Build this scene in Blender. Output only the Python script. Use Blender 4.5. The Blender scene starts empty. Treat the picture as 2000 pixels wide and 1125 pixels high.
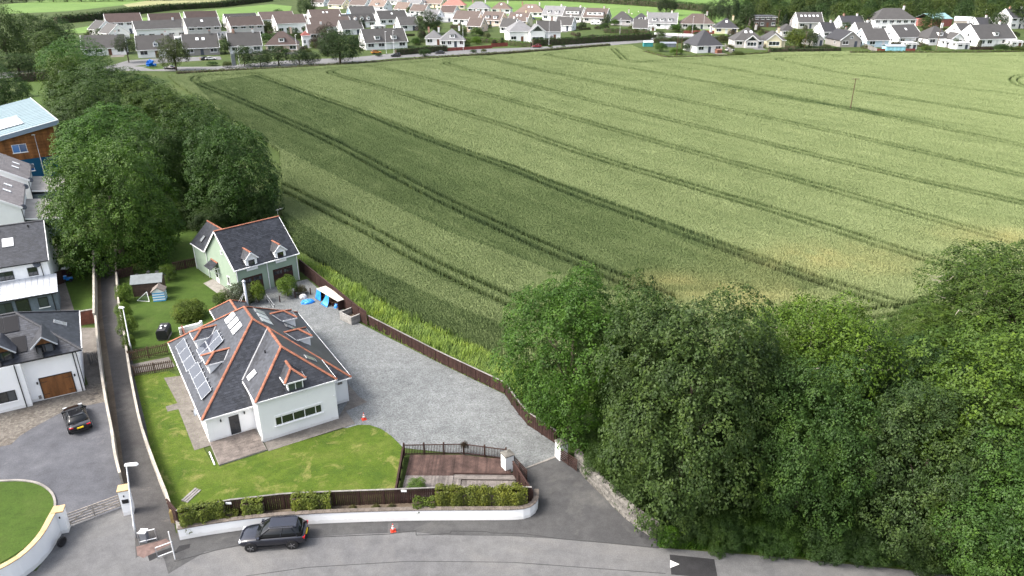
import bpy, bmesh, math, random
import numpy as np
from mathutils import Matrix, Vector
R = math.radians
random.seed(7); rng = np.random.default_rng(11)
SC = bpy.context.scene
COL = SC.collection
# ---------------------------------------------------------------- camera, sky, sun, exposure
CAM_H, PITCH, FPX = 37.0, R(24.0), 1430.0          # drone height (m), tilt below horizon, focal length in photo pixels
cam = bpy.data.cameras.new('camera'); cam.sensor_width = 36; cam.lens = 36 * FPX / 2000
cam.clip_start = 0.5; cam.clip_end = 6000
camo = bpy.data.objects.new('camera', cam); COL.objects.link(camo)
camo.location = (0, 0, CAM_H); camo.rotation_euler = (R(90) - PITCH, 0, 0)
SC.camera = camo
SUN_EL, SUN_AZ = 50.0, -104.0                        # sun stands to the left and behind the drone (azimuth from +Y, clockwise)
w = bpy.data.worlds.new('World'); SC.world = w; w.use_nodes = True
wn = w.node_tree.nodes; wl = w.node_tree.links
bg = wn['Background']; sky = wn.new('ShaderNodeTexSky'); sky.sky_type = 'NISHITA'; sky.sun_disc = False
sky.sun_elevation = R(SUN_EL); sky.sun_rotation = R(SUN_AZ); sky.air_density = 1.0; sky.dust_density = 6.0; sky.ozone_density = 1.5
hs_ = wn.new('ShaderNodeHueSaturation'); hs_.inputs['Saturation'].default_value = .55   # broken white cloud thins the blue evenly
wl.new(sky.outputs[0], hs_.inputs['Color']); wl.new(hs_.outputs[0], bg.inputs[0]); bg.inputs[1].default_value = 0.15
sl = bpy.data.lights.new('sun', 'SUN'); sl.energy = 1.1; sl.angle = R(16); sl.color = (1, .955, .88)
so = bpy.data.objects.new('sun', sl); COL.objects.link(so)
sd = Vector((math.sin(R(SUN_AZ)) * math.cos(R(SUN_EL)), math.cos(R(SUN_AZ)) * math.cos(R(SUN_EL)), math.sin(R(SUN_EL))))
so.rotation_euler = sd.to_track_quat('Z', 'Y').to_euler(); so.location = (0, 0, 200)
vs = SC.view_settings; vs.view_transform = 'Standard'; vs.look = 'None'; vs.exposure = 1.68; vs.gamma = 1; vs.use_curve_mapping = False
SC.cycles.max_bounces = 6; SC.cycles.diffuse_bounces = 3; SC.cycles.glossy_bounces = 3
SC.cycles.use_denoising = True

# ---------------------------------------------------------------- survey: photo pixel on a level of known height -> ground position
CP, SP = math.cos(PITCH), math.sin(PITCH)
def G(x, y, z=0.0):
    a = (x - 1000) / FPX; b = (562.5 - y) / FPX
    d = (a, CP + b * SP, -SP + b * CP); t = (z - CAM_H) / d[2]
    return Vector((d[0] * t, d[1] * t, z))
def PXM(y, z=0.0):                                   # metres per photo pixel for something standing at row y
    p = G(1000, y, z); return (p.y * CP - (p.z - CAM_H) * SP) / FPX
def PROJ(p):
    z = p[2] - CAM_H; d = p[1] * CP - z * SP; u = p[1] * SP + z * CP
    return 1000 + FPX * p[0] / d, 562.5 - FPX * u / d
def HGT(base, topy):                                 # height of something standing at base whose top is at row topy
    X = G(*base); lo, hi = 0, 60
    for _ in range(50):
        m = (lo + hi) / 2
        if PROJ((X.x, X.y, m))[1] > topy: lo = m
        else: hi = m
    return lo

# ---------------------------------------------------------------- materials
MATS = {}
def nodes(name):
    m = bpy.data.materials.new(name); m.use_nodes = True
    nt = m.node_tree; return m, nt, nt.nodes, nt.links, nt.nodes['Principled BSDF']
def N(nt, typ, **kw):
    n = nt.nodes.new(typ)
    for k, v in kw.items(): setattr(n, k, v)
    return n
def ramp(nt, fac, stops):
    r = nt.nodes.new('ShaderNodeValToRGB'); e = r.color_ramp.elements
    while len(e) < len(stops): e.new(.5)
    for q, (p, c) in zip(e, stops): q.position = p; q.color = (*c, 1)
    nt.links.new(fac, r.inputs[0]); return r.outputs[0]
def noise(nt, vec, scale, detail=4, rough=.6, dist=0):
    n = nt.nodes.new('ShaderNodeTexNoise'); n.inputs['Scale'].default_value = scale
    n.inputs['Detail'].default_value = detail; n.inputs['Roughness'].default_value = rough; n.inputs['Distortion'].default_value = dist
    nt.links.new(vec, n.inputs['Vector']); return n.outputs['Fac']
def mix(nt, fac, a, b, mode='MIX'):
    n = nt.nodes.new('ShaderNodeMix'); n.data_type = 'RGBA'; n.blend_type = mode
    for s, v in ((n.inputs[0], fac), (n.inputs[6], a), (n.inputs[7], b)):
        if isinstance(v, (int, float)): s.default_value = v
        elif isinstance(v, tuple): s.default_value = (*v, 1) if len(v) == 3 else v
        else: nt.links.new(v, s)
    return n.outputs[2]
def bump(nt, P, h, strength, dist=.02):
    b = nt.nodes.new('ShaderNodeBump'); b.inputs['Strength'].default_value = strength; b.inputs['Distance'].default_value = dist
    nt.links.new(h, b.inputs['Height']); nt.links.new(b.outputs[0], P.inputs['Normal'])
def mul(c, k): return tuple(min(1, max(0, v * k)) for v in c)
def M(name, col, rough=.8, var=.15, scale=1.2, island=0., bmp=0., spec=.3, metal=0., fine=0., tint=False, stretch=None):
    """everyday material: colour with blotches (var), per-piece variation (island), fine grain and relief"""
    if name in MATS: return MATS[name]
    m, nt, nn, ll, P = nodes(name)
    geo = nn.new('ShaderNodeNewGeometry'); tc = nn.new('ShaderNodeTexCoord')
    vec = tc.outputs['Object']
    if stretch:
        mp = nn.new('ShaderNodeMapping'); mp.inputs['Scale'].default_value = stretch; ll.new(vec, mp.inputs[0]); vec = mp.outputs[0]
    n1 = noise(nt, vec, scale, 5)
    c = ramp(nt, n1, [(.3, mul(col, 1 - var)), (.7, mul(col, 1 + var))])
    if tint:
        oi = nn.new('ShaderNodeObjectInfo')
        g = ramp(nt, n1, [(.3, (1 - var,) * 3), (.7, (1, 1, 1))]); c = mix(nt, 1., oi.outputs['Color'], g, 'MULTIPLY')
    if fine:
        f = noise(nt, vec, scale * 14, 3); c = mix(nt, 1., c, ramp(nt, f, [(.3, (1 - fine,) * 3), (.7, (1, 1, 1))]), 'MULTIPLY')
    if island:
        c = mix(nt, 1., c, ramp(nt, geo.outputs['Random Per Island'], [(0, (1 - island,) * 3), (1, (1, 1, 1))]), 'MULTIPLY')
        oj = nn.new('ShaderNodeObjectInfo'); c = mix(nt, 1., c, ramp(nt, oj.outputs['Random'], [(0, (1 - island * .8,) * 3), (1, (1.12, 1.12, 1.12))]), 'MULTIPLY')
    ll.new(c, P.inputs['Base Color'])
    P.inputs['Roughness'].default_value = rough; P.inputs['Specular IOR Level'].default_value = spec; P.inputs['Metallic'].default_value = metal
    if bmp: bump(nt, P, noise(nt, vec, scale * 10, 3), bmp)
    MATS[name] = m; return m
def ground_mat(name, cols, scales, fine=None, rough=.95, bmp=.0, patches=None, vor=None, spec=.2):
    """ground surfaces in world metres: two noise layers, optional fine speckle, optional worn patches, optional stones"""
    m, nt, nn, ll, P = nodes(name)
    geo = nn.new('ShaderNodeNewGeometry'); v = geo.outputs['Position']
    c = ramp(nt, noise(nt, v, scales[0], 5, .65), [(.28, cols[0]), (.5, cols[1]), (.74, cols[2])])
    d = ramp(nt, noise(nt, v, scales[1], 4, .7), [(.3, (.62,) * 3), (.7, (1.0,) * 3)])
    c = mix(nt, .8, c, d, 'MULTIPLY')
    if patches:
        pc, ps, lo, hi = patches
        c = mix(nt, ramp(nt, noise(nt, v, ps, 5, .7, .6), [(lo, (0,) * 3), (hi, (1,) * 3)]), c, pc)
    h = noise(nt, v, fine or scales[1] * 3, 3, .7)
    c = mix(nt, .75, c, ramp(nt, h, [(.3, (.55,) * 3), (.7, (1.,) * 3)]), 'MULTIPLY')
    if vor:
        vn = nn.new('ShaderNodeTexVoronoi'); vn.inputs['Scale'].default_value = vor; ll.new(v, vn.inputs['Vector'])
        s = nn.new('ShaderNodeSeparateColor'); ll.new(vn.outputs['Color'], s.inputs[0])
        c = mix(nt, .9, c, ramp(nt, s.outputs[0], [(0, (.62,) * 3), (1, (1.2,) * 3)]), 'MULTIPLY'); h = vn.outputs['Distance']
    ll.new(c, P.inputs['Base Color']); P.inputs['Roughness'].default_value = rough; P.inputs['Specular IOR Level'].default_value = spec
    if bmp: bump(nt, P, h, bmp, .05)
    MATS[name] = m; return m
def leaf_mat(name):
    m, nt, nn, ll, P = nodes(name)
    geo = nn.new('ShaderNodeNewGeometry'); oi = nn.new('ShaderNodeObjectInfo')
    c = mix(nt, 1., mix(nt, 1., oi.outputs['Color'], (.58, .58, .40), 'MULTIPLY'), ramp(nt, geo.outputs['Random Per Island'], [(0, (.74, .76, .76)), (.6, (1., 1., 1.)), (1, (1.28, 1.22, 1.05))]), 'MULTIPLY')
    c = mix(nt, 1., c, ramp(nt, noise(nt, geo.outputs['Position'], .55, 4, .7), [(.3, (.55, .62, .68)), (.5, (1., 1., 1.)), (.72, (1.55, 1.38, .95))]), 'MULTIPLY')
    ll.new(c, P.inputs['Base Color']); P.inputs['Roughness'].default_value = .58; P.inputs['Specular IOR Level'].default_value = .22
    tr = nn.new('ShaderNodeBsdfTranslucent'); ll.new(mix(nt, 1., c, (1.2, 1.5, .6), 'MULTIPLY'), tr.inputs[0])
    ms = nn.new('ShaderNodeMixShader'); ms.inputs[0].default_value = .16
    ll.new(P.outputs[0], ms.inputs[1]); ll.new(tr.outputs[0], ms.inputs[2]); ll.new(ms.outputs[0], nn['Material Output'].inputs[0])
    MATS[name] = m; return m
def glass_mat(name, col=(.02, .025, .03), rough=.04):
    m, nt, nn, ll, P = nodes(name)
    oi = nn.new('ShaderNodeObjectInfo'); ll.new(ramp(nt, oi.outputs['Random'], [(0, mul(col, .5)), (.6, col), (1, mul(col, 2.6))]), P.inputs['Base Color']); P.inputs['Roughness'].default_value = rough
    P.inputs['Specular IOR Level'].default_value = .8; P.inputs['Coat Weight'].default_value = .6; P.inputs['Coat Roughness'].default_value = .03
    MATS[name] = m; return m
LEAF = leaf_mat('leaf')
GLASS = glass_mat('window_glass'); 
SLATE = M('slate', (.050, .054, .066), .36, .25, .5, .6, .1, .5, fine=.15)
RTILE = M('concrete_roof_tile', (.12, .105, .10), .75, .2, .7, .3, .15, .3, tint=True)
TERRA = M('terracotta', (.36, .15, .095), .85, .3, 3., .3, .2, .15, fine=.35)
def render_white():
    m, nt, nn, ll, P = nodes('white_render'); tc = nn.new('ShaderNodeTexCoord'); v = tc.outputs['Object']
    c = ramp(nt, noise(nt, v, .5, 5), [(.3, (.80, .80, .795)), (.7, (.86, .86, .855))])
    mp = nn.new('ShaderNodeMapping'); mp.inputs['Scale'].default_value = (3., 3., .25); ll.new(v, mp.inputs[0])
    c = mix(nt, ramp(nt, noise(nt, mp.outputs[0], 1.2, 4, .7), [(.58, (0, 0, 0)), (.85, (.2, .2, .2))]), c, (.6, .59, .55))        # rain streaks
    sx = nn.new('ShaderNodeSeparateXYZ'); ll.new(v, sx.inputs[0]); ad = nn.new('ShaderNodeMath'); ad.operation = 'MULTIPLY_ADD'
    ll.new(noise(nt, v, 2.5, 4, .7), ad.inputs[0]); ad.inputs[1].default_value = -.45; ll.new(sx.outputs[2], ad.inputs[2])
    c = mix(nt, ramp(nt, ad.outputs[0], [(.0, (.28, .28, .28)), (.10, (0, 0, 0))]), c, (.42, .40, .35))                                # splash dirt at the foot
    ll.new(c, P.inputs['Base Color']); P.inputs['Roughness'].default_value = .9; P.inputs['Specular IOR Level'].default_value = .15
    bump(nt, P, noise(nt, v, 30, 3), .12); MATS['white_render'] = m; return m
WHITE = render_white()
WPAINT = M('white_paint', (.80, .80, .80), .5, .03, 1., 0, 0, .4)
GREEN = M('sage_render', (.25, .315, .245), .9, .05, .5, 0, .08, .15)
TINT = M('tinted_render', (.5, .5, .5), .88, .10, .5, 0, .05, .2, tint=True)
BROWN = M('brown_stained_wood', (.052, .028, .023), .8, .35, 2., .25, .2, .2, fine=.3)
GREYW = M('weathered_grey_wood', (.27, .255, .24), .9, .3, 3., .35, .2, .15, fine=.35)
PICKET = M('weathered_brown_wood', (.16, .105, .07), .9, .3, 3., .3, .2, .15, fine=.3)
STONE = M('stone', (.27, .255, .23), .92, .35, 4., .5, .4, .15, fine=.4)
CONC = M('concrete', (.25, .235, .215), .92, .3, .9, 0, .15, .15, fine=.3)
CAPST = M('sandstone_cap', (.50, .36, .20), .9, .18, 2., .2, .1, .15, fine=.2)
BLACKP = M('black_plastic', (.015, .015, .017), .45, .2, 2., 0, 0, .4)
STEEL = M('galvanised_steel', (.42, .43, .44), .45, .15, 3., 0, 0, .5, .6)
ALU = M('pale_metal', (.46, .48, .51), .5, .1, 2., 0, 0, .5, .35)
OAK = M('varnished_oak', (.20, .085, .03), .55, .35, 2.5, .15, .1, .3, fine=.25, stretch=(1, 1, .25))
CLAD = M('cedar_cladding', (.33, .135, .045), .7, .45, .9, .4, .1, .25, fine=.25, stretch=(1.3, 1.3, .3))
BARK = M('bark', (.10, .082, .062), .95, .35, 3., 0, .5, .1, fine=.4)
DECK = M('deck_board', (.105, .066, .056), .85, .45, 1.4, .4, .15, .2, fine=.45)
DECKG = M('bleached_deck_board', (.215, .19, .175), .88, .35, 1.6, .35, .15, .2, fine=.4)
TINTP = M('tinted_paint', (.5, .5, .5), .55, .06, 2., 0, 0, .4, tint=True)
TARP = M('blue_tarpaulin', (.02, .21, .62), .38, .35, 2.5, 0, .3, .5)
SOLAR = M('solar_cells', (.035, .04, .055), .12, .1, 1., 0, 0, .9)
CARP = None

# ---------------------------------------------------------------- mesh helpers
class MB:
    def __init__(s): s.v = []; s.f = []
    def poly(s, pts): n = len(s.v); s.v += [tuple(p) for p in pts]; s.f.append(tuple(range(n, n + len(pts)))); return s
    def box(s, x0, x1, y0, y1, z0, z1, m=None):
        c = [Vector((x, y, z)) for z in (z0, z1) for x, y in ((x0, y0), (x1, y0), (x1, y1), (x0, y1))]
        if m: c = [m @ p for p in c]
        n = len(s.v); s.v += [tuple(p) for p in c]
        s.f += [tuple(n + i for i in q) for q in ((3, 2, 1, 0), (4, 5, 6, 7), (0, 1, 5, 4), (1, 2, 6, 5), (2, 3, 7, 6), (3, 0, 4, 7))]; return s
    def bar(s, p, q, wd, ht, up=(0, 0, 1)):            # box beam from p to q; its section is wd wide, ht high, centred
        p, q = Vector(p), Vector(q); d = q - p; L = d.length
        if L < 1e-6: return s
        x = d / L; up = Vector(up)
        if abs(x.dot(up)) > .99: up = Vector((0, 1, 0))
        y = up.cross(x).normalized(); z = x.cross(y)
        m = Matrix((x, y, z)).transposed().to_4x4(); m.translation = p
        return s.box(0, L, -wd / 2, wd / 2, -ht / 2, ht / 2, m)
    def prism(s, pts, z0, z1):                         # vertical prism on a ccw outline
        n = len(s.v); k = len(pts)
        s.v += [(p[0], p[1], z0) for p in pts] + [(p[0], p[1], z1) for p in pts]
        s.f.append(tuple(n + i for i in reversed(range(k)))); s.f.append(tuple(n + k + i for i in range(k)))
        for i in range(k): j = (i + 1) % k; s.f.append((n + i, n + j, n + k + j, n + k + i))
        return s
    def tube(s, pts, rad, seg=8, cap=True):
        pts = [Vector(p) for p in pts]; n0 = len(s.v); k = len(pts)
        rad = rad if isinstance(rad, (list, tuple)) else [rad] * k
        prev = None
        for i, p in enumerate(pts):
            d = (pts[min(i + 1, k - 1)] - pts[max(i - 1, 0)]).normalized()
            a = prev if prev is not None and abs(prev.dot(d)) < .95 else (Vector((1, 0, 0)) if abs(d.x) < .9 else Vector((0, 1, 0)))
            a = (a - d * a.dot(d)).normalized(); prev = a; b = d.cross(a)
            for j in range(seg):
                t = 2 * math.pi * j / seg; s.v.append(tuple(p + (a * math.cos(t) + b * math.sin(t)) * rad[i]))
        for i in range(k - 1):
            for j in range(seg):
                j2 = (j + 1) % seg; s.f.append((n0 + i * seg + j, n0 + i * seg + j2, n0 + (i + 1) * seg + j2, n0 + (i + 1) * seg + j))
        if cap: s.f.append(tuple(n0 + j for j in reversed(range(seg)))); s.f.append(tuple(n0 + (k - 1) * seg + j for j in range(seg)))
        return s
    def lathe(s, prof, seg=16, c=(0, 0, 0)):
        n0 = len(s.v); k = len(prof)
        for r, z in prof:
            for j in range(seg): t = 2 * math.pi * j / seg; s.v.append((c[0] + r * math.cos(t), c[1] + r * math.sin(t), c[2] + z))
        for i in range(k - 1):
            for j in range(seg): j2 = (j + 1) % seg; s.f.append((n0 + i * seg + j, n0 + i * seg + j2, n0 + (i + 1) * seg + j2, n0 + (i + 1) * seg + j))
        s.f.append(tuple(n0 + j for j in reversed(range(seg)))); s.f.append(tuple(n0 + (k - 1) * seg + j for j in range(seg)))
        return s
    def mesh(s, name, mat, smooth=False):
        me = bpy.data.meshes.new(name); me.from_pydata(s.v, [], s.f); me.validate(); me.update()
        if mat: me.materials.append(mat)
        if smooth: me.polygons.foreach_set('use_smooth', [True] * len(me.polygons))
        return me
    def build(s, name, mat, parent=None, smooth=False, mat4=None): return ob(name, s.mesh(name, mat, smooth), parent, mat4)
def ob(name, me, parent=None, mat4=None):
    o = bpy.data.objects.new(name, me); COL.objects.link(o)
    if parent: o.parent = parent
    if mat4 is not None: o.matrix_local = mat4
    return o
def tag(o, label=None, cat=None, group=None, kind=None):
    if label: o['label'] = label
    if cat: o['category'] = cat
    if group: o['group'] = group
    if kind: o['kind'] = kind
    return o
def thing(name, label, cat, loc=(0, 0, 0), rz=0., group=None):
    o = bpy.data.objects.new(name, None); COL.objects.link(o); o.location = loc; o.rotation_euler = (0, 0, rz); o.empty_display_size = .2
    return tag(o, label, cat, group)
def copy_tree(o, parent=None):
    c = o.copy(); COL.objects.link(c)
    if parent: c.parent = parent
    for ch in list(o.children): copy_tree(ch, c)
    return c
def sheet(name, pts, z, mat, kind='structure', parent=None, thick=0):
    bm = bmesh.new(); vs_ = [bm.verts.new((p[0], p[1], z)) for p in pts]; f = bm.faces.new(vs_)
    if f.normal.z < 0: f.normal_flip()
    bm.normal_update()
    if f.normal.z < 0: f.normal_flip()
    bmesh.ops.triangulate(bm, faces=[f])
    me = bpy.data.meshes.new(name); bm.to_mesh(me); bm.free(); me.materials.append(mat)
    o = ob(name, me, parent); 
    if kind: o['kind'] = kind
    return o
def PX(pts, z=0.): return [G(x, y, z) for x, y in pts]
def smooth_line(pts, n=6):                              # Catmull-Rom through 2-D/3-D points
    P = [Vector(p) for p in pts]; out = []
    for i in range(len(P) - 1):
        a, b, c, d = P[max(i - 1, 0)], P[i], P[i + 1], P[min(i + 2, len(P) - 1)]
        for k in range(n):
            t = k / n; out.append(.5 * ((2 * b) + (c - a) * t + (2 * a - 5 * b + 4 * c - d) * t * t + (3 * b - a - 3 * c + d) * t ** 3))
    out.append(P[-1]); return out
def resample(pts, step):
    P = [Vector(p) for p in pts]; out = [P[0]]; acc = 0.
    tot = sum((P[i + 1] - P[i]).length for i in range(len(P) - 1)); n = max(1, round(tot / step)); st = tot / n
    tgt = st; pos = 0.
    for i in range(len(P) - 1):
        L = (P[i + 1] - P[i]).length
        while tgt <= pos + L + 1e-6 and len(out) < n + 1: out.append(P[i].lerp(P[i + 1], (tgt - pos) / max(L, 1e-9))); tgt += st
        pos += L
    if len(out) < n + 1: out.append(P[-1])
    return out
def basis(o, x, y, z):
    m = Matrix((Vector(x).normalized(), Vector(y).normalized(), Vector(z).normalized())).transposed().to_4x4(); m.translation = Vector(o); return m
def in_poly(x, y, poly):                                # vectorised point-in-polygon
    r = np.zeros(len(x), bool); n = len(poly)
    for i in range(n):
        x0, y0 = poly[i][0], poly[i][1]; x1, y1 = poly[(i + 1) % n][0], poly[(i + 1) % n][1]
        if y0 == y1: continue
        c = ((y0 > y) != (y1 > y)) & (x < (x1 - x0) * (y - y0) / (y1 - y0) + x0); r ^= c
    return r
def quads_mesh(name, V, mat):                           # (n,4,3) array of quads -> mesh
    n = len(V); me = bpy.data.meshes.new(name); me.vertices.add(n * 4); me.loops.add(n * 4); me.polygons.add(n)
    me.vertices.foreach_set('co', V.reshape(-1).astype(np.float32))
    me.loops.foreach_set('vertex_index', np.arange(n * 4, dtype=np.int32))
    me.polygons.foreach_set('loop_start', np.arange(0, n * 4, 4, dtype=np.int32))
    me.polygons.foreach_set('loop_total', np.full(n, 4, dtype=np.int32)); me.update(); me.materials.append(mat); return me
def unit(a): return a / np.maximum(np.linalg.norm(a, axis=-1, keepdims=True), 1e-9)
def leaves(C, Nn, size, wid=.66, jitter=.38):            # diamond leaves, slightly folded, at C facing roughly Nn
    n = len(C); nn = unit(Nn + jitter * rng.normal(size=(n, 3)))
    t = unit(np.cross(nn, rng.normal(size=(n, 3)))); b = np.cross(nn, t)
    s = (size * rng.uniform(.6, 1.3, (n, 1)))
    V = np.stack([C - t * s * .55, C + b * s * wid * .5 + nn * s * .10, C + t * s * .55 - nn * s * .08, C - b * s * wid * .5 + nn * s * .10], 1)
    return V
# ---------------------------------------------------------------- ground
GRASS = ground_mat('rough_grass', [(.040, .065, .013), (.056, .087, .017), (.079, .098, .028)], (.06, .9), 3., bmp=.4)
FIELDG = ground_mat('bright_pasture', [(.102, .184, .038), (.128, .220, .048), (.160, .242, .064)], (.008, .08), .6, bmp=.1)
FIELDP = ground_mat('pale_stubble', [(.240, .256, .104), (.288, .288, .136), (.320, .320, .160)], (.01, .1), .6)
LAWN = ground_mat('mown_lawn', [(.047, .089, .009), (.078, .123, .012), (.119, .149, .027)], (.35, 1.6), 9., bmp=.5, patches=((.20, .19, .06), .5, .54, .72))
LAWN2 = ground_mat('clover_lawn', [(.042, .080, .010), (.055, .098, .013), (.071, .106, .021)], (.3, 1.4), 8., bmp=.4)
TARMAC = ground_mat('road_tarmac', [(.120, .120, .125), (.148, .148, .150), (.178, .177, .174)], (.12, 1.2), 14., bmp=.15, spec=.3, patches=((.175, .17, .163), .07, .5, .72))
TARMACD = ground_mat('drive_tarmac', [(.068, .068, .070), (.082, .082, .083), (.107, .106, .104)], (.16, 1.4), 14., bmp=.15, patches=((.13, .128, .12), .13, .55, .75))
PATHT = ground_mat('footpath_tarmac', [(.072, .068, .068), (.085, .082, .080), (.106, .102, .098)], (.2, 1.5), 12., bmp=.15, patches=((.17, .15, .13), .35, .62, .8))
BLUET = ground_mat('blue_grey_drive', [(.081, .084, .096), (.110, .113, .126), (.162, .165, .176)], (.12, .8), 10., bmp=.15, patches=((.20, .20, .21), .3, .62, .8))
GRAVEL = ground_mat('blue_grey_gravel', [(.172, .183, .184), (.203, .214, .215), (.235, .246, .246)], (.12, .9), 9., bmp=.8, vor=11., patches=((.17, .17, .17), .2, .62, .85))
PAVE = ground_mat('block_paving', [(.147, .128, .109), (.184, .166, .144), (.217, .197, .173)], (.4, 3.), 9., bmp=.5, vor=5.)
PAVED = ground_mat('old_concrete', [(.128, .115, .102), (.178, .162, .145), (.238, .221, .200)], (.6, 3.), 14., bmp=.3)
FARROAD = ground_mat('worn_pale_road', [(.158, .158, .158), (.184, .184, .184), (.211, .208, .206)], (.05, .6), 6.)
SOIL = ground_mat('dark_crop_floor', [(.06, .085, .025), (.075, .11, .03), (.09, .12, .04)], (.1, 1.), 6.)
EARTH = ground_mat('bare_earth', [(.10, .075, .055), (.14, .11, .08), (.18, .15, .11)], (.4, 2.), 9., bmp=.4)
sheet('ground', [(-1500, -60), (1500, -60), (1500, 3200), (-1500, 3200)], -.03, GRASS)
# road along the wall, with the footway and patch lines
road = sheet('road', PX([(-400, 1400), (-60, 1125), (330, 1095), (400, 1075), (560, 1048), (700, 1040), (810, 1036), (860, 1042), (1000, 1044), (1090, 1050), (1290, 1070), (1500, 1086), (1760, 1112), (2000, 1140), (2500, 1220), (2500, 1500)]), -.01, TARMAC)
sheet('footway', PX([(232, 1130), (330, 1120), (400, 1078), (560, 1051), (700, 1043), (810, 1039), (860, 1045), (1000, 1047), (1100, 1053), (1080, 1000), (1040, 980), (900, 992), (600, 1010), (350, 1040), (300, 1050), (250, 1075)]), -.004, TARMACD)
sheet('driveway', PX([(1000, 1046), (1095, 1052), (1286, 1071), (1286, 1050), (1230, 1010), (1180, 960), (1150, 905), (1088, 890), (1019, 917), (985, 950), (1046, 996)]), .003, TARMACD)
sheet('gravel_yard', PX([(500, 560), (588, 548), (600, 545), (700, 630), (860, 710), (985, 770), (1030, 830), (1090, 868), (1092, 890), (1019, 918), (985, 895), (790, 875), (700, 840), (640, 830), (520, 700), (440, 600)]), -.002, GRAVEL)
lawn_pts = PX([(262, 735), (330, 725), (350, 735), (400, 880), (415, 905), (520, 880), (700, 830), (722, 830), (745, 838), (765, 852), (785, 872), (772, 975), (640, 985), (450, 1005), (350, 1030), (333, 1000), (300, 915), (285, 830)])
sheet('front_lawn', smooth_line(lawn_pts[11:15], 5) + lawn_pts[15:] + lawn_pts[:11], .012, LAWN)
sheet('back_lawn', PX([(230, 560), (300, 525), (385, 520), (400, 545), (425, 570), (440, 585), (430, 610), (420, 680), (300, 695), (255, 690), (238, 620)]), .008, LAWN2)
sheet('orchard_lawn', PX([(285, 520), (300, 450), (380, 415), (420, 430), (400, 520), (340, 530)]), .002, LAWN2)
sheet('alley_path', PX([(195, 500), (227, 500), (240, 600), (262, 720), (290, 850), (318, 930), (335, 990), (345, 1050), (265, 1090), (262, 1000), (240, 900), (222, 760), (200, 620)]), .002, PATHT)
sheet('alley_verge', PX([(185, 500), (196, 500), (201, 620), (223, 760), (241, 900), (262, 1000), (255, 1000), (232, 920), (212, 780), (186, 600)]), .0, EARTH)
sheet('neighbour_drive', PX([(-200, 940), (-200, 860), (0, 830), (205, 760), (215, 800), (235, 920), (250, 1000), (124, 1042), (100, 1000)]), -.004, BLUET)
sheet('neighbour_forecourt', PX([(-20, 1200), (60, 1130), (118, 1050), (125, 1028), (240, 992), (262, 990), (275, 1040), (320, 1090), (330, 1125), (280, 1180)]), .001, TARMAC)
sheet('block_paving', PX([(-200, 860), (-200, 796), (0, 803), (56, 790), (72, 780), (170, 752), (210, 745), (205, 785), (130, 800), (60, 838), (38, 852), (22, 868), (-60, 885)]), .002, PAVE)
sheet('neighbour_yard', PX([(160, 640), (196, 640), (205, 745), (175, 758), (150, 690)]), -.002, PAVED)
sheet('garden_strip', PX([(125, 512), (186, 500), (188, 620), (145, 615), (120, 540)]), .003, LAWN2)
sheet('garden_path', PX([(104, 545), (127, 550), (146, 610), (120, 612)]), .006, PAVED)
isl = smooth_line(PX([(-40, 935), (0, 940), (38, 939), (75, 945), (100, 962), (108, 985), (100, 1010), (60, 1060), (0, 1100), (-60, 1130)]), 5)
sheet('round_lawn', isl + [G(-120, 1050)], .01, LAWN2)
mb = MB()
for a, b in zip(isl[:31], isl[1:32]): mb.bar(a + Vector((0, 0, .04)), b + Vector((0, 0, .04)), .16, .12)
tag(mb.build('lawn_edging', CONC), kind='structure')
# far road with its verges and pastures beyond the village
sheet('far_road', PX([(-100, 148), (215, 128), (300, 131), (420, 130), (560, 118), (690, 112), (770, 104), (900, 97), (1050, 92), (1180, 82), (1280, 76), (1288, 80), (1200, 88), (1050, 100), (900, 107), (780, 113), (690, 122), (560, 130), (430, 138), (340, 139), (215, 138), (-100, 160)]), .004, FARROAD)
sheet('side_road', PX([(205, 131), (250, 118), (330, 112), (430, 110), (433, 116), (330, 122), (270, 128), (240, 134)]), .008, FARROAD)
sheet('hill_road', PX([(1270, 80), (1285, 74), (1400, 76), (1500, 80), (1500, 76), (1400, 71), (1280, 68), (1262, 76)]), .010, FARROAD)
sheet('pasture', PX([(-50, 30), (130, 22), (260, 8), (330, -1), (140, -4), (-50, 14)]), .0, FIELDG)
sheet('stubble_field', PX([(250, 14), (440, 2), (470, -4), (320, -4), (240, 9)]), .004, FIELDP)
sheet('pasture.001', PX([(110, 62), (250, 38), (420, 18), (530, 8), (570, 12), (560, 45), (430, 40), (250, 60), (150, 65)]), .002, FIELDG)
sheet('pasture.002', PX([(870, 4), (1100, 1), (1260, 12), (1380, 24), (1420, 30), (1420, 70), (1290, 50), (1130, 40), (960, 30), (880, 14)]), .002, FIELDG)
sheet('pasture.003', PX([(1250, 2), (1400, -2), (1600, 2), (1420, 12), (1300, 9)]), .006, FIELDG)
sheet('pasture.004', PX([(20, 200), (60, 160), (140, 160), (150, 200), (100, 240), (20, 230)]), .002, LAWN2)
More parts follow.
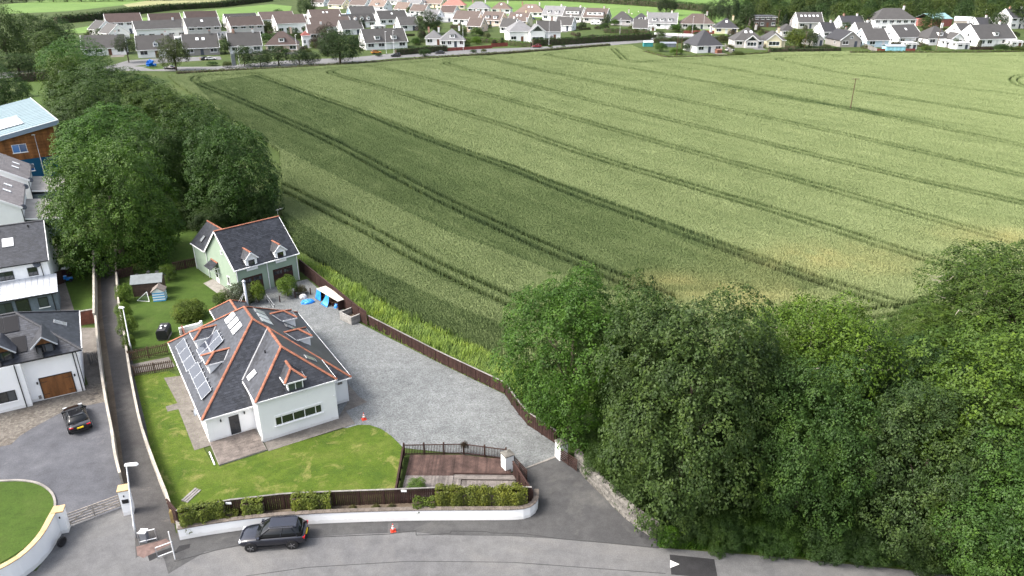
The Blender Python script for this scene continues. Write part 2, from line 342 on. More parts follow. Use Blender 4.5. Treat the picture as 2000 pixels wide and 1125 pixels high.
# ---------------------------------------------------------------- cereal field
FIELD = PX([(330, 150), (345, 165), (420, 215), (480, 252), (548, 300), (552, 420), (585, 492), (676, 545), (780, 612), (964, 694), (1030, 722), (1250, 700), (1500, 705), (1750, 725), (2000, 705), (2250, 690), (2330, 104), (2000, 102), (1900, 104), (1700, 103), (1560, 104), (1400, 110), (1300, 112), (1255, 101), (1232, 91), (1200, 92), (1000, 108), (800, 120), (700, 128), (560, 136)])
sheet('field_floor', FIELD, -.015, SOIL)
TRAM = [[(546, 369), (710, 452), (826, 516), (940, 571), (1034, 612), (1120, 645)],
 [(420, 149), (390, 151), (381, 160), (400, 172), (440, 188), (560, 241), (660, 288), (830, 380), (1000, 462), (1110, 511), (1215, 556), (1300, 590)],
 [(470, 146), (497, 149), (609, 189), (711, 225), (830, 274), (997, 334), (1100, 376), (1289, 446), (1496, 521), (1640, 571), (1766, 608), (1860, 630)],
 [(700, 139), (660, 140), (645, 145), (680, 157), (762, 180), (898, 224), (997, 255), (1150, 309), (1370, 377), (1550, 431), (1730, 490), (1878, 536), (1960, 560)],
 [(720, 132), (758, 139), (864, 166), (997, 201), (1120, 236), (1352, 303), (1550, 357), (1775, 422), (1995, 485)],
 [(900, 120), (871, 126), (900, 136), (997, 161), (1175, 206), (1450, 274), (1725, 343), (2000, 405), (2100, 430)],
 [(930, 116), (971, 122), (1175, 167), (1450, 225), (1725, 285), (2000, 351), (2100, 375)],
 [(1110, 104), (1078, 107), (1080, 113), (1230, 137), (1428, 173), (1664, 218), (2000, 291), (2100, 312)],
 [(1197, 98), (1212, 112), (1235, 123), (1367, 129), (1560, 162), (2000, 236), (2100, 252)],
 [(1560, 116), (1530, 116), (1521, 120), (1560, 128), (1670, 151), (2000, 191), (2100, 205)],
 [(376, 154), (560, 143), (700, 133), (871, 120), (1050, 103), (1190, 96)],
 [(2030, 148), (1990, 152), (1978, 160), (1995, 172), (2060, 186)], [(1240, 126), (1300, 121), (1500, 112), (1800, 111), (2100, 112)],
 [(1620, 628), (1700, 622), (1800, 606), (1900, 580), (2000, 560)]]
def seg_dist(P, line):
    d = np.full(len(P), 1e9); L = np.array([(p.x, p.y) for p in line])
    for a, b in zip(L[:-1], L[1:]):
        ab = b - a; t = np.clip(((P - a) @ ab) / (ab @ ab), 0, 1); q = a + t[:, None] * ab
        d = np.minimum(d, np.hypot(*(P - q).T))
    return d
def scatter(poly, step_fn, bands):                        # jittered grid, spacing growing with distance
    out = []
    for y0, y1 in bands:
        st = step_fn((y0 + y1) / 2); xs = [p[0] for p in poly]
        gx, gy = np.meshgrid(np.arange(min(xs), max(xs), st), np.arange(y0, y1, st))
        p = np.stack([gx.ravel(), gy.ravel()], 1); p += rng.uniform(-.5, .5, p.shape) * st
        p = p[in_poly(p[:, 0], p[:, 1], poly)]
        ang = np.abs(p[:, 0]) < (p[:, 1] * .78 + 14); out.append(np.concatenate([p[ang], np.full((ang.sum(), 1), st)], 1))
    return np.concatenate(out)
ys = [min(p.y for p in FIELD)]
while ys[-1] < max(p.y for p in FIELD): ys.append(ys[-1] * 1.10)
PT = scatter(FIELD, lambda y: .275 * (y / 75) ** .44, list(zip(ys[:-1], ys[1:])))
keep = np.ones(len(PT), bool); lean = np.zeros(len(PT)); near = np.full(len(PT), 9.)
for li, t in enumerate(TRAM):
    d = seg_dist(PT[:, :2], smooth_line(PX(t), 4)); wheel = np.abs(d - 1.05)
    keep &= wheel > (.25 + .40 * PT[:, 2]); near = np.minimum(near, wheel); lean = np.maximum(lean, np.exp(-(wheel / .6) ** 2) * .75)  # lean only darkens the crop tone beside each wheel track
pole_base = G(1660, 216)
keep &= np.hypot(PT[:, 0] - pole_base.x, (PT[:, 1] - pole_base.y)) > .8
PT = PT[keep]; lean = lean[keep]; near = near[keep]
dark = in_poly(PT[:, 0], PT[:, 1], PX([(380, 168), (500, 150), (609, 189), (711, 225), (830, 270), (997, 326), (1100, 366), (1289, 436), (1496, 512), (1640, 562), (1560, 580), (1400, 580), (1180, 580), (1100, 546), (864, 457), (745, 396), (556, 300), (440, 230)]))
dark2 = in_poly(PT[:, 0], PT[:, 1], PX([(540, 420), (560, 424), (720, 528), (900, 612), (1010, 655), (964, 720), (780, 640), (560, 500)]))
def vnoise(p, s, seed):                                    # smooth value noise
    r = np.random.default_rng(seed); T = r.random((256, 256)); q = p / s; i = np.floor(q).astype(int); f = q - i; f = f * f * (3 - 2 * f)
    a = lambda dx, dy: T[(i[:, 0] + dx) % 256, (i[:, 1] + dy) % 256]
    return (a(0, 0) * (1 - f[:, 0]) + a(1, 0) * f[:, 0]) * (1 - f[:, 1]) + (a(0, 1) * (1 - f[:, 0]) + a(1, 1) * f[:, 0]) * f[:, 1]
ca, sa = math.cos(R(-55)), math.sin(R(-55)); rot = np.stack([PT[:, 0] * ca + PT[:, 1] * sa, -PT[:, 0] * sa + PT[:, 1] * ca], 1)
str_ = vnoise(rot * [1 / 7., 1.], 2.2, 3) * .5 + vnoise(rot * [1 / 5., 1.], .9, 5) * .5
pat = vnoise(PT[:, :2], 9., 8) * .6 + vnoise(PT[:, :2], 3.1, 9) * .4
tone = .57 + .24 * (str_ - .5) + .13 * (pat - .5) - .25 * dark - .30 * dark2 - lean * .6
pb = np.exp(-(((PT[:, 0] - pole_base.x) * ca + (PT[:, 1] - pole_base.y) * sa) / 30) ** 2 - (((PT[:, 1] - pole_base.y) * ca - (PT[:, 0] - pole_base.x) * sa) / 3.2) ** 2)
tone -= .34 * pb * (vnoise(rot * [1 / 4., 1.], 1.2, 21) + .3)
gold = np.zeros(len(PT))
for gx, gy, rx in ((1620, 515, 11.), (1960, 470, 9.), (1460, 590, 8.), (1330, 560, 6.)):
    c = G(gx, gy); gold += np.exp(-((PT[:, 0] - c.x) / rx) ** 2 - ((PT[:, 1] - c.y) / (rx * .55)) ** 2)
gold = np.clip(.62 * gold * (.35 + .9 * vnoise(PT[:, :2], 2.4, 30)), 0, 1)
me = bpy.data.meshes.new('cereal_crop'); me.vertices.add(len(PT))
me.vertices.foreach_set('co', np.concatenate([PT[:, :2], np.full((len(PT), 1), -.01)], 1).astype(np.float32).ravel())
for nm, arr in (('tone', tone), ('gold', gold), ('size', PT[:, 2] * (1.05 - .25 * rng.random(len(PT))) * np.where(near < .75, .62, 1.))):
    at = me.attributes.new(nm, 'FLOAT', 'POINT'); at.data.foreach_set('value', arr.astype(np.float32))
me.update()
cm, nt, nn, ll, P = nodes('cereal')
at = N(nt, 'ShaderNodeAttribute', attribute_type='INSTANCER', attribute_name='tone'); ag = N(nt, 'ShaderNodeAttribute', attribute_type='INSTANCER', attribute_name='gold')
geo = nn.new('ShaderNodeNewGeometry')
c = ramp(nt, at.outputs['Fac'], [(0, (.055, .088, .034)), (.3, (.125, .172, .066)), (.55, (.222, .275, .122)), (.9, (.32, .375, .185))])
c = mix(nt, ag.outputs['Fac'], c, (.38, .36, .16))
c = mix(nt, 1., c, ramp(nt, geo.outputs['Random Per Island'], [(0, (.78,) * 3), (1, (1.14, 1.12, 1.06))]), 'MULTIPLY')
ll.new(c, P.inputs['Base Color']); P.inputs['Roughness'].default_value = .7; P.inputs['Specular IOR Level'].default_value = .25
nb = 34; r_ = np.sqrt(rng.random(nb)) * .8; th = rng.random(nb) * 6.283
bx_, by_ = r_ * np.cos(th), r_ * np.sin(th); lx, ly = rng.normal(0, .24, nb), rng.normal(0, .24, nb); hh = rng.uniform(.72, 1.06, nb); wd = rng.uniform(.09, .2, nb); az = rng.random(nb) * 6.283
V = np.zeros((nb, 4, 3))
V[:, 0] = np.stack([bx_ - wd * np.cos(az), by_ - wd * np.sin(az), np.full(nb, .25)], 1); V[:, 1] = np.stack([bx_ + wd * np.cos(az), by_ + wd * np.sin(az), np.full(nb, .25)], 1)
V[:, 2] = np.stack([bx_ + lx + wd * .7 * np.cos(az), by_ + ly + wd * .7 * np.sin(az), hh], 1); V[:, 3] = np.stack([bx_ + lx - wd * .7 * np.cos(az), by_ + ly - wd * .7 * np.sin(az), hh - .06], 1)
clump = bpy.data.objects.new('cereal_tuft', quads_mesh('cereal_tuft', V, cm))
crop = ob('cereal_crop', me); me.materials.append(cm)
tag(crop, 'green ripening cereal crop filling the large field, ruled with tramlines', 'crop', kind='stuff')
def gn_instances(target, inst, scale_attr, seed=1):
    ng = bpy.data.node_groups.new('scatter', 'GeometryNodeTree')
    ng.interface.new_socket('Geometry', in_out='INPUT', socket_type='NodeSocketGeometry'); ng.interface.new_socket('Geometry', in_out='OUTPUT', socket_type='NodeSocketGeometry')
    n = ng.nodes; l = ng.links; gi = n.new('NodeGroupInput'); go = n.new('NodeGroupOutput')
    mp = n.new('GeometryNodeMeshToPoints'); ip = n.new('GeometryNodeInstanceOnPoints'); oi = n.new('GeometryNodeObjectInfo'); oi.inputs['Object'].default_value = inst
    rv = n.new('FunctionNodeRandomValue'); rv.data_type = 'FLOAT_VECTOR'; rv.inputs[0].default_value = (0, 0, 0); rv.inputs[1].default_value = (0, 0, 6.283); rv.inputs['Seed'].default_value = seed
    na = n.new('GeometryNodeInputNamedAttribute'); na.data_type = 'FLOAT'; na.inputs[0].default_value = scale_attr
    cx = n.new('ShaderNodeCombineXYZ'); 
    rz = n.new('FunctionNodeRandomValue'); rz.data_type = 'FLOAT'; rz.inputs[2].default_value = .76; rz.inputs[3].default_value = .88
    l.new(gi.outputs[0], mp.inputs[0]); l.new(mp.outputs[0], ip.inputs['Points']); l.new(oi.outputs['Geometry'], ip.inputs['Instance']); l.new(rv.outputs[0], ip.inputs['Rotation'])
    l.new(na.outputs[0], cx.inputs[0]); l.new(na.outputs[0], cx.inputs[1]); l.new(rz.outputs[1], cx.inputs[2]); l.new(cx.outputs[0], ip.inputs['Scale']); l.new(ip.outputs[0], go.inputs[0])
    md = target.modifiers.new('scatter', 'NODES'); md.node_group = ng
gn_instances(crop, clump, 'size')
print('crop points', len(PT), flush=True)
# ---------------------------------------------------------------- vegetation builders
def rdir(n): return unit(rng.normal(size=(n, 3)))
def fib(n, low=-1., jit=.25):
    k = np.arange(n) + .5; ph = np.arccos(1 - (1 - low) * k / n); th = 2.39996 * k + rng.uniform(-jit, jit, n) + rng.random() * 6.28
    return unit(np.stack([np.sin(ph) * np.cos(th), np.sin(ph) * np.sin(th), np.cos(ph)], 1) + rng.normal(0, jit * .3, (n, 3)))
def crown_quads(nl, ns, nv, leaf, flat=.55, spread=.66, lobe=.36, low=-.45):
    """unit crown (radius about 1): lobes > domed sprigs > leaves, so it reads as clumps with dark gaps"""
    D = fib(nl, low); L = D * (spread * rng.uniform(.78, 1.14, (nl, 1))); lr = lobe * rng.uniform(.55, 1.2, nl)
    ni = max(4, nl // 5); L = np.concatenate([L, rdir(ni) * .4]); lr = np.concatenate([lr, np.full(ni, lobe * 1.3)]); D = np.concatenate([D, rdir(ni)])
    out = []
    for c, r, d in zip(L, lr, D):
        n_ = max(6, int(ns * (r / lobe) ** 1.6)); q = fib(n_ * 2, -1., .5); q = q[(q @ d) + .4 * q[:, 2] > -.25]
        sp = c + q * r * rng.uniform(.80, 1.10, (len(q), 1)); ax = unit(q * .75 + np.array([0, 0, .6]) + rng.normal(0, .18, q.shape))
        sr = leaf * 3.1 * rng.uniform(.7, 1.3, (len(q), 1))
        A = np.repeat(ax, nv, 0); h = rdir(len(A)); h = np.where(((h * A).sum(1) < 0)[:, None], -h, h)
        o = h * np.sqrt(rng.uniform(.25, 1., (len(A), 1))); o -= A * (o * A).sum(1, keepdims=True) * (1 - flat)
        out.append(leaves(np.repeat(sp, nv, 0) + o * np.repeat(sr, nv, 0), A * .9 + h * .35 + [0, 0, .2], leaf))
    V = np.concatenate(out); m = V.mean(1); V[:, :, :2] /= np.quantile(np.hypot(m[:, 0], m[:, 1]), .985); V[:, :, 2] /= np.quantile(np.abs(m[:, 2]), .985); return V
CROWNS = {'syc': [quads_mesh('crown_foliage', crown_quads(50, 38, 27, .027, spread=.74, lobe=.29, low=-.9), LEAF) for _ in range(3)],
          'dense': [quads_mesh('crown_foliage', crown_quads(66, 27, 26, .027, spread=.76, lobe=.245, low=-.9), LEAF) for _ in range(3)],
          'ash': [quads_mesh('crown_foliage', crown_quads(76, 20, 24, .026, flat=.9, spread=.68, lobe=.25, low=-.85), LEAF)],
          'mid': [quads_mesh('crown_foliage', crown_quads(36, 22, 16, .042, spread=.74, lobe=.30, low=-.7), LEAF) for _ in range(3)],
          'far': [quads_mesh('crown_foliage', crown_quads(18, 14, 11, .085, low=-.6), LEAF) for _ in range(3)],
          'bush': [quads_mesh('bush_foliage', crown_quads(26, 18, 16, .06, spread=.68, lobe=.30, low=-.35), LEAF) for _ in range(3)]}
def cone_quads(n, leaf):                                     # conifer: drooping tiers
    h = rng.random(n) ** .75; a = rng.random(n) * 6.283; tier = (np.floor(h * 11) + .5) / 11
    r = (1 - h) * .95 * (.72 + .28 * np.cos(a * 5 + tier * 40)) * np.sqrt(rng.uniform(.25, 1, n)) + .05
    C = np.stack([r * np.cos(a), r * np.sin(a), -1 + 2 * (tier + (h - tier) * .6) - r * .18], 1)
    return leaves(C, np.stack([np.cos(a), np.sin(a), np.full(n, .7)], 1), leaf)
CROWNS['cone'] = [quads_mesh('crown_foliage', cone_quads(2600, .1), LEAF)]
def trunk_mesh(h, r, spread, n=6):
    b = MB(); top = h
    b.tube([(0, 0, -.3), (.05 * r, 0, h * .25), (-.1 * r, .1 * r, h * .55), (0, 0, top)], [r * 1.25, r, r * .8, r * .35], 8)
    for i in range(n):
        a = 6.283 * i / n + random.uniform(-.3, .3); z0 = h * random.uniform(.35, .7); L = spread * random.uniform(.65, .95); zz = h * random.uniform(.25, .5)
        b.tube([(0, 0, z0), (L * .35 * math.cos(a), L * .35 * math.sin(a), z0 + zz * .55), (L * math.cos(a + .2), L * math.sin(a + .2), z0 + zz)], [r * .5, r * .32, r * .09], 6)
    return b.mesh('trunk', BARK, True)
TRUNK = [trunk_mesh(1., .055, .55) for _ in range(3)]         # unit-height trunks, scaled per tree
def tree(base, wid, top, kind, col, label, group=None, low=.28, name='broadleaf_tree', cat='tree', dz=0., sq=1.):
    """base: position; wid: crown width (m); top: height (m); low: crown underside as a share of the height"""
    t = thing(name, label, cat, (base[0], base[1], dz), random.uniform(0, 6.28), group)
    me = random.choice(CROWNS[kind]); zc = top * (1 + low) / 2; rz = top * (1 - low) / 2
    c = ob('crown', me, t); c.location = (0, 0, zc); c.scale = (wid * .52, wid * .52 * sq, rz * 1.03); c.color = (*col, 1)
    tr = ob('trunk', random.choice(TRUNK), t); tr.scale = (max(1.2, wid * .42),) * 2 + (zc + rz * .25,)
    if kind == 'ash':
        b = MB()
        for i in range(26):
            d = Vector(rdir(1)[0]); d.z = abs(d.z) * .8; p = Vector((d.x * wid * .42, d.y * wid * .42, zc + d.z * rz * .85)); q = [p]
            for k in range(4): p = p + Vector((d.x, d.y, .35 * d.z)) * .35 + Vector(rng.normal(0, .18, 3)); q.append(p)
            b.tube(q, [.04, .035, .028, .02, .012], 5)
        b.build('bare_twigs', M('pale_twig', (.34, .30, .25), .9, .2, 3.), t)['kind'] = 'stuff'
    return t
def ptree(px, py, wpx, topy, kind, col, label, group=None, **kw):  # surveyed from the photo: foot, crown width and top row
    return tree(G(px, py), wpx * PXM(py), HGT((px, py), topy), kind, col, label, group, **kw)
def bush(px, py, wpx, hpx, col, label, group=None, name='shrub', kind='bush', cat='shrub'):
    p = G(px, py); s = PXM(py); t = thing(name, label, cat, p, random.uniform(0, 6.28), group)
    c = ob('foliage', random.choice(CROWNS[kind]), t); h = hpx * s; c.scale = (wpx * s / 2, wpx * s / 2, h * .56); c.location = (0, 0, h * .42); c.color = (*col, 1)
    b = MB(); 
    for i in range(4): a = i * 1.57; b.tube([(0, 0, -.05), (.12 * h * math.cos(a), .12 * h * math.sin(a), h * .5)], [.035, .015], 5)
    b.build('stem', BARK, t); return t
def hedge_quads(line, h, th, dens, leaf, top_bias=1., rough=.1):  # leafy skin over a polyline wall
    out = []
    for a, b in zip(line[:-1], line[1:]):
        a, b = np.array(a[:2]), np.array(b[:2]); L = np.linalg.norm(b - a); d = (b - a) / L; nrm = np.array([d[1], -d[0]])
        for face, area in (('f', L * h), ('b', L * h), ('t', L * th)):
            n = int(area * dens) + 1; u = rng.random(n) * L; bulge = rough * (np.sin(u * 2.1 + a[0]) + np.sin(u * 5.3 + a[1] * 3)) * .5
            if face == 't': o = rng.uniform(-.5, .5, n) * th; z = h + bulge + rng.normal(0, rough * .4, n); nr = np.tile([0, 0, 1.], (n, 1))
            else: sg = 1 if face == 'f' else -1; o = sg * (th / 2 + bulge + rng.normal(0, rough * .4, n)); z = rng.random(n) * h; nr = np.tile([nrm[0] * sg, nrm[1] * sg, .45], (n, 1))
            xy = a + d * u[:, None] + nrm * o[:, None]; out.append(leaves(np.concatenate([xy, z[:, None]], 1), nr, leaf))
    return np.concatenate(out)
def hedge(line, h, th, col, label, group=None, leaf=.3, dens=26, name='hedge', rough=.25):
    o0 = Vector((line[0][0], line[0][1], 0)); pts = [(p[0] - o0.x, p[1] - o0.y) for p in line]
    t = thing(name, label, 'hedge', o0, 0, group)
    c = ob('foliage', quads_mesh('hedge_foliage', hedge_quads(pts, h, th, dens, leaf, rough=rough), LEAF), t); c.color = (*col, 1)
    b = MB()
    for p, q in zip(pts[:-1], pts[1:]): b.bar((p[0], p[1], h * .45), (q[0], q[1], h * .45), th * .55, h * .85)
    b.build('inner_branches', BARK, t); return t
# ---------------------------------------------------------------- trees
DG, MG, YG, OL, BG = (0.038, 0.081, 0.019), (0.059, 0.129, 0.021), (0.100, 0.190, 0.022), (0.081, 0.112, 0.028), (0.052, 0.106, 0.038)
# belt along the lane on the right
ptree(1112, 855, 272, 556, 'syc', (0.059, 0.140, 0.018), 'broad green tree overhanging the brown fence beside the dark gate', low=.12)
ptree(1325, 985, 338, 596, 'syc', (0.055, 0.099, 0.029), 'huge dull green sycamore above the curved dry stone wall', low=.06)
ptree(1245, 900, 242, 580, 'dense', (0.048, 0.095, 0.022), 'dark tree squeezed behind the sycamore over the stone wall', low=.1)
ptree(1540, 905, 293, 598, 'ash', (0.090, 0.168, 0.019), 'yellowish green ash tree with pale twigs, beside the cereal field', low=.1)
ptree(1545, 1035, 248, 735, 'dense', (0.052, 0.112, 0.029), 'mid green tree leaning over the grass verge of the lane', low=.05)
ptree(1765, 1065, 282, 790, 'syc', (0.057, 0.103, 0.036), 'grey green tree standing forward at the lane edge', low=.05)
ptree(1740, 930, 271, 690, 'dense', (0.043, 0.095, 0.026), 'shaded tree in the middle of the lane belt', low=.1)
ptree(1915, 1010, 372, 655, 'syc', (.085, .155, .026), 'bright green rounded sycamore rising above the lane belt', low=.06)
ptree(1960, 705, 338, 492, 'ash', (.062, .115, .02), 'tall olive green tree at the corner of the cereal field', low=.08)
ptree(1795, 720, 169, 610, 'dense', (0.071, 0.129, 0.024), 'low bushy tree between the crop and the bright sycamore', low=.05)
ptree(1945, 1175, 305, 900, 'dense', (0.059, 0.129, 0.030), 'leafy tree hanging over the lane below the bright sycamore', low=.03)
ptree(1440, 960, 225, 690, 'dense', (0.043, 0.087, 0.024), 'dim tree filling the gap behind the stone wall end', low=.05)
ptree(2130, 900, 372, 600, 'syc', (0.057, 0.134, 0.024), 'tall tree at the far end of the lane belt', low=.06)
ptree(1640, 840, 214, 640, 'dense', (0.052, 0.106, 0.024), 'dark bushy tree against the crop beside the ash', low=.05)
# grove along the left
ptree(243, 512, 236, 288, 'syc', (.070, .148, .020), 'large bright sycamore at the head of the footpath', low=-.08)
ptree(468, 425, 176, 252, 'syc', (0.046, 0.108, 0.020), 'dark full tree behind the green house touching the crop', low=-.08)
ptree(385, 395, 178, 226, 'dense', (0.048, 0.102, 0.021), 'dark dome of a tree between the bright sycamore and crop', low=-.08)
ptree(232, 345, 215, 218, 'dense', (0.062, 0.155, 0.018), 'green tree beside the timber clad building', low=-.08)
ptree(330, 285, 160, 180, 'dense', (0.068, 0.124, 0.023), 'olive brown tree in the middle of the left grove', low=-.08)
ptree(385, 262, 115, 190, 'mid', (0.059, 0.120, 0.021), 'small domed tree of the grove at the crop edge', low=-.08)
ptree(278, 255, 150, 162, 'dense', (0.080, 0.137, 0.029), 'pale olive tree crowning the left grove', low=-.08)
ptree(228, 245, 212, 130, 'dense', (0.052, 0.108, 0.020), 'broad dark spreading tree behind the olive grove crown', low=-.08)
ptree(152, 240, 105, 112, 'mid', (0.071, 0.127, 0.023), 'brownish tree rising beside the metal roofed building', low=-.08)
ptree(150, 150, 135, 78, 'mid', (0.059, 0.155, 0.023), 'fresh green tree in front of the bungalow roofs', low=-.08)
ptree(165, 175, 95, 110, 'mid', (0.058, 0.131, 0.021), 'rounded tree tucked behind the broad dark tree', low=-.08)
ptree(15, 218, 95, 132, 'mid', (0.040, 0.095, 0.021), 'dark tree at the end of the metal roof', low=-.08)
ptree(20, 130, 90, 20, 'mid', (0.058, 0.102, 0.031), 'tall grey green conifer like tree in the left cluster', low=-.08, name='pine_tree')
ptree(72, 95, 90, 28, 'mid', (0.052, 0.102, 0.026), 'dark tree overlooking the pale pasture', low=-.08)
ptree(118, 92, 72, 38, 'mid', (0.046, 0.099, 0.030), 'blue green tree beside the white bungalow roofs', low=-.08)
ptree(92, 118, 85, 62, 'mid', (0.080, 0.139, 0.037), 'lighter olive tree in the left cluster', low=-.08)
ptree(38, 140, 90, 105, 'mid', (0.043, 0.090, 0.021), 'low dark tree beside the lawn clearing', low=-.08)
ptree(108, 145, 60, 95, 'far', (0.114, 0.178, 0.066), 'silvery tree with pale leaves beside the clearing', low=-.08)
ptree(55, 188, 24, 160, 'far', (0.068, 0.146, 0.026), 'young thin tree on the clearing', low=.15)
for x, y, w_, h_, c in ((185, 505, 60, 50, (0.060, 0.124, 0.024)), (300, 478, 80, 55, (0.054, 0.117, 0.022)), (345, 440, 90, 60, (0.042, 0.086, 0.020)), (420, 452, 90, 55, (0.041, 0.083, 0.020)), (510, 440, 70, 60, (0.043, 0.088, 0.022)), (265, 420, 120, 80, (0.046, 0.097, 0.020)), (150, 430, 70, 60, (0.060, 0.124, 0.024)), (175, 360, 90, 70, (0.048, 0.103, 0.020)), (320, 340, 120, 80, (0.043, 0.086, 0.020)), (545, 460, 36, 40, (0.048, 0.097, 0.024))):
    bush(x, y, w_, h_, c, 'shady undergrowth shrub beneath the left grove beside the footpath and clad building', 'undergrowth of the left grove', kind='dense')
ptree(310, 420, 150, 255, 'dense', (0.048, 0.103, 0.022), 'dark tree wedged behind the large bright sycamore', low=-.08)
ptree(200, 285, 150, 170, 'dense', (0.055, 0.108, 0.024), 'dark green tree between the clad building and olive grove', low=-.08)
ptree(430, 300, 90, 222, 'mid', (0.050, 0.102, 0.024), 'small dark tree on the crop side of the grove', low=-.08)
# single trees by the far road and in the village
ptree(345, 138, 66, 76, 'mid', (0.057, 0.084, 0.021), 'round tree standing alone at the road junction', low=.12)
ptree(252, 122, 46, 70, 'mid', (0.036, 0.062, 0.024), 'open wind-shaped dark tree beside the junction', low=.35)
ptree(665, 125, 92, 60, 'mid', (0.034, 0.072, 0.021), 'wide dark round tree on the field side of the far road', low=.05)
ptree(640, 108, 60, 50, 'mid', (0.045, 0.034, 0.032), 'purple leaved copper tree behind the wide dark tree', low=.05, name='copper_tree')
ptree(600, 32, 40, -8, 'mid', (0.036, 0.073, 0.022), 'tall dark tree at the pasture edge above the houses', low=.05)
ptree(838, 66, 58, 22, 'mid', (0.032, 0.063, 0.021), 'wide dark tree among the bungalows', low=.05)
ptree(708, 66, 17, 38, 'far', (0.020, 0.045, 0.022), 'clipped dark egg shaped tree before the dormered house', low=.1)
ptree(1300, 30, 42, -6, 'mid', (0.030, 0.050, 0.026), 'dense dark conifer behind the three dormer house', low=.03)
ptree(1388, 45, 44, 4, 'mid', (0.033, 0.062, 0.022), 'dark round tree behind the brown hipped roof', low=.03)
ptree(1420, 48, 46, -12, 'mid', (0.030, 0.055, 0.030), 'very tall dark tree above the grey hipped bungalow', low=.03)
ptree(1447, 42, 34, -8, 'mid', (0.043, 0.095, 0.028), 'lighter tall tree beside the very tall dark tree', low=.03)
ptree(1530, 66, 40, 28, 'cone', (0.022, 0.045, 0.024), 'dark spreading cypress beside the flat roofed house', low=.0, name='cypress_tree')
ptree(1552, 92, 46, 58, 'far', (0.095, 0.134, 0.020), 'golden green shrubby tree beside the cream gable', low=.0)
ptree(1580, 92, 36, 60, 'far', (0.057, 0.090, 0.036), 'grey green shrubby tree beside the small gabled house', low=.0)
ptree(1650, 68, 26, 44, 'far', (0.043, 0.084, 0.020), 'small green tree before the chimneyed white cottage', low=.0)
ptree(1802, 54, 24, 34, 'far', (0.048, 0.090, 0.024), 'small tree beside the teal roofed barn', low=.0)
ptree(1185, 48, 16, 28, 'far', (0.057, 0.084, 0.036), 'little garden tree beside the caravan', low=.1)
ptree(545, 38, 26, 18, 'far', (0.033, 0.067, 0.022), 'dark garden tree on the pasture side', low=.05)
ptree(575, 88, 30, 55, 'far', (0.048, 0.084, 0.024), 'garden tree beside the brown hipped bungalow', low=.05)
ptree(520, 68, 34, 42, 'far', (0.071, 0.095, 0.040), 'pale garden tree between the grey houses', low=.05)
ptree(440, 105, 32, 78, 'far', (0.043, 0.084, 0.024), 'garden tree before the roof with the long skylight', low=.05)
for i, (x, y, w_, t_) in enumerate(((478, 130, 40, 92), (510, 130, 44, 100), (545, 128, 46, 92), (585, 127, 40, 98), (612, 126, 34, 102))):
    ptree(x, y, w_, t_, 'far', (0.033, 0.067, 0.021), 'scrubby dark tree in the thicket along the far road', 'thicket along the far road', low=.0)
for x, y, w_, h_, c in ((700, 28, 16, 12, MG), (800, 28, 16, 14, OL), (900, 36, 18, 12, YG), (980, 46, 26, 14, MG), (1010, 62, 22, 12, DG), (930, 70, 30, 16, MG), (900, 68, 30, 14, OL), (790, 90, 22, 16, YG), (812, 88, 20, 14, MG), (778, 92, 24, 22, (0.050, 0.030, 0.035)), (930, 86, 24, 14, YG), (1000, 78, 26, 16, MG), (1035, 80, 16, 20, DG), (1200, 50, 22, 12, MG), (1240, 60, 30, 12, OL), (1320, 62, 30, 14, MG), (1350, 64, 26, 14, DG), (1290, 100, 26, 16, MG), (1320, 106, 30, 12, YG), (1340, 100, 22, 14, DG), (1440, 110, 30, 10, OL), (1870, 88, 28, 12, DG), (1960, 100, 40, 14, DG), (1990, 102, 30, 12, OL), (1180, 60, 20, 14, DG), (520, 82, 30, 16, MG), (600, 66, 18, 16, DG), (560, 104, 18, 9, MG), (600, 104, 20, 8, OL), (860, 80, 24, 12, YG), (740, 110, 14, 6, DG), (830, 110, 28, 14, DG), (945, 102, 12, 6, OL), (925, 103, 14, 6, DG), (1075, 93, 10, 5, OL), (1100, 91, 8, 5, DG), (445, 132, 22, 12, OL), (415, 128, 22, 8, MG)):
    bush(x, y, w_, h_, c, 'small garden shrub growing among the far houses and roadside', 'garden shrubs of the village')
# woodland on the rise
wood = []
for row, (yb, st) in enumerate(((58, 34), (44, 32), (30, 30), (18, 28), (8, 26), (0, 25))):
    x = 1445 + row * 6 + random.uniform(0, 15)
    while x < 2080:
        if not (row == 0 and (1480 < x < 1640 or 1690 < x < 1800 or 1830 < x < 1890)):
            y0 = yb + random.uniform(-4, 4); s = PXM(max(y0, -8)); wd = random.uniform(10, 15)
            g_, ln_ = random.choice([((0.048, 0.087, 0.022), 'mid green'), ((0.059, 0.103, 0.024), 'fresh green'), ((0.036, 0.069, 0.022), 'dark green'), ((0.074, 0.112, 0.029), 'pale olive'), ((0.046, 0.095, 0.034), 'blue green')])
            tree(G(x, y0), wd, random.uniform(10, 14.5), 'far', g_, ln_ + ' woodland tree in the belt behind the white houses', 'woodland behind the village', low=-.1)
        x += st * random.uniform(.75, 1.25)
for i in range(26):                                            # hedgerow trees along the pastures
    x = -30 + i * 27; tree(G(x, 6 - 10 * i / 26), random.uniform(12, 18), random.uniform(7, 11), 'far', random.choice([DG, BG, MG]), 'hedgerow tree along the top of the pale pasture', 'hedgerow above the pasture', low=.0)
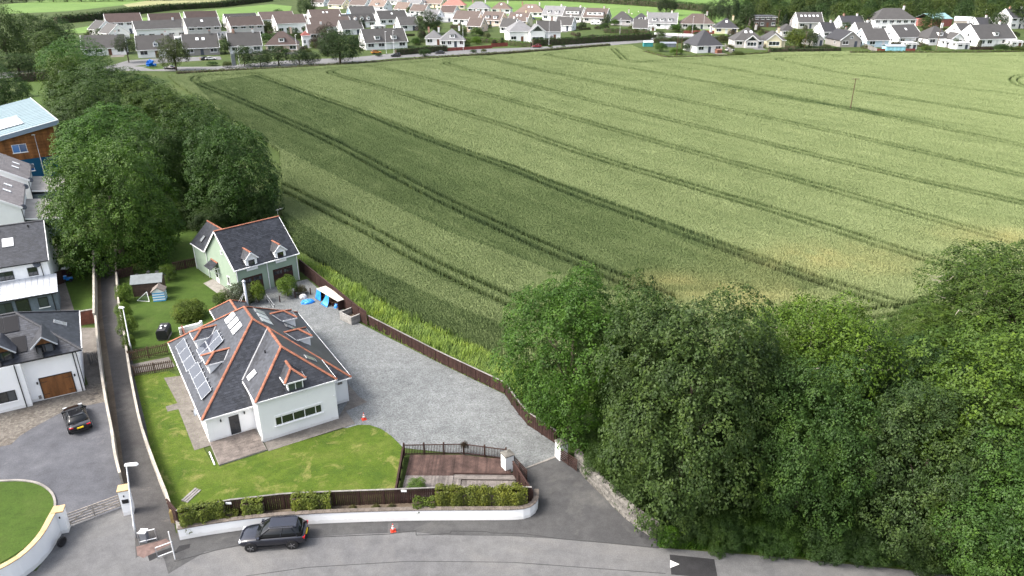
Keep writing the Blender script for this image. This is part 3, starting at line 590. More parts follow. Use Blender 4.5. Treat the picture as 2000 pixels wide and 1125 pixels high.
# hedges
hedge(PX([(110, 46), (180, 40), (260, 28), (330, 20), (430, 14), (530, 2)]), 4.5, 5, (0.043, 0.081, 0.024), 'dark field hedge dividing the pale and bright pastures', leaf=.9, dens=3.2, rough=.9)
hedge(PX([(900, -2), (1100, 2), (1200, 8), (1290, 14), (1380, 22)]), 5, 5, (0.043, 0.084, 0.024), 'long field hedge behind the hillside bungalows', leaf=.9, dens=3., rough=.9)
hedge(PX([(1040, 90), (1120, 86), (1180, 82), (1270, 77)]), 3.2, 2.4, (0.038, 0.084, 0.018), 'tall clipped hedge along the far road by the large white house', leaf=.42, dens=10, rough=.35)
hedge(PX([(1180, 64), (1230, 66), (1268, 68)]), 2.6, 2.2, (0.052, 0.112, 0.020), 'green hedge behind the tall clipped roadside hedge', leaf=.42, dens=10, rough=.35)
hedge(PX([(1276, 84), (1330, 84), (1420, 80), (1450, 76)]), 2.4, 1.8, (0.048, 0.101, 0.020), 'clipped hedge beside the side road above the grey hipped bungalow', leaf=.42, dens=10)
hedge(PX([(1500, 104), (1560, 104), (1640, 103)]), 2.2, 2., (0.030, 0.065, 0.018), 'dark hedge between the crop and the gabled houses', leaf=.42, dens=10)
hedge(PX([(773, 108), (820, 104), (872, 100)]), 2.6, 2.2, (0.033, 0.074, 0.018), 'dark hedge along the far road before the dormer bungalow', leaf=.42, dens=10)
hedge(PX([(905, 82), (960, 84), (1010, 90), (1038, 92)]), 2.2, 2.2, (0.081, 0.168, 0.024), 'bright green hedge sloping behind the red fence', leaf=.42, dens=10)
hedge(PX([(1660, 106), (1730, 106), (1900, 106), (2020, 104)]), 1.3, 2.2, (0.095, 0.140, 0.032), 'rough grassy hedge bank along the top of the crop', leaf=.42, dens=9)
hedge(PX([(1260, 104), (1300, 115), (1400, 113), (1500, 107)]), 1.2, 2.5, (0.123, 0.168, 0.048), 'dry grassy bank at the crop corner by the grey hipped bungalow', leaf=.4, dens=9)
hedge(PX([(345, 146), (460, 140), (560, 136), (690, 128), (780, 121), (900, 112), (1060, 101), (1190, 90)]), 1.1, 2.4, (0.081, 0.112, 0.032), 'overgrown verge bank between the far road and crop', leaf=.4, dens=8)
hedge(PX([(30, 160), (110, 156)]), 3., 2.5, (0.033, 0.062, 0.018), 'dark hedge behind the lawn clearing', leaf=.45, dens=9)
# rough tall grass strip behind the brown fence
vp = PX([(582, 505), (676, 545), (780, 612), (964, 694), (1040, 745), (1050, 790), (985, 770), (860, 710), (718, 637), (600, 530)])
vx = [p.x for p in vp]; vy = [p.y for p in vp]; n = 60000
q = np.stack([rng.uniform(min(vx), max(vx), n), rng.uniform(min(vy), max(vy), n)], 1); q = q[in_poly(q[:, 0], q[:, 1], vp)]; n = len(q)
h = rng.uniform(.25, .8, n) * (.6 + .8 * vnoise(q, 1.5, 40)); a = rng.normal(.6, .9, n); ln = rng.uniform(.1, .5, n); wv = .03
V = np.zeros((n, 4, 3)); ax, ay = np.cos(a), np.sin(a)
V[:, 0] = np.stack([q[:, 0] - ay * wv, q[:, 1] + ax * wv, np.full(n, -.03)], 1); V[:, 1] = np.stack([q[:, 0] + ay * wv, q[:, 1] - ax * wv, np.full(n, -.03)], 1)
V[:, 2] = np.stack([q[:, 0] + ax * ln + ay * .02, q[:, 1] + ay * ln - ax * .02, h], 1); V[:, 3] = np.stack([q[:, 0] + ax * ln - ay * .02, q[:, 1] + ay * ln + ax * .02, h], 1)
vg = ob('tall_grass', quads_mesh('tall_grass', V, LEAF)); vg.color = (.23, .34, .10, 1); tag(vg, 'long pale grass between the brown fence and the crop', 'grass', kind='stuff')
def grass_tufts(poly, n, hmin, hmax, col, name, label, leafw=.05):
    vx = [p.x for p in poly]; vy = [p.y for p in poly]
    q = np.stack([rng.uniform(min(vx), max(vx), n), rng.uniform(min(vy), max(vy), n)], 1); q = q[in_poly(q[:, 0], q[:, 1], poly)]; n = len(q)
    h = rng.uniform(hmin, hmax, n); a = rng.random(n) * 6.283; ln = h * rng.uniform(.2, .9, n); ax, ay = np.cos(a), np.sin(a); wv = leafw
    V = np.zeros((n, 4, 3)); z0 = np.full(n, -.02)
    V[:, 0] = np.stack([q[:, 0] - ay * wv, q[:, 1] + ax * wv, z0], 1); V[:, 1] = np.stack([q[:, 0] + ay * wv, q[:, 1] - ax * wv, z0], 1)
    V[:, 2] = np.stack([q[:, 0] + ax * ln + ay * wv * .3, q[:, 1] + ay * ln - ax * wv * .3, h], 1); V[:, 3] = np.stack([q[:, 0] + ax * ln - ay * wv * .3, q[:, 1] + ay * ln + ax * wv * .3, h], 1)
    o = ob(name, quads_mesh(name, V, LEAF)); o.color = (*col, 1); return tag(o, label, 'grass', kind='stuff')
grass_tufts(PX([(1283, 1068), (1290, 1035), (1400, 1030), (1700, 1060), (2000, 1090), (2050, 1140), (1760, 1108), (1500, 1082)]), 26000, .1, .5, (0.067, 0.157, 0.020), 'verge_grass', 'green grass verge between the lane and the tree belt')
grass_tufts(lawn_pts, 34000, .015, .05, (.25, .36, .04), 'lawn_grass', 'short grass blades of the front lawn', .03)

# understorey below the tree belt
for i, (x, y, w_, h_, c) in enumerate(((1180, 928, 95, 85, (0.048, 0.095, 0.021)), (1235, 978, 95, 85, (0.046, 0.090, 0.024)), (1312, 1008, 90, 80, (0.048, 0.090, 0.027)), (1352, 1040, 100, 85, (0.049, 0.095, 0.029)), (1410, 1058, 110, 80, (0.048, 0.101, 0.027)), (1500, 1062, 120, 85, (0.048, 0.106, 0.024)), (1600, 1072, 120, 90, (0.046, 0.095, 0.029)), (1690, 1085, 110, 80, (0.043, 0.090, 0.027)), (1790, 1100, 120, 85, (0.049, 0.095, 0.034)), (1890, 1115, 120, 95, (0.052, 0.112, 0.029)), (1160, 885, 60, 60, (0.052, 0.112, 0.021)), (1085, 830, 70, 60, (0.057, 0.123, 0.022)), (1400, 990, 150, 120, (0.038, 0.078, 0.021)), (1650, 1010, 170, 130, (0.038, 0.081, 0.024)), (1250, 925, 110, 100, (0.040, 0.081, 0.021)))):
    bush(x, y, w_, h_, c, 'leafy undergrowth shrub filling in below the tree belt by the driveway wall and lane', 'undergrowth below the tree belt', kind='dense')
bush(1305, 1062, 50, 40, (0.076, 0.179, 0.024), 'bright green shrub at the end of the dry stone wall')
# ---------------------------------------------------------------- building parts
def clip_poly(sub, clip):                                  # Sutherland-Hodgman, clip convex ccw
    out = sub
    for i in range(len(clip)):
        a, b = clip[i], clip[(i + 1) % len(clip)]; inp, out = out, []
        if not inp: return []
        side = lambda p: (b[0] - a[0]) * (p[1] - a[1]) - (b[1] - a[1]) * (p[0] - a[0])
        for k in range(len(inp)):
            p, q = inp[k], inp[(k + 1) % len(inp)]; sp_, sq_ = side(p), side(q)
            if sp_ >= 0: out.append(p)
            if (sp_ > 0 > sq_) or (sp_ < 0 < sq_): t = sp_ / (sp_ - sq_); out.append((p[0] + t * (q[0] - p[0]), p[1] + t * (q[1] - p[1])))
    return out
def slates(parent, poly, mat=None, gauge=.24, wid=.3, col=None, name='slate_courses', lift=.004):
    """courses of overlapping slates over a convex planar roof face; poly[0]->poly[1] is the eave"""
    p = [Vector(q) for q in poly]; ex = (p[1] - p[0]).normalized(); nz = ex.cross(p[2] - p[0]).normalized()
    if nz.z < 0: nz = -nz
    ey = nz.cross(ex).normalized()
    if (p[2] - p[0]).dot(ey) < 0: ey = -ey
    uv = [((q - p[0]).dot(ex), (q - p[0]).dot(ey)) for q in p]
    ar = sum(uv[i][0] * uv[(i + 1) % len(uv)][1] - uv[(i + 1) % len(uv)][0] * uv[i][1] for i in range(len(uv)))
    if ar < 0: uv = uv[::-1]
    s0, s1 = min(q[0] for q in uv), max(q[0] for q in uv); t1 = max(q[1] for q in uv); b = MB(); t = min(q[1] for q in uv); row = 0
    while t < t1:
        s = s0 - (row % 2) * wid / 2
        while s < s1:
            g = .004; c = clip_poly([(s + g, t), (s + wid - g, t), (s + wid - g, t + gauge), (s + g, t + gauge)], uv)
            if len(c) >= 3:
                jj = random.uniform(-.002, .003)
                P3 = [p[0] + ex * q[0] + ey * q[1] + nz * (lift + .014 * (1 - (q[1] - t) / gauge) + jj) for q in c]
                b.poly(P3)
                lo = sorted([q for q in zip(c, P3) if q[0][1] < t + 1e-4], key=lambda q: q[0][0])
                if len(lo) >= 2: A, B = lo[0][1], lo[-1][1]; b.poly([A - nz * .022, B - nz * .022, B, A])
            s += wid
        t += gauge; row += 1
    o = b.build(name, mat or SLATE, parent); o['kind'] = 'stuff'
    if col: o.color = (*col, 1)
    return o
def roof_slab(parent, faces, mat, name='roof', th=.06, col=None):
    b = MB()
    for f in faces:
        p = [Vector(q) for q in f]; n = (p[1] - p[0]).cross(p[2] - p[0]).normalized(); n = n if n.z > 0 else -n
        k = len(p); n0 = len(b.v); b.v += [tuple(q) for q in p] + [tuple(q - n * th) for q in p]
        b.f.append(tuple(range(n0, n0 + k))); b.f.append(tuple(n0 + k + i for i in reversed(range(k))))
        for i in range(k): j = (i + 1) % k; b.f.append((n0 + i, n0 + k + i, n0 + k + j, n0 + j))
    o = b.build(name, mat, parent)
    if col: o.color = (*col, 1)
    return o
_rt = {}
def ridge(parent, a, b_, mat=TERRA, L=.46, w_=.125, h_=.085, name='ridge_tile'):
    key = (mat.name, L, w_)
    if key not in _rt:
        m = MB(); k = 6; sec = [(-w_ * math.cos(math.pi * i / k), h_ * math.sin(math.pi * i / k)) for i in range(k + 1)]
        n0 = 0
        for x, s in ((0, 1.08), (.05, 1.08), (.055, 1.), (L + .03, .97)): m.v += [(x, y * s, z * s) for y, z in sec]
        for r in range(3):
            for i in range(k): a0 = r * (k + 1) + i; m.f.append((a0, a0 + k + 1, a0 + k + 2, a0 + 1))
        m.f.append(tuple(range(k + 1))); m.f.append(tuple(3 * (k + 1) + i for i in reversed(range(k + 1))))
        _rt[key] = m.mesh(name, mat)
    a, b_ = Vector(a), Vector(b_); d = b_ - a; n = max(1, round(d.length / L)); x = d.normalized()
    y = Vector((0, 0, 1)).cross(x).normalized(); z = x.cross(y); st = d.length / n
    for i in range(n):
        m = basis(a + x * st * i + z * .015, x, y, z) @ Matrix.Diagonal((st / L, 1 + random.uniform(-.04, .04), 1, 1)); ob(name, _rt[key], parent, m)
def plate(parent, name, o, x, y, w_, h_, th, mat, lift=0., col=None, smooth=False):     # slab lying on a slope: centre o, x across, y up the slope
    x, y = Vector(x).normalized(), Vector(y).normalized(); z = x.cross(y)
    if z.z < 0: z = -z; x = -x
    b = MB().box(-w_ / 2, w_ / 2, -h_ / 2, h_ / 2, lift, lift + th)
    p = b.build(name, mat, parent, mat4=basis(o, x, y, z))
    if col: p.color = (*col, 1)
    return p
FRAMEW = WPAINT
def window(parent, c, w_, h_, face=0., panes=2, frame=None, sill=True, fw=.07, depth=.02, glass=None, name='window', split=None, blind=False, proud=.05):
    """window standing at c (centre of its lower edge, on the wall face), looking along -Y turned by face"""
    frame = frame or WPAINT; b = MB(); y0, y1 = -proud, depth
    b.box(-w_ / 2, w_ / 2, y0, y1, 0, fw).box(-w_ / 2, w_ / 2, y0, y1, h_ - fw, h_)
    b.box(-w_ / 2, -w_ / 2 + fw, y0 + .002, y1, fw, h_ - fw).box(w_ / 2 - fw, w_ / 2, y0 + .002, y1, fw, h_ - fw)
    xs = [-w_ / 2]; ws = split or [1] * panes; tot = sum(ws)
    for q in ws: xs.append(xs[-1] + w_ * q / tot)
    for x in xs[1:-1]: b.box(x - fw * .45, x + fw * .45, y0 + .004, y1, fw, h_ - fw)
    m = Matrix.Translation(Vector(c)) @ Matrix.Rotation(face, 4, 'Z'); o = b.build(name, frame, parent, mat4=m)
    for i in range(len(ws)):
        g = MB().box(xs[i] + fw * .4, xs[i + 1] - fw * .4, -.032, -.02, fw * .8, h_ - fw * .8).build('pane', glass or GLASS, o)
        if blind: MB().box(xs[i] + fw * .6, xs[i + 1] - fw * .6, -.040, -.034, h_ * .80, h_ - fw).build('blind', WPAINT, o)
    if sill: MB().box(-w_ / 2 - .1, w_ / 2 + .1, -.13, .02, -.09, -.005).build('sill', WPAINT, o)
    return o
def downpipe(parent, x, y, z0, z1, mat=WPAINT, r=.045, name='downpipe'): return MB().tube([(x, y, z0), (x, y, z1 - .25), (x, y, z1)], r, 8).build(name, mat, parent)
def gutter(parent, a, b_, mat=WPAINT, w_=.12, name='gutter'): return MB().bar(a, b_, w_, .11).build(name, mat, parent)
def skylight(parent, o, x, y, w_, h_, frame=None, glass=None, name='skylight'):
    f = plate(parent, name, o, x, y, w_, h_, .07, frame or M('skylight_frame', (.10, .10, .105), .5), .005)
    MB().box(-w_ / 2 + .07, w_ / 2 - .07, -h_ / 2 + .07, h_ / 2 - .07, .0755, .084).build('pane', glass or SKYG, f); return f
SKYG = glass_mat('roof_glass', (.30, .32, .34), .06)
SKYB = M('sky_white_pane', (.78, .79, .80), .25, .03, 1., spec=.7)  # bright sky reflection put into the pane colour
def dish(parent, c, face, r=.35, col=(.10, .11, .13)):
    b = MB(); prof = [(0.02, 0), (r * .5, .03), (r, .12), (r, .135), (r * .5, .045), (.02, .015)]; b.lathe(prof, 18)
    d = b.build('satellite_dish', TINTP, parent, True, Matrix.Translation(Vector(c)) @ Matrix.Rotation(face, 4, 'Z') @ Matrix.Rotation(R(62), 4, 'X')); d.color = (*col, 1)
    MB().tube([(0, -r * .9, .1), (0, 0, .42)], .012, 5).box(-.04, .04, -.04, .04, .4, .5).build('feed_arm', BLACKP, d); return d

LEAD = M('lead', (.22, .225, .235), .5, .15)
# ---------------------------------------------------------------- white house with terracotta ridges
HO = G(410, 866)
H = thing('white_house', 'white rendered house with slate hipped roofs, terracotta ridges and solar panels', 'house', HO, R(32.3))
U1, V1, ZE, ZR = 12.28, 15.3, 2.55, 7.45
b = MB(); b.prism([(0, 0), (U1, 0), (U1, V1), (0, V1)], -.05, ZE)
b.build('wall', WHITE, H)
MB().prism([(3.85, -2.28), (10.45, -2.28), (10.45, 1.9), (3.85, 1.9)], -.05, 4.08).build('wall', WHITE, H)
MB().prism([(4.95, V1 - .02), (8.3, V1 - .02), (8.3, 20.5), (4.95, 20.5)], -.05, 2.75).build('wall', WHITE, H)
el, er, ef, eb = -.3, 12.62, -.28, 15.65; uc = (el + er) / 2; hw = (er - el) / 2
zr = ZR; A1 = (uc, ef + hw, zr); A2 = (uc, eb - hw, zr)
FL, FR, BR, BL = (el, ef, ZE), (er, ef, ZE), (er, eb, ZE), (el, eb, ZE)
main = [[FL, A1, A2, BL], [FR, BR, A2, A1], [FL, FR, A1], [BL, A2, BR]]
k = (zr - ZE) / hw
wl_, wr_, wf_, wz = 3.68, 10.62, -2.48, 4.08; wc = (wl_ + wr_) / 2; whw = (wr_ - wl_) / 2; wzr = wz + whw * k
vm = lambda z: ef + (z - ZE) / k                              # where the main front slope reaches height z
WL, WR_ = (wl_, wf_, wz), (wr_, wf_, wz); WA = (wc, wf_ + whw, wzr); WB = (wc, vm(wzr), wzr)
wing = [[WL, WA, WB, (wl_, vm(wz), wz)], [WR_, (wr_, vm(wz), wz), WB, WA], [WL, WR_, WA]]
ru0, ru1, rv, rz_ = 4.7, 8.55, 20.8, 2.75; rc = (ru0 + ru1) / 2; rh = (ru1 - ru0) / 2; rzr = rz_ + rh * k
vb = lambda z: eb - (z - ZE) / k
RA, RB = (rc, rv - rh, rzr), (rc, vb(rzr), rzr)
rear = [[(ru0, vb(rz_), rz_), RB, RA, (ru0, rv, rz_)], [(ru1, rv, rz_), RA, RB, (ru1, vb(rz_), rz_)], [(ru0, rv, rz_), RA, (ru1, rv, rz_)]]
rf = roof_slab(H, main + wing + rear, SLATE)
for f in main:
    if f[0] == FL and len(f) == 4: f = [BL, FL, A1, A2]
    elif f[0] == BL: f = [BR, BL, A2]
    slates(rf, f)
slates(rf, [(wl_, vm(wz), wz), WL, WA, WB]); slates(rf, [WR_, (wr_, vm(wz), wz), WB, WA]); slates(rf, [WL, WR_, WA])
slates(rf, [(ru0, rv, rz_), (ru0, vb(rz_), rz_), RB, RA]); slates(rf, [(ru1, vb(rz_), rz_), (ru1, rv, rz_), RA, RB]); slates(rf, [(ru1, rv, rz_), (ru0, rv, rz_), RA])
for a, c in ((FL, A1), (FR, A1), (A1, A2), (BL, A2), (BR, A2), (WL, WA), (WR_, WA), (WA, WB), ((ru0, rv, rz_), RA), ((ru1, rv, rz_), RA), (RA, RB)): ridge(rf, a, c)
# lead valleys
for a, c in (((wl_, vm(wz), wz + .02), (wc, vm(wzr), wzr + .02)), ((wr_, vm(wz), wz + .02), (wc, vm(wzr), wzr + .02))): MB().bar(a, c, .13, .05).build('lead_valley', LEAD, rf)
# fascias and gutters
for a, c in (((el, ef, ZE - .06), (3.8, ef, ZE - .06)), ((10.5, ef, ZE - .06), (er, ef, ZE - .06)), ((el, ef, ZE - .06), (el, eb, ZE - .06)), ((er, ef, ZE - .06), (er, eb, ZE - .06)), ((wl_, wf_, wz - .06), (wr_, wf_, wz - .06)), ((wl_, wf_, wz - .06), (wl_, 1.6, wz - .06)), ((wr_, wf_, wz - .06), (wr_, 1.6, wz - .06)), ((ru0, vb(rz_), rz_ - .06), (ru0, rv, rz_ - .06))): gutter(H, a, c)
for x, y, z in ((3.78, -2.2, wz - .1), (12.2, -.08, ZE - .1), (.0, 15.2, ZE - .1)): downpipe(H, x, y, .05, z)
# windows and doors of the front
window(H, (7.06, -2.28, 1.22), 4.05, .98, 0, split=[.75, 1.3, 1.3, 1.25, .75], blind=True)
dw = window(H, (7.1, -2.30, 3.86), 1.28, 1.22, 0, 2)
MB().box(6.42, 7.78, -2.275, -.9, 3.9, 5.12).build('dormer_wall', WHITE, H)
d = MB().box(-.5, .5, -.03, .06, 0, 2.0).build('glazed_door', WPAINT, H, mat4=Matrix.Translation((2.2, 0, .12)))
MB().box(-.41, .41, -.05, -.031, .08, 1.9).build('pane', GLASS, d); MB().box(.34, .38, -.10, -.051, .9, 1.02).build('handle', BLACKP, d)
MB().box(1.0, 3.4, -.5, .0, -.02, .10).build('door_step', CONC, H)
# front dormer roof (hipped)
fd = dict(u0=6.2, u1=8.0, v0=-2.55, z=5.1); fh = (fd['u1'] - fd['u0']) / 2; fc = (fd['u0'] + fd['u1']) / 2; fzr = fd['z'] + fh * .8; vw = lambda z: wf_ + (z - wz) / k
fA, fB = (fc, fd['v0'] + fh * 1.1, fzr), (fc, vw(fzr), fzr); f0, f1 = (fd['u0'], fd['v0'], fd['z']), (fd['u1'], fd['v0'], fd['z'])
fb0, fb1 = (fd['u0'], vw(fd['z']), fd['z']), (fd['u1'], vw(fd['z']), fd['z'])
dr = roof_slab(H, [[f0, f1, fA], [fb0, f0, fA, fB], [f1, fb1, fB, fA]], SLATE, 'dormer_roof')
for f in ([f0, f1, fA], [fb0, f0, fA, fB], [f1, fb1, fB, fA]): slates(dr, f, gauge=.2)
for a, c in ((f0, fA), (f1, fA), (fA, fB)): ridge(dr, a, c)
for a, c in ((f0, f1), (f0, fb0), (f1, fb1)): gutter(dr, Vector(a) - Vector((0, 0, .07)), Vector(c) - Vector((0, 0, .07)), w_=.09)
def side_dormer(vc, side):
    """hipped dormer on the left (-1) or right (+1) slope, clad in white boards"""
    hv = 1.0; zt = 5.0; zr_ = zt + .55; S = lambda z: (el + (z - ZE) / k) if side < 0 else (er - (z - ZE) / k)
    uo = (S(zt) + side * 1.55); ua = uo - side * .95; ui = S(zr_)
    e0, e1 = (uo, vc - hv, zt), (uo, vc + hv, zt); i0, i1 = (S(zt), vc - hv, zt), (S(zt), vc + hv, zt); a, bb = (ua, vc, zr_), (ui, vc, zr_)
    uw = uo - side * .2; zb = ZE + ((uw - el) if side < 0 else (er - uw)) * k; bx = MB(); w0 = vc - hv + .12; w1 = vc + hv - .12
    us = S(zt)
    for vv in (w0, w1): bx.poly([(uw, vv, zb), (us, vv, zt), (uw, vv, zt)])
    bx.poly([(uw, w0, zb), (uw, w1, zb), (uw, w1, zt), (uw, w0, zt)]); dwall = bx.build('dormer_wall', WPAINT, H)
    for i in range(8):
        z0 = zb + (zt - zb) * i / 8; z1 = z0 + (zt - zb) / 8; s0 = S(z0); 
        MB().bar((uw, w0 - .012, z1 - .02), (S(z1), w0 - .012, z1 - .02), .02, .035).build('cladding_board', WPAINT, dwall)
    fs = [[e0, e1, a], [i0, e0, a, bb], [e1, i1, bb, a]]; r_ = roof_slab(H, fs, SLATE, 'dormer_roof')
    slates(r_, [e0, e1, a], gauge=.2); slates(r_, [i0, e0, a, bb], gauge=.2); slates(r_, [i1, e1, a, bb], gauge=.2)
    for p_, q_ in ((e0, a), (e1, a), (a, bb)): ridge(r_, p_, q_)
    for p_, q_ in ((e0, e1), (e0, i0), (e1, i1)): gutter(r_, Vector(p_) - Vector((0, 0, .07)), Vector(q_) - Vector((0, 0, .07)), w_=.08)
    MB().bar(Vector(i0) + Vector((0, 0, .03)), Vector(bb) + Vector((0, 0, .03)), .1, .04).build('lead_valley', LEAD, r_)
    window(H, (uw + side * .01, vc, zb + .2), 1.3, .9, R(-90) if side < 0 else R(90), 2, sill=False)
for vc in (5.35, 10.7): side_dormer(vc, -1)
for vc in (5.75, 10.4): side_dormer(vc, 1)
# skylights
nl = Vector((-k, 0, 1)).normalized(); upl = Vector((1, 0, k)).normalized(); upr = Vector((-1, 0, k)).normalized()
SLf = lambda u: ZE + (u - el) * k
SRf = lambda u: ZE + (er - u) * k
for v_ in (9.55, 8.3, 7.05): skylight(H, (4.85, v_, SLf(4.85) + .015), (0, -1, 0), upl, .98, 1.18, STEEL, SKYB)
for v_ in (9.4, 8.2, 7.05): skylight(H, (7.5, v_, SRf(7.5) + .015), (0, 1, 0), upr, .98, 1.15, STEEL)
skylight(H, (9.9, 8.35, SRf(9.9) + .015), (0, 1, 0), upr, .8, 1.1)
skylight(H, (4.42, 1.1, wz + (4.42 - wl_) * k + .015), (0, -1, 0), upl, .8, .95, STEEL, SKYB)
skylight(H, (9.4, .6, wz + (wr_ - 9.4) * k + .015), (0, 1, 0), upr, .7, 1.1, STEEL)
MB().tube([(6.0, 2.2, wz + (6.0 - wl_) * k), (6.0, 2.2, wz + (6.0 - wl_) * k + .3)], .06, 8).build('vent_pipe', BLACKP, H)
# solar panels on rails
def panel(u_, v_, wv, hu, n=1):
    o = Vector((u_, v_, SLf(u_))) + nl * .13; f = plate(H, 'solar_panel', o, (0, -1, 0), upl, wv, hu, .045, ALU)
    MB().box(-wv / 2 + .035, wv / 2 - .035, -hu / 2 + .035, hu / 2 - .035, .0455, .049).build('solar_cells', SOLAR, f)
    for s in (-.3, .3): MB().box(s * wv - .02, s * wv + .02, -hu / 2 - .12, hu / 2 + .16, -.10, -.003).build('rail', ALU, f)
for i in range(3): panel(.62, 12.55 - i * 1.92, 1.88, 1.12); panel(.78, 6.75 - i * 1.92, 1.88, 1.12)
for v_ in (8.95, 7.65):
    panel(3.0, v_, 1.24, 1.45); panel(1.95, v_ + .02, 1.24, 1.1)
# flue with cowl, wall lamps, dish, cables
fx, fy = 8.6, 20.65
fl_ = MB().tube([(fx, fy, 0), (fx, fy, 5.2)], .13, 12).build('flue', ALU, H, True)
MB().lathe([(.05, 5.45), (.2, 5.3), (.2, 5.22), (.12, 5.2)][::-1], 12, (fx, fy, 0)).build('cowl', ALU, fl_, True)
for q in ((.4, .05), (-.1, .5)): MB().tube([(fx, fy, 4.2), (fx - 1.2 + q[0], fy - .9 - q[1], 3.4)], .018, 5).build('stay', STEEL, fl_)
for x, y, z in ((1.15, 0, 2.0), (3.1, 0, 2.1)): MB().lathe([(.03, -.22), (.07, -.14), (.07, 0), (.02, .05)], 8, (x, y - .12, z)).box(x - .02, x + .02, y - .12, y, z + .0, z + .04).build('wall_lamp', BLACKP, H)
MB().box(11.4, 11.55, -.16, -.0, 2.05, 2.2).box(11.62, 11.77, -.16, 0., 2.05, 2.2).box(11.38, 11.8, -.05, -.003, 2.0, 2.08).build('floodlight', CONC, H)
MB().box(10.2, 10.3, -2.34, -2.283, 2.35, 2.5).build('alarm_box', WPAINT, H)
dish(H, (-.25, 2.1, 2.1), R(-80), .4, (.2, .22, .25))
window(H, (0, 9.5, 1.), 1.4, 1.0, R(-90), 2); window(H, (0, 5., 1.), 1.4, 1.0, R(-90), 2); window(H, (U1, 4., 1.), 1.4, 1.1, R(90), 2); window(H, (U1, 9., 1.), 1.6, 1.1, R(90), 2)
# patios and house path
M_loc = lambda u_, v_: HO + Vector((u_ * math.cos(R(32.3)) - v_ * math.sin(R(32.3)), u_ * math.sin(R(32.3)) + v_ * math.cos(R(32.3)), 0))
sheet('house_path', [M_loc(*q) for q in ((3.85, -3.75), (11.4, -3.82), (11.4, -1.5), (13.6, -1.1), (13.3, .2), (13.1, 15), (12.2, 15), (12.2, -.02), (10.4, -2.2), (3.9, -2.2))], .022, PAVED)
sheet('house_path.001', [M_loc(*q) for q in ((-1.3, -.35), (0.05, -.35), (.05, 13.), (-1.5, 13.5), (-1.2, 8.), (-2.2, 8.), (-2.2, 7.), (-1.3, 6.9))], .022, PAVED)
pt = thing('patio', 'raised grey paved patio outside the glazed door of the white house', 'patio', M_loc(0, -3.6), R(32.3))
MB().box(-.02, 3.78, .0, 3.58, -.05, .13).build('slab_base', CONC, pt)
for i in range(6):
    for j in range(9):
        x0 = .02 + i * .62 + (.0 if j % 2 else .0); y0 = .03 + j * .393
        MB().box(x0, x0 + .605, y0, y0 + .38, .131, .150 + random.uniform(0, .006)).build('paving_slab', M('patio_slab', (.17, .145, .13), .9, .4, 1.4, .0, .25, .2, fine=.5), pt)
wr2 = MB().box(0, .09, 0, 2.0, 0, .07).build('white_gutter_length', WPAINT); wr2.location = M_loc(-.35, -3.3) + Vector((0, 0, .02)); wr2.rotation_euler = (0, 0, R(32.3))
tag(wr2, 'length of white plastic gutter lying beside the paved patio', 'gutter')

# ---------------------------------------------------------------- green garage house
GO = G(459, 527, 3.7); GO.z = 0
K = thing('green_house', 'pale green house with two garage doors, gabled dormers and terracotta ridge', 'house', GO, R(43.25))
gw, gd, ge, gr = 8.15, 8.7, 3.65, 7.4
b = MB(); b.prism([(.1, .25), (gw - .1, .25), (gw - .1, gd), (.1, gd)], -.05, ge)
gk = (gr - ge) / (gd / 2)
for x in (.1, gw - .1): b.poly([(x, .25, ge), (x, gd - .1, ge), (x, gd / 2, gr - .1)])
b.build('wall', GREEN, K)
o_ = .15
g0, g1, g2, g3 = (-o_, -.05, ge - .05), (gw + o_, -.05, ge - .05), (gw + o_, gd + .05, ge - .05), (-o_, gd + .05, ge - .05); r0, r1 = (-o_, gd / 2, gr), (gw + o_, gd / 2, gr)
kr = roof_slab(K, [[g0, g1, r1, r0], [g2, g3, r0, r1]], SLATE); slates(kr, [g0, g1, r1, r0]); slates(kr, [g2, g3, r0, r1]); ridge(kr, r0, r1)
for x in (-o_, gw + o_):
    for q in (-.05, gd + .05): MB().bar((x, q, ge - .1), (x, gd / 2, gr - .05), .05, .2).build('barge_board', WPAINT, kr)
gutter(K, (-o_, -.1, ge - .1), (gw + o_, -.1, ge - .1))
# rear wing
ku0, ku1, kv, kz = .0, 4.9, 13., 6.0; kc = (ku0 + ku1) / 2
b = MB(); b.prism([(ku0 + .05, gd - .02), (ku1, gd - .02), (ku1, kv - .1), (ku0 + .05, kv - .1)], -.05, ge); b.poly([(ku0 + .05, kv - .1, ge), (ku1, kv - .1, ge), (kc, kv - .1, kz - .05)]); b.build('wall', GREEN, K)
vk = lambda z: gd - (z - ge) / gk
k0, k1, k2, k3 = (ku0 - .2, kv, ge - .05), (ku0 - .2, vk(ge), ge - .05), (kc, vk(kz), kz), (kc, kv, kz); k4, k5 = (ku1 + .2, kv, ge - .05), (ku1 + .2, vk(ge), ge - .05)
kr2 = roof_slab(K, [[k0, k1, k2, k3], [k5, k4, k3, k2]], SLATE); slates(kr2, [k0, k1, k2, k3]); slates(kr2, [k5, k4, k3, k2]); ridge(kr2, k2, k3)
gutter(K, (ku0 - .2, kv, ge - .1), (ku0 - .2, vk(ge), ge - .1))
skylight(K, (ku0 + .75, 10.9, ge + .9 * (kz - ge) / (kc - ku0)), (0, -1, 0), Vector((1, 0, (kz - ge) / (kc - ku0))), .7, 1.0, BLACKP)
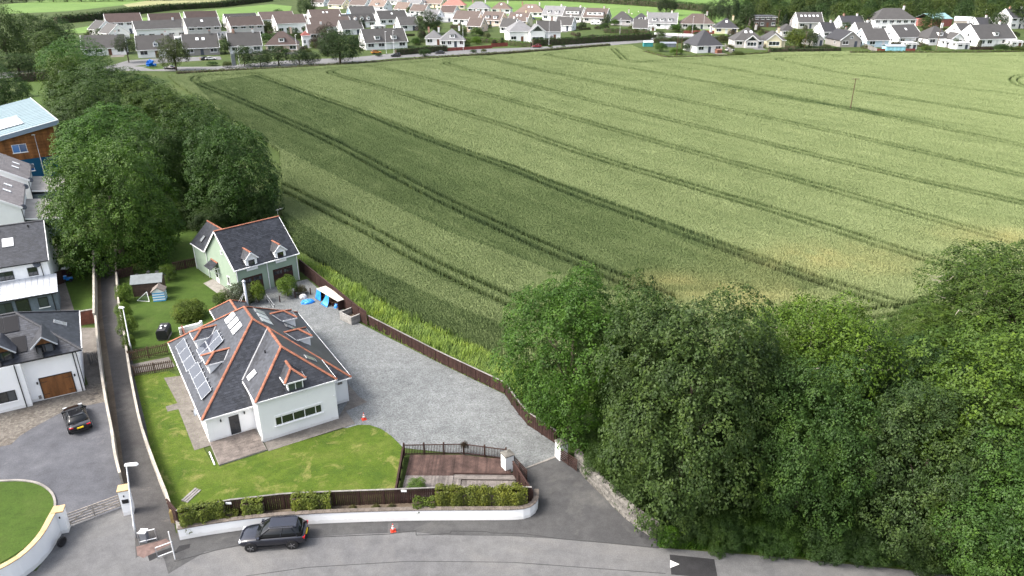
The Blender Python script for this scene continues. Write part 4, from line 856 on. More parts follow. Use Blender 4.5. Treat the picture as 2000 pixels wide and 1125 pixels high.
for u_ in (2.15, 5.9):                                                       # gabled dormers breaking the eave
    zt = ge + .95; hw_ = .85; zr_ = zt + .75; dv = lambda z: (z - ge) / gk
    MB().prism([(u_ - .7, .1), (u_ + .7, .1), (u_ + .7, dv(zt) + .1), (u_ - .7, dv(zt) + .1)], ge - .6, zt).poly([(u_ - .7, .1, zt), (u_ + .7, .1, zt), (u_, .1, zr_ - .08)]).build('dormer_wall', WPAINT, K)
    a0, a1, rA, rB = (u_ - hw_, -.12, zt - .08), (u_ + hw_, -.12, zt - .08), (u_, -.12, zr_), (u_, dv(zr_), zr_)
    b0, b1 = (u_ - hw_, dv(zt), zt - .08), (u_ + hw_, dv(zt), zt - .08)
    dr = roof_slab(K, [[b0, a0, rA, rB], [a1, b1, rB, rA]], SLATE, 'dormer_roof'); slates(dr, [b0, a0, rA, rB], gauge=.18); slates(dr, [a1, b1, rB, rA], gauge=.18); ridge(dr, rA, rB, L=.38)
    for q in (a0, a1): MB().bar(Vector(q) - Vector((0, 0, .03)), Vector(rA) - Vector((0, 0, .03)), .05, .15).build('barge_board', WPAINT, dr)
    window(K, (u_, .1, ge - .35), .95, 1.15, 0, 1, sill=False)
for u_ in (2.0, 6.0):                                                        # garage doors
    d = MB().box(-1.3, 1.3, -.03, .05, 0, 2.25).build('garage_door', BROWN, K, mat4=Matrix.Translation((u_, .25, 0)))
    for s in (-1, 1):
        for i in range(3): MB().box(s * .65 - .52 + i * .36, s * .65 - .52 + i * .36 + .30, -.045, -.032, 1.55, 2.0).build('pane', GLASS, d)
        for z in (.15, 1.4): MB().box(s * .65 - .55, s * .65 + .55, -.05, -.033, z, z + .1).build('rail', BROWN, d)
for u_, z in ((.18, ge), (4.05, ge), (gw - .15, ge)): downpipe(K, u_, .18, 0, z - .1)
downpipe(K, -.02, 12.8, 0, ge - .1); downpipe(K, .02, 8.75, 0, ge)
dd = MB().box(-.45, .45, -.02, .06, 0, 2.05).build('side_door', WPAINT, K, mat4=Matrix.Translation((.1, 6.3, .05)) @ Matrix.Rotation(R(-90), 4, 'Z')); MB().box(-.33, .33, -.03, -.021, .7, 1.9).build('pane', GLASS, dd)
window(K, (.1, 2.7, .95), .7, 1.05, R(-90), 1); window(K, (.1, 3.6, 4.6), .5, .5, R(-90), 1, sill=False)
po = roof_slab(K, [[(-1.0, 5.3, 2.3), (-1.0, 7.3, 2.3), (.1, 7.3, 2.95), (.1, 5.3, 2.95)]], SLATE, 'porch_roof'); slates(po, [(-1.0, 7.3, 2.3), (-1.0, 5.3, 2.3), (.1, 5.3, 2.95), (.1, 7.3, 2.95)], gauge=.18); ridge(po, (.05, 5.3, 2.95), (.05, 7.3, 2.95), L=.4)
MB().bar((-1., 5.35, 2.22), (.1, 5.35, 2.22), .07, .07).bar((-.9, 5.35, 2.2), (.1, 5.35, 1.4), .06, .06).bar((-.9, 7.25, 2.2), (.1, 7.25, 1.4), .06, .06).build('bracket', WPAINT, po)
MB().tube([(gw + .1, gd / 2, gr), (gw + .1, gd / 2, gr + .9)], .015, 5).bar((gw - .1, gd / 2, gr + .85), (gw + 1.1, gd / 2 + .3, gr + .85), .02, .02).bar((gw + .2, gd / 2 - .2, gr + .85), (gw + .2, gd / 2 + .4, gr + .85), .012, .012).bar((gw + .6, gd / 2 - .1, gr + .85), (gw + .6, gd / 2 + .5, gr + .85), .012, .012).build('aerial', STEEL, K)
KL = lambda u_, v_: GO + Vector((u_ * math.cos(R(43.25)) - v_ * math.sin(R(43.25)), u_ * math.sin(R(43.25)) + v_ * math.cos(R(43.25)), 0))
sheet('side_path', [KL(*q) for q in ((-1.4, -.3), (.2, -.3), (.2, 8.), (-1.4, 7.4))], .018, ground_mat('pale_paving', [(.30, .28, .25), (.34, .32, .29), (.38, .36, .33)], (.5, 2.), 9.))
# ---------------------------------------------------------------- neighbouring houses on the left
DARKF = M('anthracite_frame', (.018, .019, .021), .4, .1, 1.)
def fr(name, label, o, deg): return thing(name, label, 'house', o, R(deg))
AO = G(168, 762)
A = fr('neighbour_house', 'white house with oak garage door, slate hipped roof and black solar panels', AO, 29.5)
az_, ar_ = 4.45, 7.35; ae = .55; av0, av1 = -.45, 8.9; ah = (av1 - av0) / 2
b = MB().prism([(-14, 0), (-.05, 0), (-.05, 8.4), (-14, 8.4)], -.05, az_); b.build('wall', WHITE, A)
MB().prism([(-14, -.62), (-4.3, -.62), (-4.3, .1), (-14, .1)], -.05, az_ - .08).build('wall', WHITE, A)
aA, aB = (ae - ah, (av0 + av1) / 2, ar_), (-14.5, (av0 + av1) / 2, ar_)
e0, e1, e2, e3 = (-14.5, av0 - .3, az_ - .1), (ae, av0, az_), (ae, av1, az_), (-14.5, av1, az_)
ar = roof_slab(A, [[(-14.5, av0, az_), e1, aA, aB], [e1, e2, aA], [e2, e3, aB, aA]], SLATE)
slates(ar, [(-14.5, av0, az_), e1, aA, aB]); slates(ar, [e1, e2, aA]); slates(ar, [e2, e3, aB, aA])
SLR = M('slate_ridge', (.06, .06, .065), .6, .2)
for p_, q_ in ((e1, aA), (e2, aA), (aA, aB)): ridge(ar, p_, q_, SLR, L=.5, w_=.13, h_=.08)
gutter(A, (-14.5, av0 - .05, az_ - .05), (ae, av0 - .05, az_ - .05), DARKF); MB().bar((ae + .03, av0, az_ - .03), (ae + .03, av1, az_ - .03), .06, .2).build('fascia', WPAINT, A)
for u_, v_ in ((-.25, -.08), (-4.75, -.70)): downpipe(A, u_, v_, 0, az_ - .05, DARKF)
downpipe(A, -.02, .3, 0, az_ - .05, DARKF)
d = MB().box(-1.27, 1.27, -.02, .04, 0, 2.15).build('garage_door', OAK, A, mat4=Matrix.Translation((-2.05, 0, .08)))
for i in range(12): MB().box(-1.22 + i * .2035, -1.22 + i * .2035 + .197, -.045, -.021, .04, 2.1).build('door_board', OAK, d)
MB().box(-1.33, -1.27, -.06, .04, 0, 2.2).box(1.27, 1.33, -.06, .04, 0, 2.2).box(-1.33, 1.33, -.06, .04, 2.15, 2.21).build('door_frame', DARKF, d)
for s in (-1, 1):
    for z in (.45, 1.7): MB().box(s * 1.25 - (.5 if s > 0 else 0), s * 1.25 + (0 if s > 0 else .5), -.06, -.046, z, z + .04).build('hinge', BLACKP, d)
window(A, (-6.2, -.62, .95), 1.9, 1.05, 0, 3, DARKF)
for u_ in (-2.2, -5.4):
    zt = 5.55; dvA = lambda z: av0 + (z - az_) * ah / (ar_ - az_); hw_ = 1.05; zr_ = zt + .85
    MB().prism([(u_ - .72, .02), (u_ + .72, .02), (u_ + .72, dvA(zt)), (u_ - .72, dvA(zt))], 4.3, zt).build('dormer_wall', DARKF, A)
    MB().poly([(u_ - .72, .015, zt), (u_ + .72, .015, zt), (u_, .015, zr_ - .1)]).build('gable_boarding', OAK, A)
    a0, a1, rA, rB, b0, b1 = (u_ - hw_, -.45, zt - .12), (u_ + hw_, -.45, zt - .12), (u_, -.45, zr_), (u_, dvA(zr_), zr_), (u_ - hw_, dvA(zt), zt - .12), (u_ + hw_, dvA(zt), zt - .12)
    dr = roof_slab(A, [[b0, a0, rA, rB], [a1, b1, rB, rA]], SLATE, 'dormer_roof'); slates(dr, [b0, a0, rA, rB], gauge=.18); slates(dr, [a1, b1, rB, rA], gauge=.18)
    for q in (a0, a1): MB().bar(Vector(q), Vector(rA), .07, .10).build('barge_board', ALU, dr)
    window(A, (u_, .02, 4.3), 1.3, 1.2, 0, 2, DARKF)
    sash = MB().box(0, .6, -.02, .02, .1, 1.15).build('open_sash', DARKF, A, mat4=Matrix.Translation((u_ - .62, -.04, 4.3)) @ Matrix.Rotation(R(-50), 4, 'Z')); MB().box(.06, .54, -.026, -.021, .16, 1.09).build('pane', GLASS, sash)
aup = Vector((0, ah, ar_ - az_)).normalized(); azf = lambda v_: az_ + (v_ - av0) * (ar_ - az_) / ah
for (u_, v_, w_, h_) in ((-4.55, 3.15, 1.15, 1.75), (-5.75, 3.15, 1.15, 1.75), (-4.15, 1.1, 1.1, 1.75), (-6.95, 3.15, 1.15, 1.75)):
    f = plate(A, 'solar_panel', (u_, v_, azf(v_) + .06), (1, 0, 0), aup, w_, h_, .04, BLACKP); MB().box(-w_ / 2 + .02, w_ / 2 - .02, -h_ / 2 + .02, h_ / 2 - .02, .0402, .043).build('solar_cells', M('matt_black_cells', (.008, .008, .01), .4, .1, 1., 0, 0, .2), f)
skylight(A, (-.95, 4.4, az_ + (ae + .95) * (ar_ - az_) / ah + .02), (0, 1, 0), Vector((-ah, 0, ar_ - az_)), .75, 1.15, STEEL, SKYG)
for u_ in (-.55, -3.55): MB().box(u_ - .06, u_ + .06, -.14, -.0, 1.75, 1.95).build('wall_lamp', BLACKP, A)
MB().box(-3.75, -3.55, -.14, 0, .25, .55).build('meter_box', CONC, A)
# house with the metal roofed extension
BO = G(120, 606)
Bh = fr('extension_house', 'white house with grey boarded extension under a standing seam metal roof', BO, 29.)
b = MB().prism([(-14, 3.95), (-.45, 3.95), (-.45, 16.6), (-14, 16.6)], -.05, 5.1)
b.poly([(-.45, 3.95, 5.1), (-.45, 16.6, 5.1), (-.45, 10.3, 7.9)]); b.build('wall', WHITE, Bh)
f1_ = [(-14.5, 3.65, 5.05), (-.25, 3.65, 5.05), (-.25, 10.3, 8.), (-14.5, 10.3, 8.)]; f2_ = [(-.25, 16.95, 5.05), (-14.5, 16.95, 5.05), (-14.5, 10.3, 8.), (-.25, 10.3, 8.)]
br_ = roof_slab(Bh, [f1_, f2_], SLATE); slates(br_, f1_); slates(br_, f2_); ridge(br_, (-.25, 10.3, 8.), (-14.5, 10.3, 8.), SLR, L=.5, w_=.13, h_=.07)
gutter(Bh, (-14.5, 3.6, 5.0), (-.25, 3.6, 5.0), DARKF); downpipe(Bh, -1.15, 3.85, 3.2, 5., DARKF); MB().bar((-.22, 3.65, 5.0), (-.22, 10.3, 7.95), .06, .18).build('fascia', WPAINT, Bh)
skylight(Bh, (-4.1, 7.35, 5.05 + 3.7 * .4436 + .02), (1, 0, 0), Vector((0, 6.65, 2.95)), 1.15, 1.5, STEEL, SKYB)
for u_ in (-1.9, -4.9): MB().tube([(u_, 9.5, 7.6), (u_, 9.5, 7.95)], .09, 8).build('roof_vent', BLACKP, Bh)
window(Bh, (-2.1, 3.95, 3.35), 1.0, 1.05, 0, 1, DARKF); window(Bh, (-4.9, 3.95, 3.3), 1.8, 1.05, 0, 2, DARKF)
dish(Bh, (-1.55, 3.75, 4.75), R(25), .42)
EXT = M('blue_grey_boarding', (.135, .165, .19), .75, .15, 1., 0, .1, .25)
MB().prism([(-14, .15), (-.1, .15), (-.1, 3.94), (-14, 3.94)], -.05, 2.3).build('extension_wall', EXT, Bh)
for i in range(9): MB().box(-14, -.07, .12, .149, .12 + i * .25, .12 + i * .25 + .235).build('boarding', EXT, Bh)
m_ = roof_slab(Bh, [[(-14.2, -.15, 2.4), (.15, -.15, 2.4), (.15, 3.94, 3.2), (-14.2, 3.94, 3.2)]], ALU, 'metal_roof')
for i in range(24): MB().bar((-.05 - i * .6, -.15, 2.42), (-.05 - i * .6, 3.94, 3.22), .03, .05).build('standing_seam', ALU, m_)
gutter(Bh, (-14.2, -.2, 2.33), (.2, -.2, 2.33), DARKF, .14)
window(Bh, (-1.5, .12, .75), .95, 1.2, 0, 1, DARKF); window(Bh, (-3.5, .12, .1), 1.3, 2.0, 0, 1, DARKF, sill=False); window(Bh, (-5.2, .12, .5), 1.4, 1.5, 0, 2, DARKF)
downpipe(Bh, -.5, .05, 0, 2.3, DARKF)
# two terraced houses with pale corrugated rear annexes
TILE = (.20, .185, .185)
def terrace(o, label, rot, depth, wl, annex):
    T = fr('terraced_house', label, o, rot); zt, pk = 5.2, .62
    MB().prism([(-9, 0), (0, 0), (0, depth), (-9, depth)], -.05, zt).poly([(-9, 0, zt), (0, 0, zt), (-4.5, 0, zt + 4.5 * pk)]).poly([(-9, depth, zt), (0, depth, zt), (-4.5, depth, zt + 4.5 * pk)]).build('wall', WHITE, T)
    fR = [(.25, -.2, zt - .15), (.25, depth + .2, zt - .15), (-4.5, depth + .2, zt + 4.5 * pk), (-4.5, -.2, zt + 4.5 * pk)]; fL = [(-9.2, depth + .2, zt - .15), (-9.2, -.2, zt - .15), (-4.5, -.2, zt + 4.5 * pk), (-4.5, depth + .2, zt + 4.5 * pk)]
    r_ = roof_slab(T, [fR, fL], RTILE, col=TILE); slates(r_, fR, RTILE, .32, .34, TILE, 'tile_courses'); slates(r_, fL, RTILE, .32, .34, TILE, 'tile_courses')
    MB().bar((.25, -.24, zt - .22), (-4.5, -.24, zt + 4.5 * pk - .08), .06, .28).build('barge_board', WPAINT, r_); MB().bar((.28, -.2, zt - .25), (.28, depth + .2, zt - .25), .12, .12).build('gutter', DARKF, T)
    downpipe(T, .06, .25, 0, zt - .2, DARKF)
    for v_ in (depth * .45, depth * .7): skylight(T, (-1.6, v_, zt + 1.6 * pk + .03), (0, 1, 0), Vector((-1, 0, pk)), .8, 1.1, STEEL, SKYB)
    v0, v1 = annex
    MB().prism([(0, v0), (4.4, v0), (4.4, v1), (0, v1)], -.05, 2.45).build('annex_wall', EXT, T)
    cor = roof_slab(T, [[(.02, v0 - .2, 3.25), (4.7, v0 - .2, 2.55), (4.7, v1 + .2, 2.55), (.02, v1 + .2, 3.25)]], M('corrugated_sheet', (.36, .34, .315), .7, .2, .6, 0, .1, .3), 'annex_roof')
    n = int((v1 - v0) / .3)
    for i in range(n): v_ = v0 + (i + .5) * (v1 - v0) / n; MB().bar((.02, v_, 3.26), (4.68, v_, 2.565), .12, .05).build('corrugation', MATS['corrugated_sheet'], cor)
    MB().bar((0.02, v0 - .23, 3.15), (4.7, v0 - .23, 2.46), .05, .22).build('fascia', WPAINT, cor)
    window(T, (3.2, v0, 1.2), .5, .5, 0, 1, DARKF, sill=False); dish(T, (.3, .6, zt - .3), R(40), .42); dish(T, (.3, depth - 1., zt - .3), R(40), .42)
    MB().tube([(-2.8, depth * .4, zt + 1.6), (-2.8, depth * .4, zt + 3.4)], .02, 5).bar((-3.3, depth * .4, zt + 3.3), (-2.2, depth * .4 + .3, zt + 3.3), .02, .02).build('aerial', STEEL, T)
    return T
terrace(G(42, 431.5, 0) * 0 + Vector((-70.0, 99.9, 0)), 'white gabled terraced house with grey tiles next to the extension house', 30, 13.6, 1, (.8, 11.5))
terrace(Vector((-77.6, 114.2, 0)), 'white gabled terraced house with two roof windows below the timber clad building', 30, 11.5, 1, (.6, 10.2))
# timber clad community building
CO = G(127, 340)
C = thing('clad_building', 'community building with cedar boards over blue render and a pale mono-pitch roof', 'building', CO, R(39))
cl, cd, z0, z1, zb = 26., 30., 5.0, 9.7, 3.75
b = MB(); b.prism([(-cl, 0), (0, 0), (0, cd), (-cl, cd)], -.05, zb); w_ = b.build('blue_wall', TINT, C); w_.color = (.012, .085, .17, 1)
b = MB(); pr = [(-cl, .02, zb), (0, .02, zb), (0, .02, z1), (-cl, .02, z0)]; pb_ = [(q[0], cd, q[2]) for q in pr]
b.poly(pr); b.poly(pb_[::-1]); b.poly([pr[1], pb_[1], pb_[2], pr[2]]); b.poly([pr[0], pr[3], pb_[3], pb_[0]]); uw = b.build('upper_wall', CLAD, C)
for i in range(22):
    z = zb + i * .27; x0 = -cl if z + .26 <= z0 else -cl + (z + .26 - z0) / (z1 - z0) * cl
    if x0 > -1: continue
    n = 5; L = -x0 / n
    xs = [x0] + sorted(random.uniform(x0 + .5, -.5) for _ in range(3)) + [0]
    for p_, q_ in zip(xs[:-1], xs[1:]):
        if q_ - p_ > .15: MB().box(p_ + .003, q_ - .003, -.03, .018, z + .004, z + .262).build('cedar_board', CLAD, uw)
o2 = .9; rfC = [(-cl - o2, -o2, z0 + .05), (o2, -o2, z1 + .5), (o2, cd + o2, z1 + .5), (-cl - o2, cd + o2, z0 + .05)]
PALEM = M('pale_blue_metal', (.16, .215, .235), .75, .08, .4, 0, 0, .2, 0.)
cr = roof_slab(C, [rfC], PALEM, th=.12)
sl_ = (z1 + .45 - z0) / (cl + 2 * o2)
for i in range(20): v_ = -o2 + .3 + i * 1.6; MB().bar((-cl - o2, v_, z0 + .07), (o2, v_, z1 + .52), .05, .04).build('roof_seam', PALEM, cr)
fas = M('blue_grey_fascia', (.20, .25, .31), .5, .05)
MB().bar((-cl - o2, -o2 - .06, z0 - .25), (o2, -o2 - .06, z1 + .2), .1, .75).build('fascia', fas, cr); MB().bar((o2 + .05, -o2, z1 + .35), (o2 + .05, cd + o2, z1 + .35), .12, .5).build('fascia', ALU, cr)
MB().bar((-cl - o2, -o2 - .02, z0 + .14), (o2, -o2 - .02, z1 + .6), .25, .06).build('verge_trim', ALU, cr)
px_ = plate(C, 'solar_panel', (-6.5, 9.5, z0 + .05 + (cl + o2 - 6.5) * sl_ + .12), (0, 1, 0), Vector((-1, 0, -sl_)), 9.5, 5.2, .05, ALU); MB().box(-4.65, 4.65, -2.5, 2.5, .0505, .054).build('solar_cells', M('silver_cells', (.42, .43, .45), .25, .25, .7, spec=.8), px_)
window(C, (-6.1, -.03, 5.1), 2.3, 1.5, 0, 2, WPAINT, glass=glass_mat('blue_glass', (.05, .13, .30), .05)); window(C, (-5.7, 0, 1.5), 2.2, 1.3, 0, 2, WPAINT, glass=glass_mat('deep_blue_glass', (.01, .09, .35), .05)); MB().box(-1.9, -1.6, -.12, 0, 3.2, 3.4).build('wall_lamp', CONC, C)

# ---------------------------------------------------------------- fences, walls, gates
def board_fence(pts, h, label, mat=BROWN, post=1.83, bw=.14, caps=True, name='board_fence', gap=.006, cap_mat=None):
    pts = resample(pts, post); o0 = pts[0].copy(); o0.z = 0; F = thing(name, label, 'fence', o0)
    for i, (p, q) in enumerate(zip(pts[:-1], pts[1:])):
        p, q = p - o0, q - o0; d = (q - p); L = d.length; a = math.atan2(d.y, d.x); m = Matrix.Translation((p.x, p.y, 0)) @ Matrix.Rotation(a, 4, 'Z')
        b = MB(); n = max(1, round(L / bw)); st = L / n
        for j in range(n): b.box(j * st + gap, (j + 1) * st - gap, -.012 + .012 * (j % 2), .012 + .012 * (j % 2), .04, h - .03 + random.uniform(-.012, .012))
        b.box(0, L, .025, .06, h * .2, h * .2 + .08).box(0, L, .025, .06, h * .8, h * .8 + .08)
        pn = b.build('fence_panel', mat, F, mat4=m)
        MB().box(-.05, .05, -.04, .08, -.1, h + .03).build('post', mat, F, mat4=m)
        if caps: MB().box(0, L, -.05, .09, h + .002, h + .035).build('capping_rail', cap_mat or mat, F, mat4=m)
    return F
board_fence(PX([(586, 530), (700, 625), (718, 637)]), 1.75, 'tall dark brown board fence beside the green house and log store')
board_fence(PX([(720, 636), (860, 709), (985, 769)]), 1.25, 'long dark brown board fence between the gravel yard and the crop', cap_mat=GREYW)
board_fence(PX([(987, 771), (1005, 800), (1030, 830), (1086, 868)]), 1.35, 'dark brown board fence bending round to the gate pillar', cap_mat=GREYW)
ff = [(353, 1038), (450, 1017), (560, 1004), (640, 1000), (780, 995), (850, 992), (1038, 991)]
board_fence(PX(ff), 1.85, 'dark brown front garden fence topped with a pale rail', cap_mat=GREYW)
board_fence(PX([(354, 1036), (334, 1012)]), 1.75, 'short brown fence panel beside the end of the footpath')
board_fence(PX([(1040, 990), (1002, 930)]), 1.45, 'short dark brown fence beside the deck and driveway gate', post=1.4)
board_fence(PX([(340, 530), (386, 520)]), 1.2, 'low dark picket-like fence joining the green house', bw=.2, gap=.03)
board_fence(PX([(230, 545), (262, 538)]), 1.2, 'short dark fence behind the yellow green shrubs', bw=.2, gap=.03)
board_fence(PX([(358, 655), (372, 690)]), 1.2, 'reddish brown fence panel beside the oil tank', M('red_brown_wood', (.13, .05, .035), .85, .3, 2., .2))
board_fence(PX([(105, 505), (125, 500)]), 1.8, 'grey boarded fence behind the extension house', GREYW)
board_fence(PX([(104, 560), (126, 553)]), 1.7, 'dark brown lattice fence beside the small garden', BROWN)
def picket_fence(a, b_, h, label, mat=PICKET, sp=.165, group=None):
    a, b_ = Vector(a), Vector(b_); d = b_ - a; L = d.length; F = thing('picket_fence', label, 'fence', a, math.atan2(d.y, d.x), group)
    me = MB().prism([(-.045, -.011), (.045, -.011), (.045, .011), (-.045, .011)], .06, h).mesh('picket', mat)
    n = int(L / sp)
    for i in range(n): o = ob('picket', me, F); o.location = ((i + .5) * L / n, -.03, random.uniform(-.01, .01)); o.rotation_euler = (0, random.uniform(-.015, .015), 0)
    for z in (h * .25, h * .8): MB().box(0, L, -.018, .03, z - .04, z + .04).build('rail', mat, F)
    for i in range(int(L / 1.8) + 1): MB().box(-.05, .05, -.017, .08, -.1, h + .02).build('post', mat, F, mat4=Matrix.Translation((min(L, i * 1.8), .02, 0)))
    return F
picket_fence(G(253, 707), G(330, 690), 1.25, 'brown picket fence nearer the oil tank, closing the back garden')
picket_fence(G(263, 735), G(340, 722), 1.15, 'brown picket fence at the top of the front lawn', M('dark_picket_wood', (.10, .07, .052), .9, .3, 3., .3))
picket_fence(G(176, 712), G(200, 706), 1.2, 'short pale picket fence in the neighbour yard', GREYW)
sheet('fence_path', PX([(256, 712), (330, 697), (342, 716), (263, 730)]), .012, PAVED)
def wall_run(pts, h, th, mat, label, name, cap=None, caph=.06, over=.04, captop=None, step=.9, cat='wall'):
    pts = [Vector(p) for p in pts]; o0 = pts[0].copy(); o0.z = 0; W = thing(name, label, cat, o0); P = [p - o0 for p in pts]
    nr = []
    for i in range(len(P)):
        d = (P[min(i + 1, len(P) - 1)] - P[max(i - 1, 0)]); nr.append(Vector((-d.y, d.x, 0)).normalized())
    L_ = [p + n * th / 2 for p, n in zip(P, nr)]; R_ = [p - n * th / 2 for p, n in zip(P, nr)]
    hs = h if isinstance(h, list) else [h] * len(P)
    b = MB(); k = len(P)
    for p, z in zip(L_, hs): b.v += [(p.x, p.y, -.1), (p.x, p.y, z)]
    for p, z in zip(R_, hs): b.v += [(p.x, p.y, -.1), (p.x, p.y, z)]
    for i in range(k - 1):
        a, c = 2 * i, 2 * k + 2 * i; b.f += [(a, a + 1, a + 3, a + 2), (c, c + 2, c + 3, c + 1), (a + 1, c + 1, c + 3, a + 3)]
    b.f += [(0, 2 * k, 2 * k + 1, 1), (2 * k - 2, 2 * k - 1, 4 * k - 1, 4 * k - 2)]
    b.build('wall_body', mat, W)
    if cap:
        for i in range(k - 1):
            lf = lambda p, n, s: p + n * s * (th / 2 + over); a0, a1 = lf(P[i], nr[i], 1), lf(P[i + 1], nr[i + 1], 1); c0, c1 = lf(P[i], nr[i], -1), lf(P[i + 1], nr[i + 1], -1)
            g = (P[i + 1] - P[i]).normalized() * .006; z0_, z1_ = hs[i], hs[i + 1]; m = MB()
            q = [a0 + g, a1 - g, c1 - g, c0 + g]; zz = [z0_, z1_, z1_, z0_]; n0 = 0
            m.v = [(p.x, p.y, z + .002) for p, z in zip(q, zz)] + [(p.x, p.y, z + caph) for p, z in zip(q, zz)]
            m.f = [(0, 1, 2, 3), (7, 6, 5, 4), (0, 4, 5, 1), (1, 5, 6, 2), (2, 6, 7, 3), (3, 7, 4, 0)]
            m.build('coping_stone', cap, W)
    return W
# white retaining wall by the footway with a brown stone coping; bed behind it
base = smooth_line(PX([(352, 1052), (420, 1040), (520, 1027), (640, 1019), (800, 1014), (950, 1013), (1010, 1012), (1034, 1007), (1046, 994), (1047, 975)]), 6)
BEDC = M('coping', (.16, .135, .115), .9, .3, 3., .25, .3, fine=.3)
wall_run(resample(base, .5), .92, .3, WHITE, 'low white rendered wall curving along the footway, with stone coping', 'white_boundary_wall', BEDC)
sheet('planting_bed', PX([(352, 1048), (352, 1036), (450, 1016), (640, 999), (850, 991), (1040, 990), (1046, 990), (1010, 1010), (800, 1012), (640, 1017), (520, 1025)]), .55, EARTH)
wall_run(resample(PX([(353, 1051), (352, 1044), (351, 1036)]), .6), .9, .25, CONC, 'stub of low wall closing the end of the planting bed', 'bed_end_wall')
def ivy(line, h, label, col, dens=420, base=.0):
    I = thing('climbing_hedge', label, 'hedge', (line[0][0], line[0][1], 0)); o0 = line[0]
    pts = [(p[0] - o0[0], p[1] - o0[1]) for p in line]; q = hedge_quads(pts, h, .55, dens, .125, rough=.22); q[:, :, 2] += base
    c = ob('foliage', quads_mesh('ivy_foliage', q, LEAF), I); c.color = (*col, 1)
    b = MB()
    for p, r_ in zip(pts[:-1], pts[1:]): b.bar((p[0], p[1], base + h * .45), (r_[0], r_[1], base + h * .42), .2, h * .7)
    b.build('inner_branches', BARK, I); return I
IV = (.155, .20, .045)
ivy(PX([(358, 1044), (400, 1034), (445, 1025)]), 1.75, 'variegated ivy clump at the left end of the front fence beside the footpath', IV, base=.35)
ivy(PX([(440, 1026), (470, 1022)]), .6, 'low ivy growth spilling before the brown fence boards', (.14, .17, .05), base=.45, dens=320)
ivy(PX([(478, 1018), (520, 1014)]), 1.4, 'ivy tuft hugging the front fence above the parked dark car', IV, base=.35, dens=380)
ivy(PX([(575, 1009), (650, 1006)]), 1.45, 'ivy bush on the front fence between two bare board stretches', IV, base=.45)
ivy(PX([(852, 1000), (940, 999), (1030, 1000)]), 1.75, 'long variegated hedge above the white wall before the deck', (.16, .19, .04), base=.4)
ivy(PX([(808, 1006), (850, 1004)]), .8, 'low green shrub at the end of the long variegated hedge', (.11, .16, .03), base=.5, dens=320)
for x, y in ((690, 1006), (735, 1004), (765, 1003)): bush(x, y, 22, 22, (.10, .10, .035), 'low heather like plant in the bed before the bare fence boards', 'plants in the front bed')
# footpath walls
ALLEY = M('alley_wall', (.36, .33, .28), .9, .3, .8, 0, .2, fine=.25)
wall_run(resample(smooth_line(PX([(228, 500), (233, 590), (245, 660), (257, 740), (275, 830), (290, 880), (312, 940), (330, 985), (335, 1002)]), 5), 1.4), .95, .16, ALLEY, 'long pale low wall along the lawn side of the footpath', 'footpath_wall', ALLEY, .05, .02)
wall_run(resample(smooth_line(PX([(188, 500), (189, 560), (190, 640)]), 4), 1.4), 1.75, .18, ALLEY, 'tall pale wall between the small garden and footpath', 'footpath_wall', ALLEY, .05, .02)
wall_run(resample(smooth_line(PX([(192, 640), (200, 720), (212, 800), (225, 865), (232, 915), (242, 955)]), 4), 1.4), 1.5, .16, ALLEY, 'curving pale wall between the blue grey drive and footpath', 'footpath_wall', ALLEY, .05, .02)
BRICK = M('red_brick', (.16, .062, .045), .9, .3, 3., .2, .3)
wall_run(PX([(150, 636), (172, 632), (190, 629)]), 1.6, .22, BRICK, 'red brick garden wall behind the oak garage door house', 'brick_wall', CONC)
# curved white wall and gate pillars on the left
cw = smooth_line(PX([(-30, 1165), (0, 1148), (50, 1122), (90, 1085), (112, 1050), (124, 1030)]), 5)
hs = [1.75 + .2 * i / 25 for i in range(26)]
cwr = resample(cw, .55)
wall_run(cwr, [1.35 + .55 * i / (len(cwr) - 1) for i in range(len(cwr))], .28, WHITE, 'tall curved white wall with sandstone coping round the left lawn', 'curved_white_wall', CAPST, .07, .05)
def pillar(p, w_, h, label, capmat, deg=18, cap='flat', extra=None):
    P_ = thing('gate_pillar', label, 'pillar', p, R(deg)); MB().box(-w_ / 2, w_ / 2, -w_ / 2, w_ / 2, -.05, h).build('shaft', WHITE, P_); c = w_ / 2 + .06
    if cap == 'flat':
        for i in range(2): MB().box(-c + i * c + .004, i * c - .004, -c, c, h + .002, h + .10).build('cap_stone', capmat, P_)
    else:
        m = MB().box(-c, c, -c, c, h + .002, h + .08); n = len(m.v); m.v += [(-c, -c, h + .081), (c, -c, h + .081), (c, c, h + .081), (-c, c, h + .081), (0, 0, h + .28)]; m.f += [(n, n + 1, n + 4), (n + 1, n + 2, n + 4), (n + 2, n + 3, n + 4), (n + 3, n, n + 4)]; m.build('cap_stone', capmat, P_)
    return P_
P1 = pillar(G(127, 1036), .62, 1.85, 'white gate pillar at the end of the curved wall', CAPST); MB().box(.0, .08, -.36, -.31, 1.35, 1.5).build('lamp', BLACKP, P1)
P2 = pillar(G(253, 1000), .66, 2.15, 'white gate pillar with a black letter box beside the lamp post', CAPST); MB().box(-.2, .22, -.39, -.332, 1.1, 1.42).build('letter_box', BLACKP, P2); MB().box(-.04, .03, -.37, -.332, 1.65, 1.8).build('lamp', BLACKP, P2)
P3 = pillar(G(991, 917), .75, 1.5, 'white gate pillar with pyramid stone cap at the deck corner', STONE, 30, 'pyr')
P4 = pillar(G(1096, 893), .75, 1.5, 'white gate pillar with stone cap at the end of the brown fence', STONE, 30, 'pyr')
